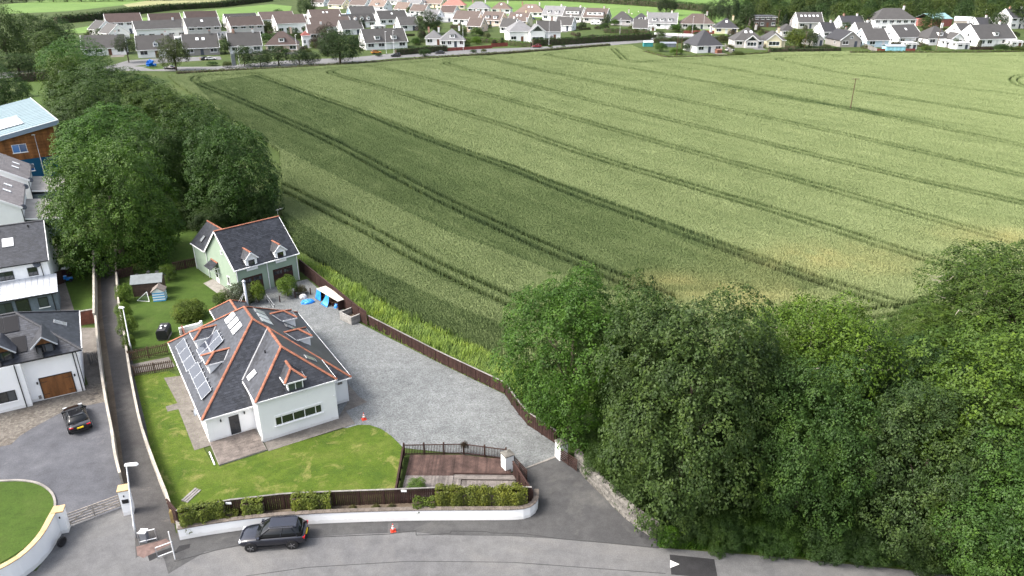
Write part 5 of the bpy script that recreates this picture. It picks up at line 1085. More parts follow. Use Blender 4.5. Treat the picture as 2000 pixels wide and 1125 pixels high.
def five_bar(a, b_, h, label, mat, bars=6, braces=True, name='field_gate'):
    a, b_ = Vector(a), Vector(b_); d = b_ - a; L = d.length; Gt = thing(name, label, 'gate', a, math.atan2(d.y, d.x))
    for i in range(bars): z = .18 + (h - .25) * i / (bars - 1); MB().box(.05, L - .05, -.02, .02, z - .045, z + .045).build('bar', mat, Gt)
    for x in (.05, L / 2, L - .05): MB().box(x - .05, x + .05, -.045, -.021, .1, h + (.08 if x < .1 else 0)).build('stile', mat, Gt)
    if braces:
        for x0, x1 in ((.1, L * .48), (L - .1, L * .52)): MB().bar((x0, .035, .2), (x1, .035, h - .1), .025, .08).build('brace', mat, Gt)
    return Gt
five_bar(G(132, 1030), G(238, 990), 1.15, 'wide weathered pale timber gate closing the blue grey drive', M('bleached_timber', (.36, .32, .28), .85, .25, 3., .2, .2, fine=.2), 5)
five_bar(G(1092, 898), G(1127, 922), 1.2, 'dark brown metal gate folded back against the stone wall', BROWN, 6, False, 'driveway_gate')
five_bar(G(1002, 912), G(1030, 943), 1.2, 'dark brown metal gate folded back beside the deck fence', BROWN, 6, False, 'driveway_gate')
ts = MB().bar(G(1020, 917, .01), G(1088, 891, .01), .16, .05).build('gate_threshold', CONC); ts['kind'] = 'structure'
# dry stone wall
swl = resample(smooth_line(PX([(1128, 905), (1150, 935), (1190, 975), (1220, 1005), (1255, 1032), (1284, 1052)]), 5), .42)
W = thing('stone_wall', 'grey dry stone wall curving along the driveway under the trees', 'wall', swl[0])
cm_ = MB()
for p, q in zip(swl[:-1], swl[1:]): cm_.bar(p - swl[0] + Vector((0, 0, .6)), q - swl[0] + Vector((0, 0, .6)), .34, 1.2)
cm_.build('core', M('wall_core', (.05, .047, .042), .95), W)
for i, (p, q) in enumerate(zip(swl[:-1], swl[1:])):
    d = (q - p); a = math.atan2(d.y, d.x); L = d.length
    for r_ in range(7):
        z = .02 + r_ * .175; w_ = L * random.uniform(.85, 1.12)
        b = MB().box(-w_ / 2, w_ / 2, -.25 + random.uniform(-.03, .03), .25, z, z + random.uniform(.13, .168))
        b.build('stone', STONE, W, mat4=Matrix.Translation(p - swl[0] + d * (.5 if r_ % 2 else .05)) @ Matrix.Rotation(a + random.uniform(-.06, .06), 4, 'Z'))
# deck with railing
DO = G(787, 955); dx = G(1000, 957) - DO; da = math.atan2(dx.y, dx.x)
D = thing('deck', 'weathered brown timber deck with a sunken seating corner', 'deck', DO, da)
dl = lambda px, py, z=.25: (lambda v: (v.x * math.cos(-da) - v.y * math.sin(-da), v.x * math.sin(-da) + v.y * math.cos(-da)))(G(px, py, z) - DO)
Ld = dx.length; top = [dl(792, 888), dl(905, 888), dl(990, 898), dl(1002, 918)]
def edge(x):
    for p, q in zip(top[:-1], top[1:]):
        if p[0] <= x <= q[0]: return p[1] + (q[1] - p[1]) * (x - p[0]) / (q[0] - p[0])
    return top[0][1] if x < top[0][0] else top[-1][1]
pit = (dl(884, 925)[0], dl(884, 925)[1]); n = int(Ld / .145)
xl = lambda y: .0 + (dl(792, 888)[0]) * y / top[0][1]
MB().box(.1, Ld - .1, -1.5, top[0][1] * .98, -.02, .06).build('deck_frame', BROWN, D)
for i in range(n):
    x = i * .145 + .01; y1 = edge(x + .07); y0 = pit[1] if x > pit[0] else -1.5
    if x + .13 < xl(1.5): y1 = min(y1, 2.2)
    half = (y1 - -.15) * .36 - .15 if x < pit[0] else None
    if half: MB().box(x, x + .137, y0, half - .01, .2, .25).build('deck_board', DECKG, D); MB().box(x, x + .137, half, y1, .2, .25 + random.uniform(-.003, .003)).build('deck_board', DECK, D)
    else: MB().box(x, x + .137, y0 + .12, y1, .2, .25 + random.uniform(-.003, .003)).build('deck_board', DECK, D)
MB().box(pit[0] - .02, Ld + .4, pit[1] - .0, pit[1] + .115, .06, .262).build('pit_riser', BROWN, D)
for i in range(int((Ld + .3 - pit[0] - .75) / .145)): MB().box(pit[0] + .75 + i * .145, pit[0] + .75 + i * .145 + .137, -1.5, pit[1] - .62, .07, .11).build('deck_board', DECKG, D)
for j in range(3): MB().box(pit[0] + .02, Ld + .3, pit[1] - .58 + j * .19, pit[1] - .58 + j * .19 + .18, .15, .19).build('bench_board', DECKG, D)
for j in range(4): MB().box(pit[0] + .02 + j * .175, pit[0] + .02 + j * .175 + .168, -1.5, pit[1] - .61, .15, .19).build('bench_board', DECKG, D)
def railing(pts, h, label, spacing=.125):
    F = thing('deck_railing', label, 'railing', pts[0]); me = MB().box(-.02, .02, -.02, .02, .12, h - .05).mesh('baluster', BROWN)
    for p, q in zip(pts[:-1], pts[1:]):
        p, q = p - pts[0], q - pts[0]; d = q - p; L = d.length; a = math.atan2(d.y, d.x); m = Matrix.Translation(p) @ Matrix.Rotation(a, 4, 'Z')
        for z in (.12, h - .05): MB().box(0, L, -.035, .035, z - .03, z + .03).build('rail', BROWN, F, mat4=m)
        nn_ = int(L / spacing)
        for i in range(nn_): ob('baluster', me, F, m @ Matrix.Translation(((i + .5) * L / nn_, 0, 0)))
        npost = max(1, round(L / 1.9))
        for i in range(npost + 1):
            s = MB().box(-.065, .065, -.065, .065, -.1, h + .12); s.v += [(-.075, -.075, h + .121), (.075, -.075, h + .121), (.075, .075, h + .121), (-.075, .075, h + .121), (0, 0, h + .2)]; k_ = len(s.v) - 5; s.f += [(k_, k_ + 1, k_ + 4), (k_ + 1, k_ + 2, k_ + 4), (k_ + 2, k_ + 3, k_ + 4), (k_ + 3, k_, k_ + 4)]
            s.build('post', BROWN, F, mat4=m @ Matrix.Translation((i * L / npost, 0, 0)))
    return F
railing(PX([(790, 889), (906, 887), (988, 898)]), 1.05, 'dark brown balustrade between the deck and gravel yard')
board_fence(PX([(788, 893), (772, 985)]), 1.0, 'low dark brown fence between the front lawn and deck', post=1.6)
cat_ = G(908, 886); 
wr_ = thing('hanging_wreath', 'dark leafy wreath hanging on the deck balustrade corner post', 'wreath', cat_); c = ob('foliage', CROWNS['bush'][0], wr_); c.scale = (.35, .25, .4); c.location = (0, -.1, .85); c.color = (.045, .03, .02, 1)
bush(815, 962, 42, 30, (.09, .17, .03), 'leafy plant growing through the corner of the deck', kind='bush')
bush(1005, 955, 16, 16, (.13, .15, .05), 'small pale plant at the right end of the deck', kind='bush')
for (x, y, t_) in ((789, 960, 1.72), (447, 984, 1.72)):
    p = G(x, y, t_) + Vector((0, -.04, 0)); s_ = MB().box(-.2, .2, -.012, .012, 0, .17).build('notice_board', WPAINT); s_.location = p; tag(s_, 'small white notice fixed to the front fence ' + ('below the deck' if x > 700 else 'between the ivy clumps'), 'notice')
# back garden things
S = thing('garden_shed', 'brown timber garden shed with a grey felt roof', 'shed', G(262, 580), R(14)); sw, sd_ = 3.3, 2.0
MB().prism([(0, 0), (sw, 0), (sw, sd_), (0, sd_)], -.03, 1.75).build('wall', M('shed_wood', (.085, .055, .042), .9, .3, 2., .2), S)
for i in range(11): MB().box(-.015, sw + .015, -.022, -.001, .02 + i * .157, .02 + i * .157 + .148).build('wall_board', MATS['shed_wood'], S)
sr = roof_slab(S, [[(-.15, -.2, 1.68), (sw + .15, -.2, 1.68), (sw + .15, sd_ / 2, 2.45), (-.15, sd_ / 2, 2.45)], [(sw + .15, sd_ + .2, 1.68), (-.15, sd_ + .2, 1.68), (-.15, sd_ / 2, 2.45), (sw + .15, sd_ / 2, 2.45)]], M('roof_felt', (.16, .175, .18), .95, .15, 2., 0, .2), 'felt_roof')
for x in (0, sw): MB().poly([(x, 0, 1.75), (x, sd_, 1.75), (x, sd_ / 2, 2.4)]).build('gable', MATS['shed_wood'], S)
PH = thing('playhouse', 'small playhouse with blue and white striped walls', 'playhouse', G(300, 590), R(14))
for i in range(8): w_ = MB().box(-.0, 1.35, -.0, 1.2, .02 + i * .16, .02 + (i + 1) * .16).build('striped_board', TINTP, PH); w_.color = ((.06, .33, .62, 1), (.75, .78, .8, 1))[i % 2]
roof_slab(PH, [[(-.12, -.15, 1.28), (-.12, 1.35, 1.28), (.67, 1.35, 1.85), (.67, -.15, 1.85)], [(1.47, 1.35, 1.28), (1.47, -.15, 1.28), (.67, -.15, 1.85), (.67, 1.35, 1.85)]], M('old_felt', (.17, .145, .13), .95, .25, 3.), 'felt_roof'); MB().poly([(0, .0, 1.3), (1.35, 0, 1.3), (.675, 0, 1.8)]).build('gable', WPAINT, PH)
GN = thing('goal_net', 'small fallen goal frame with green net on the back lawn', 'goal', G(268, 588), R(10))
gp = [(0, 0, .05), (1.5, -.5, .05), (1.1, .5, .9)]
for p, q in ((0, 1), (1, 2), (2, 0)): MB().tube([gp[p], gp[q]], .025, 6).build('frame_tube', WPAINT, GN)
nm = MB()
for i in range(1, 9):
    t = i / 9; A_ = Vector(gp[0]).lerp(Vector(gp[2]), t); B_ = Vector(gp[1]).lerp(Vector(gp[2]), t); nm.tube([A_, B_], .012, 4); C_ = Vector(gp[0]).lerp(Vector(gp[1]), t); nm.tube([C_, Vector(gp[2])], .012, 4)
nm.build('net', M('green_net', (.08, .12, .07), .8), GN)
OT = thing('oil_tank', 'black ribbed plastic oil tank on the back lawn', 'tank', G(322, 658), R(100))
MB().box(-.8, .95, -.55, .55, -.02, .12).build('plinth', CONC, OT)
bt = MB(); sec = [(-.5, .12), (.5, .12), (.58, .4), (.58, 1.0), (.42, 1.25), (-.42, 1.25), (-.58, 1.0), (-.58, .4)]
for i in range(15):
    x = -.95 + i * .14; s = 1.0 if i % 2 else .93; n0 = len(bt.v); bt.v += [(x, y * s, .7 + (z - .7) * s) for y, z in sec]
    if i: bt.f += [(n0 - 8 + j, n0 - 8 + (j + 1) % 8, n0 + (j + 1) % 8, n0 + j) for j in range(8)]
bt.f += [tuple(range(8)), tuple(n0 + j for j in reversed(range(8)))]; bt.build('ribbed_body', BLACKP, OT)
MB().lathe([(.12, 1.2), (.14, 1.32), (.02, 1.34)], 10).build('filler_cap', BLACKP, OT)
for q in ((-.4, .1), (.1, -.25), (.2, .2)): MB().box(q[0] - .12, q[0] + .12, q[1] - .1, q[1] + .1, 1.22, 1.29).build('white_stone', WPAINT, OT)
TC = [(.11, .19, .02), (.12, .21, .02), (.11, .18, .022), (.09, .15, .02)]
for i, (x, y, w_, h_) in enumerate(((246, 590, 36, 38), (245, 625, 32, 38), (252, 655, 40, 44), (255, 685, 28, 36))): bush(x, y, w_, h_, TC[i], 'rounded yellow green shrub along the footpath wall', 'yellow green shrubs by the footpath')
bush(330, 548, 34, 34, (.085, .15, .022), 'dense green shrub beside the grey roofed shed')
bush(370, 622, 66, 38, (.11, .16, .02), 'spreading golden green shrub behind the white house', kind='syc')
bush(563, 578, 46, 42, (.10, .175, .015), 'bright green clipped shrub before the right garage door')
bush(506, 590, 34, 42, (.11, .175, .015), 'bright green clipped shrub before the left garage door')
bush(470, 592, 60, 40, (.075, .095, .07), 'grey green shrub at the corner of the green house', kind='syc')
bush(436, 594, 40, 26, (.07, .12, .025), 'low green shrub behind the rear roof of the white house')
bush(588, 575, 26, 18, (.10, .09, .04), 'low russet plant beside the rope posts')
sp_ = wall_run(PX([(352, 655), (392, 645), (395, 640)]), .9, .25, WHITE, 'low white garden wall under the golden green shrub', 'garden_wall')
RB = thing('bare_rockery', 'heap of earth and stones behind the grey roofed shed', 'rockery', G(300, 535)); 
for i in range(14): a = random.uniform(0, 6.28); r_ = random.uniform(.2, 1.7); s = random.uniform(.15, .4); MB().lathe([(s * .6, 0), (s, s * .4), (s * .7, s * .9), (s * .2, s)], 7, (r_ * math.cos(a) * 1.6, r_ * math.sin(a), -.05)).build('stone', STONE, RB)
# yard things: handrail, rope posts, log store, tarpaulins, crate planter, cones
HR = thing('handrail', 'steel handrail beside the ramp behind the white house', 'handrail', G(522, 590)); hp = [G(522, 590) - G(522, 590), G(538, 612) - G(522, 590)]
for i in range(3): p = hp[0].lerp(hp[1], i / 2); MB().tube([p, p + Vector((0, 0, 1.05))], .03, 6).build('post', BLACKP, HR)
MB().tube([hp[0] + Vector((0, 0, 1.05)), hp[1] + Vector((0, 0, 1.05))], .03, 6).build('rail', STEEL, HR); MB().tube([hp[0] + Vector((0, 0, .55)), hp[1] + Vector((0, 0, .55))], .02, 6).build('rail', STEEL, HR)
RP = thing('rope_barrier', 'dark posts linked by rope beside the clipped shrub', 'barrier', G(547, 590)); rp = [G(547, 590), G(577, 582), G(607, 575)]
for p in rp: q = p - rp[0]; MB().tube([q + Vector((0, 0, -.05)), q + Vector((0, 0, .85))], .07, 8).build('post', BROWN, RP)
for p, q in zip(rp[:-1], rp[1:]): p, q = p - rp[0], q - rp[0]; MB().tube([p.lerp(q, t) + Vector((0, 0, .72 - .28 * math.sin(math.pi * t))) for t in np.linspace(0, 1, 9)], .03, 6).build('rope', GREYW, RP)
LO = G(660, 606); ld = G(683, 592) - LO; LSa = G(622, 582); LSb = G(662, 606); dL = LSb - LSa
LS = thing('log_store', 'brown timber log store with a pale plywood top by the fence', 'log store', LSa, math.atan2(dL.y, dL.x)); LL = dL.length
MB().box(-.1, LL + .15, -.1, 1.15, 1.18, 1.24).build('plywood_top', M('pale_plywood', (.50, .46, .40), .85, .2, 1.5, 0, .1, fine=.2), LS)
MB().box(0, LL, 1.0, 1.06, 0, 1.18).build('back_panel', BROWN, LS); MB().box(LL - .06, LL, .0, 1.0, 0, 1.18).build('end_panel', BROWN, LS); MB().box(0, .06, 0, 1., 0, 1.18).build('end_panel', BROWN, LS)
for i in range(4): MB().box(i * (LL - .08) / 3, i * (LL - .08) / 3 + .08, -.04, .04, 0, 1.178).build('post', BROWN, LS)
MB().box(.05, LL - .05, .05, 1., .05, .12).build('floor', BROWN, LS)
for i in range(16): x = random.uniform(.3, LL - .3); z = .2 + .14 * (i % 3); MB().tube([(x, .15, z), (x, .9, z)], .07, 7).build('log', PICKET, LS)
def heap(p, w_, d_, h_, mat, label, name, rz=0., seed=1):
    r_ = np.random.default_rng(seed); bm = bmesh.new(); bmesh.ops.create_icosphere(bm, subdivisions=4, radius=1)
    for v in bm.verts:
        k_ = 1 + .10 * math.sin(5 * v.co.x + seed) * math.cos(6 * v.co.y) + .06 * math.sin(13 * v.co.x + 9 * v.co.z) + .05 * math.sin(17 * v.co.y + seed * 2)
        v.co = Vector((v.co.x * w_ / 2 * k_, v.co.y * d_ / 2 * k_, max(-.02, v.co.z * h_ * k_)))
    me_ = bpy.data.meshes.new(name); bm.to_mesh(me_); bm.free(); me_.materials.append(mat); me_.polygons.foreach_set('use_smooth', [True] * len(me_.polygons))
    o = ob(name, me_); o.location = p; o.rotation_euler = (0, 0, rz); return tag(o, label, 'tarpaulin' if 'tarp' in name else 'bag')
def drape(p, w_, h_, rz, label, d_=.25, flare=1.4):                         # sheet hanging in folds
    b = MB(); nx, nz = 18, 8
    for j in range(nz + 1):
        t = j / nz; z = h_ * (1 - t)
        for i in range(nx + 1): s = i / nx - .5; b.v.append((s * w_ * (1 + (flare - 1) * t), -.05 - d_ * t * t + .05 * math.sin(i * 1.9) * t, max(.01, z + .02 * math.sin(i * 2.3))))
    for j in range(nz):
        for i in range(nx): a = j * (nx + 1) + i; b.f.append((a, a + nx + 1, a + nx + 2, a + 1))
    o = b.build('blue_tarpaulin', TARP, smooth=True); o.location = p; o.rotation_euler = (0, 0, rz); sm = o.modifiers.new('thick', 'SOLIDIFY'); sm.thickness = .012; return tag(o, label, 'tarpaulin')
la = math.atan2(dL.y, dL.x); LP = lambda x, y=0, z=0: LSa + Vector((x * math.cos(la) - y * math.sin(la), x * math.sin(la) + y * math.cos(la), z))
drape(LP(.35, -.02), .9, 1.2, la, 'blue tarpaulin hanging at the end of the log store')
drape(LP(LL * .50, -.02), .6, 1.2, la, 'blue tarpaulin flaring from the middle of the log store', .6, 2.4)
heap(G(601, 591), 1.5, 1.0, .42, TARP, 'crumpled blue and white tarpaulin heap on the gravel', 'tarpaulin_heap', .3, 2)
heap(G(592, 581), .9, .7, .45, M('white_bag', (.6, .6, .58), .8, .15, 3.), 'white rubble bag beside the crumpled tarpaulin', 'rubble_bag', .3, 5)
heap(LP(LL * .82, .2), .6, .5, .45, TARP, 'blue bag tucked inside the log store', 'blue_bag', .2, 3)
CF, CRt, CLt = G(687, 635), G(716, 623), G(664, 624)
e1_, e2_ = CRt - CF, CLt - CF; ca_ = math.atan2(e1_.y, e1_.x); cxw = e1_.length; cyw = e2_.length
PALEW = M('pale_grey_wood', (.36, .35, .33), .9, .25, 3., .25, .2, .15, fine=.3)
CR = thing('raised_bed', 'empty raised bed of weathered grey sleepers on the gravel', 'planter', CF, ca_)
for i in range(4):
    z = .01 + i * .23
    for bx_ in ((0, cxw, 0, .12), (0, cxw, cyw - .12, cyw), (0, .12, .122, cyw - .122), (cxw - .12, cxw, .122, cyw - .122)): MB().box(*bx_, z, z + .223).build('sleeper', PALEW, CR)
MB().box(.12, cxw - .12, .12, cyw - .12, .0, .25).build('soil', EARTH, CR)
for bx_ in ((-.03, cxw + .03, -.03, .14), (-.03, cxw + .03, cyw - .14, cyw + .03), (-.03, .14, .142, cyw - .142), (cxw - .14, cxw + .03, .142, cyw - .142)): MB().box(*bx_, .915, .96).build('capping', PALEW, CR)
def cone(p, label):
    Cn = thing('traffic_cone', label, 'cone', p, random.uniform(0, 1)); red = M('cone_red', (.55, .05, .025), .6, .15, 4.); wht = M('cone_white', (.75, .75, .72), .5, .1, 4.)
    MB().box(-.22, .22, -.22, .22, 0, .05).build('base', red, Cn)
    for r0_, z0_, r1_, z1_, m in ((.17, .05, .125, .25, red), (.125, .251, .09, .45, wht), (.09, .451, .07, .53, red), (.07, .531, .05, .62, wht), (.05, .621, .025, .75, red)): MB().lathe([(r0_, z0_), (r1_, z1_)], 16).build('band', m, Cn, True)
    return Cn
c1 = cone(G(711, 819), 'red and white traffic cone on the gravel beside the house path'); c1.scale = (.92,) * 3
c2 = cone(G(768, 1037), 'red and white traffic cone on the footway below the white wall'); c2.scale = (.85,) * 3
pl = thing('plank_stack', 'two weathered planks lying on the front lawn', 'planks', G(380, 970), R(72))
for i in range(3): MB().box(-.75, .75, i * .2, i * .2 + .17, 0, .06 + .03 * i).build('plank', GREYW, pl)
# street furniture
def lamp_post(p, h, label, rz=0., arm=.6, head=.7, lean=(0, 0)):
    L_ = thing('street_lamp', label, 'lamp', p, rz); MB().tube([(0, 0, -.05), (0, 0, 1.2), (0, 0, 1.21), (lean[0], lean[1], h)], [.09, .09, .06, .045], 10).build('post', STEEL, L_, True)
    MB().tube([(lean[0], lean[1], h - .05), (lean[0] + arm * .4, lean[1], h + .03)], .035, 6).build('bracket', STEEL, L_)
    hd = MB(); hd.v = [(lean[0] + x, lean[1] + y, h + z) for x, y, z in ((-.1, -.12, 0), (head, -.16, .02), (head + .1, 0, .03), (head, .16, .02), (-.1, .12, 0), (-.1, -.1, .1), (head * .9, -.13, .13), (head, 0, .12), (head * .9, .13, .13), (-.1, .1, .1))]
    hd.f = [(4, 3, 2, 1, 0), (5, 6, 7, 8, 9), (0, 1, 6, 5), (1, 2, 7, 6), (2, 3, 8, 7), (3, 4, 9, 8), (4, 0, 5, 9)]; hd.build('lantern', M('white_lantern', (.78, .78, .76), .35), L_); return L_
lamp_post(G(268, 1050), 6.2, 'grey street lamp with a white lantern at the footpath entrance', R(5), lean=(.55, .0))
lamp_post(G(258, 690), 5.2, 'slim street lamp leaning over the footpath wall', R(170), .3, .4, lean=(-.2, 0))
lamp_post(G(89, 347), 8.0, 'street lamp standing before the blue wall of the clad building', R(170), .3, .5)
def hoop(a, b_, h, label, mat=STEEL, mid=False):
    B_ = thing('barrier_rail', label, 'barrier', a); d = Vector(b_) - Vector(a)
    for q in (Vector((0, 0, 0)), d): MB().tube([q, q + Vector((0, 0, h))], .03, 6).build('post', mat, B_)
    MB().tube([Vector((0, 0, h)), d + Vector((0, 0, h))], .03, 6).build('rail', WPAINT, B_); MB().tube([Vector((0, 0, h * .2)), d + Vector((0, 0, h * .2))], .03, 6).build('rail', WPAINT, B_); return B_
hoop(G(273, 1063), G(307, 1055), 1.0, 'white and grey barrier rail across the footpath by the lamp post')
hoop(G(309, 1092), G(341, 1080), 1.0, 'white barrier rail at the mouth of the footpath')
bol = MB().tube([G(342, 1092) - G(342, 1092), Vector((0, 0, 2.4))], .035, 8).build('white_post', WPAINT); bol.location = G(342, 1092); tag(bol, 'thin white post at the corner of the footpath entrance', 'post')
ub = thing('litter_bin', 'grey litter bin with white lid inside the footpath barrier', 'bin', G(284, 1056)); MB().box(-.22, .22, -.2, .2, 0, .8).build('body', M('grey_plastic', (.18, .19, .21), .6), ub); MB().box(-.25, .25, -.23, .23, .801, .88).build('lid', WPAINT, ub)
gb = thing('stone_post', 'short mossy stone post at the end of the footpath wall', 'post', G(341, 1018)); MB().prism([(-.16, -.2), (.16, -.2), (.18, .2), (-.15, .18)], -.05, 1.0).lathe([(.2, 1.0), (.17, 1.08), (.05, 1.12)], 8).build('shaft', M('mossy_stone', (.20, .15, .06), .95, .35, 4., 0, .4), gb)
sh = thing('green_shed', 'dark green shed with curved top under the bright sycamore', 'shed', G(146, 510), R(20)); MB().prism([(0, 0), (2.4, 0), (2.4, 1.9), (0, 1.9)], -.03, 1.6).build('wall', M('dark_green_paint', (.012, .04, .035), .6), sh)
mm = MB(); sec = [(0, 1.58), (.3, 1.95), (1.2, 2.15), (2.1, 1.95), (2.4, 1.58)]; mm.v = [(x, -.1, z) for x, z in sec] + [(x, 2., z) for x, z in sec]; mm.f = [(i, i + 1, i + 6, i + 5) for i in range(4)] + [tuple(range(5))[::-1], tuple(range(5, 10))]; mm.build('curved_roof', MATS['dark_green_paint'], sh)
tb = thing('toy_tractor', 'blue plastic ride on toy on the small garden lawn', 'toy', G(134, 549), R(20)); t1 = MB().box(-.5, .5, -.25, .25, .2, .45).build('body', TARP, tb); MB().box(-.45, -.1, -.2, .2, .451, .75).build('seat', TARP, tb)
for x in (-.35, .35):
    for y in (-.32, .32): MB().tube([(x, y - .06, .2), (x, y + .06, .2)], .2, 12).build('wheel', BLACKP, tb)
bbq = thing('covered_barbecue', 'dark covered barbecue with white top on the small garden lawn', 'barbecue', G(131, 538)); MB().box(-.5, .5, -.3, .3, 0, .95).build('body', M('maroon_cover', (.05, .02, .02), .8), bbq); MB().box(-.45, .4, -.28, .28, .951, 1.05).build('lid', WPAINT, bbq)
tyre = MB()
for i in range(12): a = i * math.pi / 6; tyre.tube([(.28 * math.cos(a), 0, .38 + .28 * math.sin(a)), (.28 * math.cos(a + math.pi / 6), 0, .38 + .28 * math.sin(a + math.pi / 6))], .1, 8)
tyre.tube([(0, -.05, .38), (0, .05, .38)], .2, 10); ty = tyre.build('spare_tyre', BLACKP); ty.location = G(123, 1066); ty.rotation_euler = (0, 0, R(70)); tag(ty, 'black tyre leaning against the curved white wall', 'tyre')
# ironwork and marks on the road surface
def mark(name, pts, z, mat): sheet(name, PX(pts), z, mat)
HUMP = ground_mat('fresh_black_tarmac', [(.028, .028, .03), (.034, .034, .036), (.042, .042, .044)], (.3, 2.), 12., bmp=.1)
mark('speed_ramp', [(1308, 1083), (1395, 1092), (1402, 1130), (1311, 1122)], -.003, HUMP)
mark('ramp_triangle', [(1309, 1094), (1327, 1102), (1309, 1109)], .002, M('road_paint', (.62, .62, .6), .7, .1, 3.))
mark('tarmac_patch', [(350, 1066), (372, 1062), (370, 1070), (338, 1082)], .0, HUMP); mark('tarmac_patch', [(288, 1085), (338, 1068), (340, 1074), (292, 1096)], .004, HUMP)
mark('brick_paving', [(266, 1068), (325, 1052), (335, 1062), (280, 1090), (268, 1085)], .0045, M('red_paving', (.125, .085, .075), .9, .3, 3., 0, .3))
for i, (x, y) in enumerate(((180, 778), (187, 767))): mark('drain_cover', [(x - 5, y + 2), (x + 4, y - 1), (x + 6, y + 2), (x - 3, y + 5)], .006, M('cast_iron', (.05, .045, .04), .7))
mark('drain_cover', [(758, 1022), (778, 1022), (778, 1040), (757, 1041)], .0, ground_mat('cover_infill', [(.10, .10, .1), (.11, .11, .11), (.12, .12, .12)], (.5, 3.), 12.))
crk = MB(); cl_ = PX([(340, 1097), (420, 1075), (480, 1062), (560, 1052), (640, 1048), (760, 1043), (812, 1036), (813, 1045), (850, 1044), (880, 1041), (881, 1037), (950, 1038), (960, 1041), (1020, 1042), (1090, 1052), (1180, 1060), (1284, 1070)], .0)
for p, q in zip(cl_[:-1], cl_[1:]): crk.bar(p, q, .05, .012)
tag(crk.build('tarmac_joint', M('bitumen', (.03, .03, .03), .8)), kind='structure')

for k_, pts in enumerate(([(480, 1125), (600, 1108), (800, 1096), (1000, 1098), (1300, 1120)],)):
    j_ = MB(); q = PX(pts, -.004)
    for p, r_ in zip(q[:-1], q[1:]): j_.bar(p, r_, .035, .012)
    tag(j_.build('tarmac_joint', MATS['bitumen']), kind='structure')
# ---------------------------------------------------------------- cars
def paint(name, col, rough=.22):
    if name in MATS: return MATS[name]
    m, nt, nn, ll, P = nodes(name); P.inputs['Base Color'].default_value = (*col, 1); P.inputs['Roughness'].default_value = rough
    P.inputs['Coat Weight'].default_value = .9; P.inputs['Coat Roughness'].default_value = .04; P.inputs['Specular IOR Level'].default_value = .3; MATS[name] = m; return m
CGLASS = paint('car_glass', (.006, .007, .008), .08); CGLASS.node_tree.nodes['Principled BSDF'].inputs['Coat Weight'].default_value = .15; TYRE = M('tyre_rubber', (.018, .018, .018), .85); RIM = M('alloy', (.35, .35, .36), .35, .05, 2., 0, 0, .5, .7)
REDL = M('red_lens', (.35, .01, .015), .2, .05); HEADL = M('clear_lens', (.6, .62, .64), .1, .05, spec=.9); YPL = M('yellow_plate', (.72, .52, .02), .5, .03)
def loft(b, secs):
    n0 = len(b.v); k = len(secs[0])
    for s in secs: b.v += s
    for i in range(len(secs) - 1):
        for j in range(k): j2 = (j + 1) % k; b.f.append((n0 + i * k + j, n0 + i * k + j2, n0 + (i + 1) * k + j2, n0 + (i + 1) * k + j))
    b.f.append(tuple(n0 + j for j in reversed(range(k)))); b.f.append(tuple(n0 + (len(secs) - 1) * k + j for j in range(k)))
_carmesh = {}
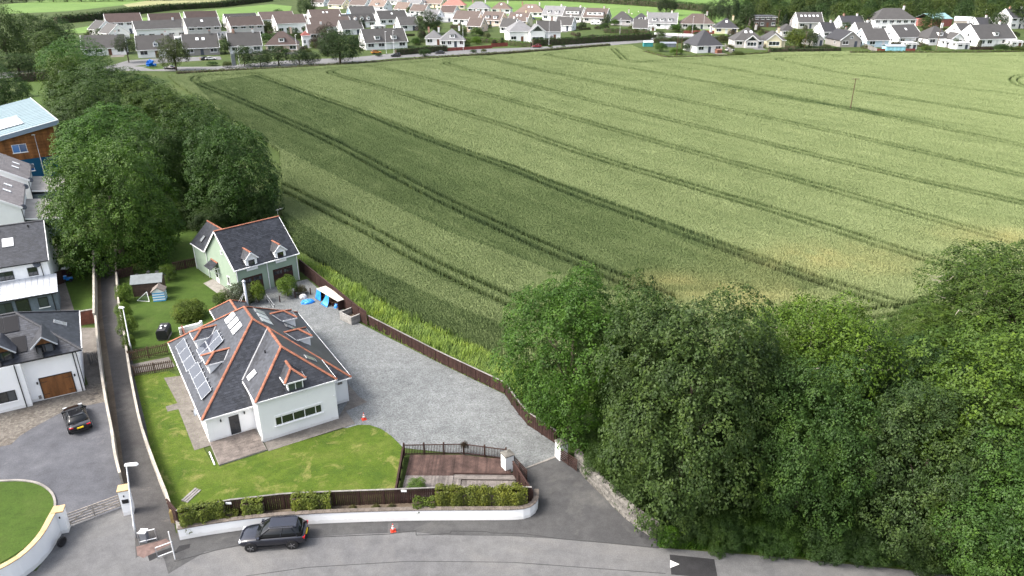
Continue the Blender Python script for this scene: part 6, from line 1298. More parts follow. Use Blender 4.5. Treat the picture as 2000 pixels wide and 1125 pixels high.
def car(p, heading, label, col, kind='suv', group=None, sc=1., plate=None):
    """x forward. suv: tall hatch with rails; sedan: low coupe-like saloon"""
    if kind == 'suv': L, W_, H_ = 4.55, 1.86, 1.66; st = [(-2.27, .38, .80, .98), (-2.2, .30, .88, 1.02), (-1.9, .22, .925, 1.05), (-1.0, .20, .93, 1.03), (.9, .20, .93, 1.0), (1.5, .22, .92, .97), (2.0, .26, .86, .88), (2.22, .32, .74, .76), (2.28, .42, .62, .62)]; cab = ((-2.15, 1.05), (-1.62, .12)); zb, zt = 1.02, 1.63
    else: L, W_, H_ = 4.5, 1.84, 1.4; st = [(-2.25, .36, .78, .86), (-2.15, .28, .87, .92), (-1.7, .20, .92, .94), (-.9, .18, .92, .92), (.9, .18, .92, .88), (1.5, .2, .91, .84), (1.95, .24, .85, .74), (2.18, .3, .72, .62), (2.25, .4, .6, .52)]; cab = ((-1.75, 1.0), (-1.0, .1)); zb, zt = .90, 1.38
    C_ = thing('car', label, 'car', p, heading, group); C_.scale = (sc,) * 3
    pm = paint('paint_%d_%d_%d' % tuple(int(c * 255) for c in col), col)
    b = MB(); secs = []
    for x, z0, hw, zs in st: secs.append([(x, -hw * .9, z0), (x, -hw, (z0 + zs) / 2), (x, -hw * .97, zs - .12), (x, -hw * .86, zs), (x, 0, zs + .03), (x, hw * .86, zs), (x, hw * .97, zs - .12), (x, hw, (z0 + zs) / 2), (x, hw * .9, z0), (x, 0, z0)])
    loft(b, secs); body = b.build('body', pm, C_, True); sm = body.modifiers.new('s', 'SUBSURF'); sm.levels = sm.render_levels = 2
    (xb0, xb1), (xt0, xt1) = cab; hb, ht = .81, .57
    g = MB(); secs = []
    for t in (0, .5, 1.): 
        z = zb - .03 + (zt - zb) * t; x0 = xb0 + (xt0 - xb0) * t ** 1.3; x1 = xb1 + (xt1 - xb1) * t ** .95; h_ = hb + (ht - hb) * t ** 1.4
        secs.append([(x0, -h_ * .86, z), (x0 + .1, -h_, z), (x1 - .2, -h_, z), (x1, -h_ * .82, z), (x1 + .07 * (1 - t), 0, z), (x1, h_ * .82, z), (x1 - .2, h_, z), (x0 + .1, h_, z), (x0, h_ * .86, z), (x0 - .05, 0, z)])
    loft(g, secs); g.build('windows', CGLASS, C_, True)
    r_ = MB(); 
    r_.v = [(xt0 - .12, -.52, zt - .05), (xt0 + .1, -.6, zt - .02), (xt1 - .1, -.6, zt - .02), (xt1 + .02, -.5, zt - .035), (xt1 + .02, .5, zt - .035), (xt1 - .1, .6, zt - .02), (xt0 + .1, .6, zt - .02), (xt0 - .12, .52, zt - .05)]
    r_.v += [(x * .985, y * .9, z + .05) for x, y, z in r_.v]; r_.f = [tuple(range(8, 16))] + [(i, (i + 1) % 8, 8 + (i + 1) % 8, 8 + i) for i in range(8)] + [tuple(reversed(range(8)))]
    r_.build('roof', pm, C_)
    for s in (-1, 1):
        for (xa, xc) in (((xb1 - .08), xt1 - .05), ((xb0 + xb1) / 2 - .1, (xt0 + xt1) / 2 - .1), (xb0 + .35, xt0 + .25)): MB().bar((xa, s * (hb + .012), zb - .02), (xc, s * (ht + .012), zt - .03), .04, .07).build('pillar', pm, C_)
        if kind == 'suv': MB().tube([(xt0, s * .55, zt + .06), (xt0 + .15, s * .56, zt + .10), (xt1 - .2, s * .56, zt + .10), (xt1 - .05, s * .55, zt + .05)], .018, 6).build('roof_rail', BLACKP, C_)
        MB().box(xb1 - .32, xb1 - .14, s * (hb + .10) - .09, s * (hb + .10) + .09, zb, zb + .13).build('mirror', pm, C_)
        MB().box(2.02, 2.17, s * .62 - .16, s * .62 + .16, .68 if kind == 'suv' else .58, .80 if kind == 'suv' else .68).build('headlight', HEADL, C_)
        MB().box(-2.27, -2.12, s * .68 - .16, s * .68 + .16, .78, .93 if kind == 'suv' else .86).build('tail_light', REDL, C_)
        MB().box(-1.6, 1.6, s * .915 - .02, s * .915 + .02, .22, .32).build('sill', BLACKP, C_)
        for x in (-1.38, 1.38):
            MB().tube([(x, s * .80, .36), (x, s * .935, .36)], .41, 20).build('wheel_arch', BLACKP, C_)
            wo = MB().tube([(x, s * .72, .345), (x, s * .95, .345)], .345, 20).build('wheel', TYRE, C_, False)
            MB().tube([(x, s * .94, .345), (x, s * .958, .345)], .24, 16).build('rim', BLACKP, wo)
            for i in range(5): a = i * 1.2566; MB().bar((x, s * .962, .345), (x + .23 * math.cos(a), s * .962, .345 + .23 * math.sin(a)), .02, .055, (0, 1, 0)).build('spoke', RIM, wo)
    MB().box(-2.31, -2.2, -.62, .62, .36, .5).build('bumper', BLACKP, C_); MB().box(2.2, 2.30, -.5, .5, .40, .56).build('grille', BLACKP, C_)
    MB().box(-2.32, -2.262, -.26, .26, .66, .77).build('number_plate', YPL, C_); MB().box(2.262, 2.31, -.26, .26, .42, .53).build('number_plate', WPAINT, C_)
    return C_
v = G(490, 1078) - G(573, 1072); pc = (G(490, 1078) + G(573, 1072)) / 2
hd_ = math.atan2(v.y, v.x); nrm = Vector((-v.y, v.x, 0)).normalized(); nrm = nrm if nrm.y > 0 else -nrm
car(pc + nrm * .9, hd_, 'black estate car with roof rails parked beside the white boundary wall', (.008, .009, .016), 'suv', sc=1.0)
v = G(143, 805) - G(158, 845); car(G(152, 825), math.atan2(v.y, v.x), 'black low car parked on the blue grey drive before the oak garage door', (.006, .006, .007), 'sedan', sc=.97)
FC = 'vehicles by the far road'
for x, y, hdg, c, k_, lb in ((773, 111, R(185), (.01, .012, .014), 'suv', 'dark car driving on the far road past the dormer bungalow'), (859, 105, R(185), (.02, .02, .022), 'sedan', 'black car on the far road beside the dark hedge'), (1048, 93, R(188), (.20, .01, .015), 'suv', 'dark red car on the far road by the large white house'), (332, 135, R(170), (.008, .008, .01), 'sedan', 'black car under the round junction tree'), (735, 105, R(30), (.55, .22, .03), 'suv', 'orange car parked outside the long dormer bungalow'), (402, 117, R(40), (.01, .01, .012), 'sedan', 'dark car parked before the grey stone house'), (412, 117, R(20), (.6, .6, .6), 'sedan', 'white car parked next to the dark car by the grey house'), (1040, 38, R(10), (.02, .04, .18), 'suv', 'blue car parked before the tan hipped bungalow'), (1425, 100, R(20), (.6, .6, .58), 'sedan', 'white car beside the grey hipped bungalow fence'), (45, 152, R(0), (.6, .6, .6), 'suv', 'white van like car behind the dark hedge on the left')):
    car(G(x, y), hdg, lb, c, k_, FC)
# ---------------------------------------------------------------- village houses
RB_, RBR, RGR, RDK, RLT, RTN = (.075, .052, .046), (.105, .08, .07), (.075, .072, .07), (.05, .05, .055), (.19, .19, .195), (.19, .14, .115)
WW, WG, WST, WBL, WCR, WTN = (.78, .78, .77), (.50, .48, .46), (.27, .255, .24), (.50, .62, .68), (.68, .62, .44), (.52, .42, .34)
def vhouse(px, py, wpx, rot, kind, label, roof=RGR, wall=WW, ht=2.5, depth=8., pitch=.78, dorm=0, chim=1, sky=0, gcol=None, dorm_kind='box', flat=False, nwin=None, long_dormer=False, wing=None):
    s = PXM(py); KS = 1.3; W_ = .9 * wpx * s / max(.5, math.cos(R(rot))) / KS; o = G(px, py)
    T = thing('house', label, 'house', o, R(rot)); T.scale = (KS,) * 3; x0, x1, y0, y1 = -W_ / 2, W_ / 2, 0, depth
    b = MB().prism([(x0, y0), (x1, y0), (x1, y1), (x0, y1)], -.3, ht)
    ov = .35
    if flat: rise = .25
    elif kind == 'S': rise = depth / 2 * pitch
    elif kind == 'G': rise = W_ / 2 * pitch
    else: rise = min(depth, W_) / 2 * pitch
    zt = ht + rise
    if kind == 'S' and not flat:
        for x in (x0, x1): b.poly([(x, y0, ht), (x, y1, ht), (x, depth / 2, zt)])
    if kind == 'G':
        for y in (y0, y1): b.poly([(x0, y, ht), (x1, y, ht), (0, y, zt)])
    w_ = b.build('wall', TINT, T); w_.color = (*wall, 1)
    if gcol:
        for y, sg in ((y0, -1),) if kind == 'G' else (): pass
        if kind == 'S':
            for x, sg in ((x0 - .012, -1), (x1 + .012, 1)): g_ = MB().poly([(x, y0 + .02, ht - .3), (x, y1 - .02, ht - .3), (x, depth / 2, zt - .1)]).build('gable_boarding', TINT, T); g_.color = (*gcol, 1)
        else: g_ = MB().poly([(x0 + .05, -.012, ht), (x1 - .05, -.012, ht), (0, -.012, zt - .1)]).build('gable_boarding', TINT, T); g_.color = (*gcol, 1)
    e = ht - ov * pitch
    if flat: fs = [[(x0 - ov, y0 - ov, ht + .12), (x1 + ov, y0 - ov, ht + .12), (x1 + ov, y1 + ov, ht + .2), (x0 - ov, y1 + ov, ht + .2)]]
    elif kind == 'S': fs = [[(x0 - .2, -ov, e), (x1 + .2, -ov, e), (x1 + .2, depth / 2, zt + .08), (x0 - .2, depth / 2, zt + .08)], [(x1 + .2, y1 + ov, e), (x0 - .2, y1 + ov, e), (x0 - .2, depth / 2, zt + .08), (x1 + .2, depth / 2, zt + .08)]]
    elif kind == 'G': fs = [[(x0 - ov, y1 + .2, e), (x0 - ov, -.25, e), (0, -.25, zt + .08), (0, y1 + .2, zt + .08)], [(x1 + ov, -.25, e), (x1 + ov, y1 + .2, e), (0, y1 + .2, zt + .08), (0, -.25, zt + .08)]]
    else:
        q0, q1, q2, q3 = (x0 - ov, -ov, e), (x1 + ov, -ov, e), (x1 + ov, y1 + ov, e), (x0 - ov, y1 + ov, e)
        if W_ >= depth: h = depth / 2 + ov; a, c = (x0 - ov + h, depth / 2, zt), (x1 + ov - h, depth / 2, zt); fs = [[q0, q1, c, a], [q2, q3, a, c], [q1, q2, c], [q3, q0, a]]
        else: h = W_ / 2 + ov; a, c = (0, -ov + h, zt), (0, y1 + ov - h, zt); fs = [[q0, q1, a], [q1, q2, c, a], [q2, q3, c], [q3, q0, a, c]]
    rf = roof_slab(T, fs, RTILE, th=.16, col=roof)
    if kind == 'S' and not flat:
        for x in (x0 - .24, x1 + .24): m = MB()
        for x in (x0 - .24, x1 + .24): MB().bar((x, -ov, e - .05), (x, depth / 2, zt + .02), .08, .24).bar((x, y1 + ov, e - .05), (x, depth / 2, zt + .02), .08, .24).build('barge_board', WPAINT, rf)
    if kind == 'G': MB().bar((x0 - ov, -.3, e - .05), (0, -.3, zt + .02), .08, .24).bar((x1 + ov, -.3, e - .05), (0, -.3, zt + .02), .08, .24).build('barge_board', WPAINT, rf)
    if kind != 'G': MB().bar((x0 - ov, -ov - .05, e - .06), (x1 + ov, -ov - .05, e - .06), .12, .16).build('gutter', WPAINT, rf)
    for i in range(chim):
        cx = (W_ * .3, -W_ * .3)[i % 2] if kind != 'G' else .4; cy = depth * .5 if kind != 'H' else depth * .55
        ch = MB().box(cx - .35, cx + .35, cy - .3, cy + .3, zt - (.9 if kind == 'H' else .5), zt + .9).build('chimney', TINT, rf); ch.color = (.36, .22, .17, 1) if i else (*mul(wall, .8), 1)
        for k_ in (-.17, .17): MB().tube([(cx + k_, cy, zt + .9), (cx + k_, cy, zt + 1.25)], .1, 7).build('chimney_pot', TERRA, rf)
    pk = lambda y: e + (y + ov) * (zt - e) / (depth / 2 + ov)
    pu = Vector((0, depth / 2 + ov, zt - e)).normalized()
    if kind != 'G' and not flat:
        for i in range(sky): x = (i - (sky - 1) / 2) * 1.9; skylight(T, (x, depth * .3, pk(depth * .3) + .1), (1, 0, 0), pu, .95, 1.2, STEEL, SKYB)
        if long_dormer:
            y_ = depth * .1; zb_ = pk(y_); zt_ = zb_ + 1.5; yb = -ov + (zt_ - e) * (depth / 2 + ov) / (zt - e); wd = W_ * .72
            yb = min(yb, depth * .5)
            dd_ = MB().prism([(-wd / 2, y_), (wd / 2, y_), (wd / 2, yb), (-wd / 2, yb)], zb_ - .3, zt_).build('long_dormer', WPAINT, T); dt = MB().box(-wd / 2 - .15, wd / 2 + .15, y_ - .2, yb + .1, zt_ + .002, zt_ + .12).build('dormer_roof', RTILE, T); dt.color = (*roof, 1)
            for q in (-.3, 0, .3): window(T, (wd * q, y_ - .0, zb_ + .3), wd * .2, .9, 0, 2, WPAINT, False)
        for i in range(dorm):
            x = (i - (dorm - 1) / 2) * W_ / max(dorm, 1) * .8; y_ = depth * .08; zb_ = pk(y_); zt_ = zb_ + 1.25; yb = min(depth * .48, -ov + (zt_ - e) * (depth / 2 + ov) / (zt - e)); hw_ = .95
            if dorm_kind == 'box':
                MB().prism([(x - hw_, y_), (x + hw_, y_), (x + hw_, yb), (x - hw_, yb)], zb_ - .2, zt_).build('dormer', WPAINT, T); q = MB().box(x - hw_ - .15, x + hw_ + .15, y_ - .2, yb + .1, zt_ + .002, zt_ + .12).build('dormer_roof', RTILE, T); q.color = (*roof, 1)
            else:
                hw_ = .75; MB().prism([(x - hw_, y_), (x + hw_, y_), (x + hw_, yb), (x - hw_, yb)], zb_ - .2, zt_).poly([(x - hw_, y_, zt_), (x + hw_, y_, zt_), (x, y_, zt_ + .6)]).build('dormer', WPAINT, T)
                yr = min(depth * .5, yb + 1.); roof_slab(T, [[(x - hw_ - .2, yb + .2, zt_ - .1), (x - hw_ - .2, y_ - .2, zt_ - .1), (x, y_ - .2, zt_ + .65), (x, yr, zt_ + .65)], [(x + hw_ + .2, y_ - .2, zt_ - .1), (x + hw_ + .2, yb + .2, zt_ - .1), (x, yr, zt_ + .65), (x, y_ - .2, zt_ + .65)]], RTILE, 'dormer_roof', .08, roof)
            window(T, (x, y_, zb_ + .25), hw_ * 1.4, .8, 0, 2, WPAINT, False)
    # wall openings on the three visible sides
    nw = nwin or max(2, int(W_ / 3.2)); sto = [.9] + ([3.5] if ht > 4.5 else [])
    for z in sto:
        for i in range(nw):
            x = x0 + (i + .5) * W_ / nw
            if z < 1 and i == nw // 2:
                d_ = MB().box(-.5, .5, -.03, .03, 0, 2.05).build('door', TINTP, T, mat4=Matrix.Translation((x, 0, .02))); d_.color = random.choice([(.6, .6, .6, 1), (.05, .06, .08, 1), (.12, .05, .03, 1)]); continue
            window(T, (x, 0, z), min(2.2, W_ / nw * .62), 1.3, 0, 2, WPAINT, True, .07)
    for sg, fc in ((-1, R(-90)), (1, R(90))):
        for z in sto: window(T, (x0 if sg < 0 else x1, depth * .35, z), 1.1, 1.05, fc, 1, WPAINT, False, .09)
        if kind == 'S' and not flat and rise > 2: window(T, (x0 if sg < 0 else x1, depth * .5, ht + .3), 1., 1., fc, 1, WPAINT, False, .09)
    if kind == 'G' and rise > 1.8: window(T, (0, 0, ht + .3), 1.2, .95, 0, 2, WPAINT, False, .09)
    if wing:                                                  # projecting gabled bay (x offset, width, length, wall colour, glazed)
        for (wx, ww, wl2, wc_, glz) in wing:
            gz = ht + ww / 2 * .75; bb = MB().prism([(wx - ww / 2, -wl2), (wx + ww / 2, -wl2), (wx + ww / 2, .1), (wx - ww / 2, .1)], -.3, ht - .1).poly([(wx - ww / 2, -wl2, ht - .1), (wx + ww / 2, -wl2, ht - .1), (wx, -wl2, gz)]).build('bay', TINT, T); bb.color = (*wc_, 1)
            yr = min(depth / 2, -ov + (gz - e) * (depth / 2 + ov) / max(.1, zt - e))
            roof_slab(T, [[(wx - ww / 2 - .25, .3, ht - .3), (wx - ww / 2 - .25, -wl2 - .25, ht - .3), (wx, -wl2 - .25, gz + .08), (wx, yr, gz + .08)], [(wx + ww / 2 + .25, -wl2 - .25, ht - .3), (wx + ww / 2 + .25, .3, ht - .3), (wx, yr, gz + .08), (wx, -wl2 - .25, gz + .08)]], RTILE, 'bay_roof', .14, roof)
            MB().bar((wx - ww / 2 - .3, -wl2 - .3, ht - .35), (wx, -wl2 - .3, gz), .08, .22).bar((wx + ww / 2 + .3, -wl2 - .3, ht - .35), (wx, -wl2 - .3, gz), .08, .22).build('barge_board', WPAINT, T)
            window(T, (wx, -wl2, .7), ww * .72, 1.4, 0, 3, WPAINT, True, .09)
            if glz: MB().poly([(wx - ww * .34, -wl2 - .02, ht), (wx + ww * .34, -wl2 - .02, ht), (wx, -wl2 - .02, gz - .45)]).build('gable_glass', GLASS, T)
    HOUSES.append((o.x, o.y, max(W_, depth) * .62 * KS))
    if random.random() < .6:
        c_, s_ = math.cos(R(rot)), math.sin(R(rot)); q = [(x1 - 4.5, -7), (x1 - .5, -7), (x1 - .5, -.1), (x1 - 4.5, -.1)]
        sheet('house_drive', [(o.x + (x * c_ - y * s_) * KS, o.y + (x * s_ + y * c_) * KS) for x, y in q], .018 + .002 * (len(HOUSES) % 4), random.choice([FARROAD, PAVED, TARMAC]))
    return T
HOUSES = []
V = vhouse
# row along the bright pasture (gables to the left)
V(248, 66, 58, 33, 'S', 'white two-storey house with brown roof at the left end of the pasture row', RB_, WW, 5., chim=0)
V(330, 66, 52, 33, 'S', 'white two-storey house with brown roof behind the long white terrace', RB_, WW, 5., chim=0)
V(400, 60, 54, 33, 'S', 'pale two-storey house with brown roof before the bright pasture', RB_, WW, 5., chim=0)
V(476, 54, 56, 33, 'S', 'dark roofed house with a long pale dormer on the pasture edge', RGR, WW, 3., long_dormer=True, chim=0)
V(318, 76, 84, 33, 'S', 'long white terrace with a grey roof in two lengths', RGR, WW, 4.2, 7., chim=1)
V(402, 76, 58, 33, 'S', 'grey two-storey house with a small roof light', RGR, WG, 4.8, sky=1, chim=0)
V(486, 73, 58, 33, 'S', 'grey brown two-storey house beside the pale garden tree', RBR, WG, 4.8, chim=0)
V(545, 48, 60, 33, 'S', 'low long roofed house with a pale green gable', RBR, WW, 2.8, gcol=(.45, .55, .5), chim=0)
V(572, 64, 54, 33, 'S', 'white two-storey house with brown grey roof among garden trees', RBR, WW, 4.2, chim=0)
V(184, 69, 34, -38, 'S', 'white bungalow with grey roof, nearest the dark tree cluster', RGR, WW, 2.6, 8, chim=0)
V(206, 77, 36, -38, 'S', 'white bungalow with grey roof below the nearest bungalow', RGR, WW, 2.6, 8, chim=0)
V(206, 108, 78, 22, 'S', 'long low bungalow with a dark grey roof behind the green tree', RGR, WW, 2.5, 9, chim=1, pitch=.8)
V(308, 112, 70, 22, 'S', 'white bungalow with one gabled dormer at the road junction', RGR, WW, 2.7, 9, dorm=1, dorm_kind='gable', pitch=.85)
V(396, 108, 66, 22, 'S', 'stone fronted bungalow with a wide pale roof light', RGR, WST, 2.6, 9, sky=2, pitch=.85)
V(482, 104, 62, 22, 'S', 'white bungalow with a dark roof and white garage', RGR, WW, 2.6, 9, chim=2, pitch=.85)
V(552, 102, 66, 12, 'H', 'brown hipped bungalow with a tall chimney and roof dormer', RB_, WTN, 2.7, 9, dorm=1, pitch=.85, chim=1)
V(600, 90, 16, 20, 'H', 'tiny white outbuilding with a red tiled roof', (.22, .07, .06), WW, 4., 4, chim=0, nwin=2)
V(640, 46, 58, 30, 'S', 'white gabled house with brown roof and two roof lights', RBR, WW, 3., 9, sky=2, chim=0)
V(650, 64, 76, 28, 'S', 'long brown roofed house with a pale blue gable', RBR, WW, 2.8, 9, gcol=WBL, chim=0)
V(712, 40, 48, 28, 'S', 'grey roofed house with a blue boarded gable', RGR, WW, 3., 10, gcol=(.22, .32, .45), chim=0)
V(703, 54, 64, 28, 'S', 'white house with four small gabled dormers', RGR, WW, 2.8, 8, dorm=4, dorm_kind='gable', chim=0)
V(770, 48, 56, 28, 'S', 'white gabled bungalow with grey roof above the orange hedge', RGR, WW, 2.8, 9, chim=1, sky=1)
V(756, 96, 84, 24, 'S', 'long white gabled bungalow with two wide box dormers', RGR, WW, 2.6, 10, dorm=2, pitch=.8)
for i, (x, y, w_, c, wc, lb) in enumerate(((655, 17, 36, RBR, WCR, 'brown roofed bungalow beside the tall dark pasture tree'), (697, 18, 38, RBR, WW, 'brown roofed bungalow with a chimney against the pasture'), (735, 21, 36, RTN, WW, 'tan roofed bungalow with a small dormer'), (782, 27, 30, RTN, WW, 'tan roofed bungalow with a white gable facing the road'), (770, 9, 34, RLT, WW, 'pale roofed house at the top of the village'), (808, 15, 28, RLT, WW, 'pale roofed house beside the tan roofed pair'), (845, 15, 38, RTN, WCR, 'tan roofed cream bungalow behind the yellow tree'))):
    V(x, y, w_, -28, 'S', lb, c, wc, 2.8, 9, chim=1, dorm=1 if i == 2 else 0)
V(886, 18, 48, -5, 'H', 'pink red hipped roof bungalow with cream walls', (.42, .16, .13), WCR, 2.7, 9)
V(934, 25, 46, -5, 'H', 'pale grey hipped bungalow with white walls and chimney', RLT, WW, 2.8, 9, chim=2)
V(978, 26, 42, -8, 'H', 'tan hipped bungalow behind the garden shrubs', RTN, WW, 2.7, 9, sky=1)
V(1034, 33, 62, -10, 'H', 'wide tan hipped bungalow with a large brown chimney', RTN, WW, 2.7, 10, chim=2, sky=2)
V(1078, 40, 42, -24, 'S', 'white house with two dark dormers in a grey roof', RLT, WW, 3., 10, dorm=2, pitch=.8)
V(1116, 43, 38, -24, 'S', 'white house with a long white dormer beside the field', RGR, WW, 3., 10, long_dormer=True, pitch=.8)
V(1160, 45, 46, -24, 'S', 'brown roofed house with a long white dormer and grey gable', RBR, WG, 2.9, 10, long_dormer=True, pitch=.8, gcol=WG)
V(1213, 49, 44, -12, 'H', 'grey hipped bungalow below the sheep pasture', RGR, WG, 2.6, 9)
V(1250, 53, 42, -12, 'H', 'grey hipped bungalow with white bay windows', RDK, WG, 2.6, 9, dorm=1)
V(1292, 56, 62, -12, 'S', 'pale slate house with three dark dormers in a row', RLT, WW, 2.6, 11, dorm=3, pitch=.75)
V(1362, 57, 70, -6, 'H', 'wide brown hipped bungalow behind the dark red hedge', RBR, WG, 2.6, 10, chim=1)
V(1418, 66, 48, -8, 'H', 'grey hipped bungalow with two large dark windows', RDK, WCR, 2.6, 9, sky=1)
V(908, 48, 54, -26, 'S', 'tan brown bungalow with a white gable and brown chimney', RBR, WW, 2.7, 9, chim=1)
V(958, 50, 42, -26, 'S', 'brown roofed bungalow with two dormers and a tan gable', RBR, WTN, 2.7, 9, dorm=2, gcol=WTN)
V(872, 34, 32, -26, 'S', 'small brown roofed house behind the wide dark tree', RB_, WW, 2.8, 8, chim=0)
V(1010, 52, 42, -20, 'S', 'brown roofed house with a cream gable behind the large white house', RBR, WCR, 2.7, 9, sky=2)
V(884, 92, 52, 5, 'H', 'pale slate hipped bungalow with a glazed veranda and dormer', RLT, WW, 2.6, 9, dorm=1, pitch=.8, nwin=4)
V(848, 88, 36, 5, 'H', 'pale slate hipped wing with a tall red chimney', RLT, WW, 2.6, 8, chim=2)
V(1020, 82, 56, 10, 'H', 'large white house with a pale hipped slate roof and red plinth', RLT, WW, 4.2, 11, pitch=.7, wing=[(5.5, 6., 3., WW, True)])
V(1072, 78, 50, 0, 'S', 'white gabled wing of the large house beside the clipped hedge', RGR, WW, 3.4, 9, wing=[(-4.5, 4.5, 2.5, WW, False)])
V(1385, 103, 58, 12, 'H', 'grey hipped bungalow with orange hips at the edge of the crop', RDK, WW, 2.6, 11, pitch=.95, nwin=3)
V(1462, 93, 62, -3, 'H', 'grey brown bungalow with a white glazed gabled porch', RGR, WG, 2.7, 10, sky=2, wing=[(.5, 4.6, 2., WG, True)])
V(1514, 92, 40, -3, 'H', 'slate bungalow with a cream gabled bay', RGR, WCR, 2.7, 10, wing=[(-1., 5.4, 1.5, WCR, False)])
V(1493, 53, 48, 0, 'S', 'flat roofed dark brown house with a band of white windows', RDK, (.10, .085, .08), 4.8, 9, flat=True, chim=0, nwin=4)
V(1582, 56, 54, 0, 'S', 'grey roofed house with a large panel of white roof lights', RGR, WG, 3., 10, sky=5, chim=0)
V(1597, 90, 24, 5, 'G', 'little grey gabled cottage with a dark porch', RGR, WG, 2.5, 9, chim=0)
V(1660, 92, 46, 4, 'G', 'stone gabled bungalow with two white framed bays facing the crop', RDK, WST, 2.6, 12, pitch=.75, chim=1, gcol=WST)
V(1713, 92, 52, 10, 'S', 'light blue bungalow with a grey roof beside the blue shed', RGR, WBL, 2.6, 9, chim=0)
V(1665, 60, 50, 6, 'S', 'white cottage with a slate roof and gable chimneys', RDK, WW, 3.0, 8, chim=2)
V(1745, 61, 90, 0, 'H', 'long white two-storey house with a grey hipped roof', RGR, WW, 5.2, 11, chim=1, nwin=6)
V(1776, 86, 62, 22, 'S', 'white gabled bungalow with a plain grey roof by the hip dormer house', RGR, WW, 2.7, 10, chim=0, sky=1)
V(1836, 88, 60, 8, 'H', 'pale hipped bungalow with a wide white dormer', RGR, WW, 2.6, 10, dorm=1, wing=[(4.5, 5., 3., WW, False)])
V(1945, 90, 92, 14, 'S', 'long white gabled bungalow with a small white dormer', RGR, WW, 2.8, 11, dorm=1, pitch=.8)
V(1990, 56, 50, 16, 'S', 'two-storey slate roofed house with a red brick chimney', RDK, WW, 5., 9, chim=2)
# extra bungalows and white flat roofed garages that close the gaps
for i, (x, y, w_, r_, k_, rc, wc) in enumerate(((620, 12, 30, -28, 'S', RBR, WW), (668, 4, 30, -25, 'S', RGR, WW), (718, 6, 30, -28, 'S', RLT, WW), (745, 5, 28, -25, 'H', RTN, WW), (830, 5, 30, -20, 'S', RLT, WW), (865, 8, 26, -20, 'H', RTN, WCR), (815, 30, 34, -26, 'S', RBR, WW), (840, 42, 30, -26, 'S', RLT, WW), (800, 60, 36, 26, 'S', RGR, WW), (990, 64, 30, -20, 'S', RGR, WW), (1100, 60, 34, -20, 'S', RGR, WW), (925, 62, 30, -22, 'S', RBR, WTN), (690, 68, 40, 28, 'S', RGR, WW), (622, 78, 36, 22, 'S', RBR, WW), (1540, 72, 30, 0, 'H', RGR, WG), (1620, 74, 30, 8, 'S', RDK, WW), (1690, 74, 34, 5, 'S', RGR, WW), (1890, 76, 40, 14, 'S', RGR, WW), (1250, 66, 30, -10, 'S', RGR, WW), (1925, 62, 34, 12, 'S', RDK, WW))):
    V(x, y, w_, r_, k_, ('brown tiled', 'grey tiled')[rc in (RGR, RDK)] .replace('brown tiled', {RBR: 'brown tiled', RLT: 'pale tiled', RTN: 'tan tiled'}.get(rc, 'grey tiled') if rc not in (RGR, RDK) else 'grey tiled') + ' small ' + ('cream' if wc in (WCR, WTN) else 'white') + ' bungalow ' + ('with hipped roof ' if k_ == 'H' else 'with gabled roof ') + 'squeezed between its larger neighbours', rc, wc, 2.6, 8, chim=1)['group'] = 'small infill bungalows'
for x, y, w_, r_ in ((575, 44, 18, 30), (592, 38, 22, 30), (668, 36, 24, 28), (735, 27, 40, -20), (790, 36, 40, -20), (742, 60, 22, 28), (800, 50, 26, 0), (870, 42, 34, -10), (940, 56, 22, -10), (1105, 52, 22, 0), (505, 100, 14, 22), (440, 74, 22, 30), (360, 84, 40, 28), (230, 72, 24, 30), (1700, 62, 30, 0), (1725, 70, 40, 0), (1780, 96, 22, 0), (1856, 92, 24, 5), (1880, 96, 30, 5), (1985, 92, 24, 0), (1400, 62, 18, 0), (1270, 60, 22, -10)):
    V(x, y, w_, r_, 'S', 'white flat roofed garage or extension tucked beside a village house', (.62, .62, .62), WW, 2.0, 4.5, chim=0, flat=True, nwin=2)['group'] = 'white flat roofed garages'
# sheds and barn
def shed_box(px, py, wpx, h, d_, rot, wall, roof, label, name='shed', mono=False):
    s = PXM(py); W_ = wpx * s; T = thing(name, label, 'shed' if name != 'barn' else 'barn', G(px, py), R(rot)); zt = h + (.5 if mono else d_ * .22)
    b = MB().prism([(-W_ / 2, 0), (W_ / 2, 0), (W_ / 2, d_), (-W_ / 2, d_)], -.2, h); w_ = b.build('wall', TINT, T); w_.color = (*wall, 1)
    fs = [[(-W_ / 2 - .2, -.2, h + .02), (W_ / 2 + .2, -.2, h + .02), (W_ / 2 + .2, d_ / 2, zt), (-W_ / 2 - .2, d_ / 2, zt)], [(W_ / 2 + .2, d_ + .2, h + .02), (-W_ / 2 - .2, d_ + .2, h + .02), (-W_ / 2 - .2, d_ / 2, zt), (W_ / 2 + .2, d_ / 2, zt)]]
    roof_slab(T, fs, TINTP, th=.1, col=roof); n_ = max(3, int(W_ / .8))
    for i in range(n_): q = MB().box(-W_ / 2 + i * W_ / n_ + .02, -W_ / 2 + (i + 1) * W_ / n_ - .02, -.03, -.001, .02, h - .02).build('wall_board', TINT, T); q.color = (*mul(wall, random.uniform(.85, 1.1)), 1)
    return T
shed_box(1748, 103, 38, 2.6, 4., 0, (.30, .60, .68), (.24, .26, .28), 'turquoise blue shed backing onto the crop')
shed_box(1266, 91, 18, 1.9, 3., 0, (.05, .24, .24), (.45, .48, .48), 'teal shed at the corner of the crop')
shed_box(1305, 92, 30, 1.6, 3., 0, (.16, .18, .21), (.18, .2, .23), 'low dark grey shed behind the crop corner')
shed_box(1838, 52, 52, 4.5, 14., 20, (.30, .12, .11), (.18, .30, .31), 'farm barn with a teal roof and red striped side', 'barn')
shed_box(1880, 54, 34, 4., 10., -30, (.32, .29, .26), (.45, .46, .48), 'grey roofed farm shed beside the teal barn', 'barn')
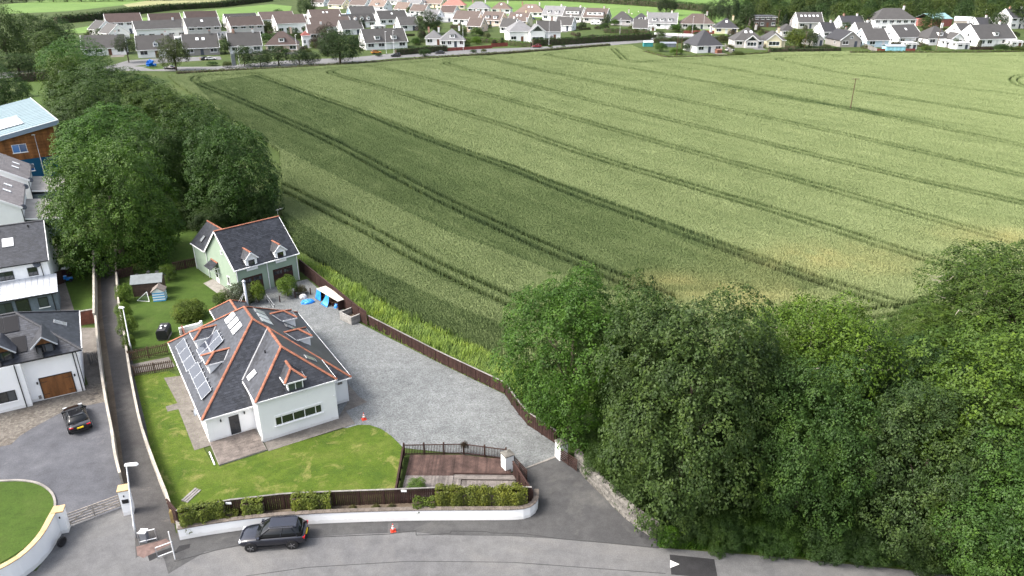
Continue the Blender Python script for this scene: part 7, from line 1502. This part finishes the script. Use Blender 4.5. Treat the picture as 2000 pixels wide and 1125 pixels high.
shed_box(1888, 64, 30, 3.2, 8., 10, (.32, .36, .38), (.36, .44, .50), 'pale blue metal shed behind the long gabled bungalow')
shed_box(1405, 104, 0.1 + 10, 1.4, 2., 15, (.20, .09, .06), (.2, .1, .07), 'little red brown shed beside the bungalow porch')
for lb, pts, h, mt in (('red board fence below the bright green hedge', [(960, 92), (992, 90)], 1.7, 'red_fence'), ('red brick wall with piers along the far road', [(873, 100), (920, 97), (962, 94)], 1.4, 'red_fence'), ('brown fence left of the turquoise shed', [(1712, 104), (1728, 104)], 2., 'red_fence'), ('brown fence right of the turquoise shed', [(1768, 104), (1786, 104)], 2., 'red_fence'), ('grey board fence running down beside the grey hipped bungalow', [(1415, 92), (1432, 110)], 1.8, 'grey_fence'), ('grey fence beside the light blue bungalow', [(1686, 92), (1712, 103)], 1.9, 'grey_fence'), ('dark red brown fence before the wide brown bungalow', [(1335, 66), (1395, 66)], 1.8, 'red_fence'), ('long white wall above the clipped side road hedge', [(1278, 68), (1330, 70), (1390, 72)], 1.2, 'white')):
    m_ = WHITE if mt == 'white' else (GREYW if mt == 'grey_fence' else M('red_fence', (.21, .055, .045), .85, .25, .6, .2))
    board_fence(PX(pts), h, lb, m_, post=2.4, bw=.6, caps=False, name='garden_fence')
# street lamps, poles, signs
for i, (x, y, t_) in enumerate(((581, 109, 68), (755, 108, 62), (770, 108, 60), (905, 99, 47), (1072, 91, 40), (1210, 77, 36), (1351, 72, 32), (1372, 72, 28), (1918, 52, 19), (468, 126, 90))):
    lamp_post(G(x, y), HGT((x, y), t_), 'grey street lamp standing along the far road and village lanes', R(20), 1., .6)['group'] = 'village street lamps'
for x, y, t_, lb in ((1321, 112, 66, 'timber pole standing at the crop corner by the sheds'), (1330, 106, 62, 'second timber pole behind the crop corner'), (1828, 98, 32, 'timber pole before the pale hipped bungalow'), (1571, 94, 62, 'timber pole beside the grey green shrubby tree'), (1660, 216, 153, 'wooden power pole with crossarm standing in the crop'), (1518, 56, 20, 'timber pole beside the dark cypress')):
    P_ = thing('utility_pole', lb, 'pole', G(x, y)); h = HGT((x, y), t_); MB().tube([(0, 0, -.1), (.0, 0, h)], [.14, .10], 8).build('post', PICKET, P_); MB().box(-.9, .9, -.06, .06, h - .25, h - .12).build('crossarm', PICKET, P_)
    for k_ in (-.8, 0, .8): MB().tube([(k_, 0, h - .12), (k_, 0, h + .1)], .05, 6).build('insulator', CONC, P_)
P_ = thing('road_sign', 'tall grey road sign seen from behind at the junction', 'sign', G(458, 133), R(70)); hS = HGT((458, 133), 105); MB().box(-1.1, 1.1, -.04, .04, .8, hS).build('panel', STEEL, P_)
for k_ in (-.8, .8): MB().tube([(k_, .08, -.1), (k_, .08, hS)], .06, 6).build('post', STEEL, P_)
# blue roundabout sculpture, caravan, sheep, white parasol like tents
SG = thing('blue_sculpture', 'spiky bright blue sculpture on the grass island at the junction', 'sculpture', G(296, 131)); sp_c = (.01, .16, .55)
for i in range(46):
    d_ = Vector(rdir(1)[0]); d_.z = abs(d_.z); c_ = Vector((0, 0, .5)); s_ = MB().tube([c_ + d_ * .4, c_ + Vector((d_.x * 1.9, d_.y * 1.9, d_.z * 2.4))], [.28, .16], 6).build('spike', TINTP, SG); s_.color = (*mul(sp_c, random.uniform(.6, 1.3)), 1)
sheet('junction_island', PX([(280, 132), (295, 129), (318, 130), (322, 134), (300, 136)]), .014, LAWN2)
CV = thing('caravan', 'white touring caravan parked beside the grey gabled house', 'caravan', G(1163, 49), R(-5)); MB().prism([(-3, 0), (3, 0), (3, 2.2), (-3, 2.2)], .5, 2.5).build('body', WPAINT, CV); MB().prism([(-2.7, .1), (2.7, .1), (2.7, 2.1), (-2.7, 2.1)], 2.501, 2.75).build('roof', WPAINT, CV)
for x in (-2., 1.8): MB().box(x - .6, x + .6, -.03, .001, 1.4, 2.0).build('window', GLASS, CV)
for y in (-.02, 2.2): MB().tube([(0, y - .05, .35), (0, y + .1, .35)], .35, 12).build('wheel', TYRE, CV)
shp = MB().lathe([(.05, -.7), (.3, -.55), (.36, 0), (.3, .55), (.05, .7)], 8)
for i in range(16):
    x = random.uniform(930, 1290); p = G(x, 8 + (x - 930) / 360 * 14 + random.uniform(2, 16)); S_ = thing('sheep', 'white sheep grazing on the pasture behind the bungalows', 'sheep', p, random.uniform(0, 6.28), 'sheep on the pasture')
    if i == 0:
        wool = M('fleece', (.6, .57, .5), .95, .15, 6.); b = MB(); secs = []
        prof = [(-.62, .12, .62), (-.5, .28, .62), (-.2, .33, .60), (.2, .32, .60), (.45, .25, .66), (.58, .13, .78), (.72, .10, .82), (.88, .05, .74)]
        for x_, r_, z_ in prof: secs.append([(x_, r_ * math.cos(a), z_ + r_ * .95 * math.sin(a)) for a in np.linspace(0, 2 * math.pi, 9)[:-1]])
        loft(b, secs)
        for lx_ in (-.4, .38):
            for ly_ in (-.16, .16): b.tube([(lx_, ly_, .5), (lx_ + .02, ly_, .25), (lx_, ly_, 0)], [.09, .05, .045], 6)
        sheep_me = b.mesh('sheep_body', wool, True)
    ob('body', sheep_me, S_)

# gardens: shrubs and short hedges between the houses
cnt = 0
for i in range(1500):
    x = random.uniform(150, 1990); y = random.uniform(14, 104) if x < 1250 else random.uniform(44, 98)
    lo_ = 60 - (x - 200) * .055 if x < 700 else 10
    if y < lo_ or (x > 700 and y > 100 - (x - 700) * .04 and x < 1290) or (860 < x < 1300 and y < 26 + (x - 860) * .07): continue
    if x < 700 and y > 112: continue
    p = G(x, y)
    if any((p.x - a) ** 2 + ((p.y - b) - r_ * .35) ** 2 < (r_ * .82) ** 2 for a, b, r_ in HOUSES): continue
    s_ = PXM(y); k_ = random.random(); cnt += 1
    c_, n_ = random.choice([((.042, .07, .026), 'dark green'), ((.06, .10, .028), 'mid green'), ((.10, .15, .035), 'light green'), ((.075, .085, .04), 'olive'), ((.05, .038, .034), 'purple brown')])
    if k_ < .8: bush(x, y, random.uniform(2.2, 6) / s_, random.uniform(1.4, 4.5) / s_, c_, n_ + ' garden shrub standing between the village houses', 'garden shrubs of the village', kind='far')
    else: a_ = random.choice([R(30), R(-25), R(0), R(100)]); L_ = random.uniform(5, 11); hedge([p, p + Vector((L_ * math.cos(a_), L_ * math.sin(a_), 0))], random.uniform(1.2, 2.), 1.2, c_, n_ + ' garden hedge dividing the village plots', 'garden hedges of the village', leaf=.45, dens=8)
    if cnt > 290: break
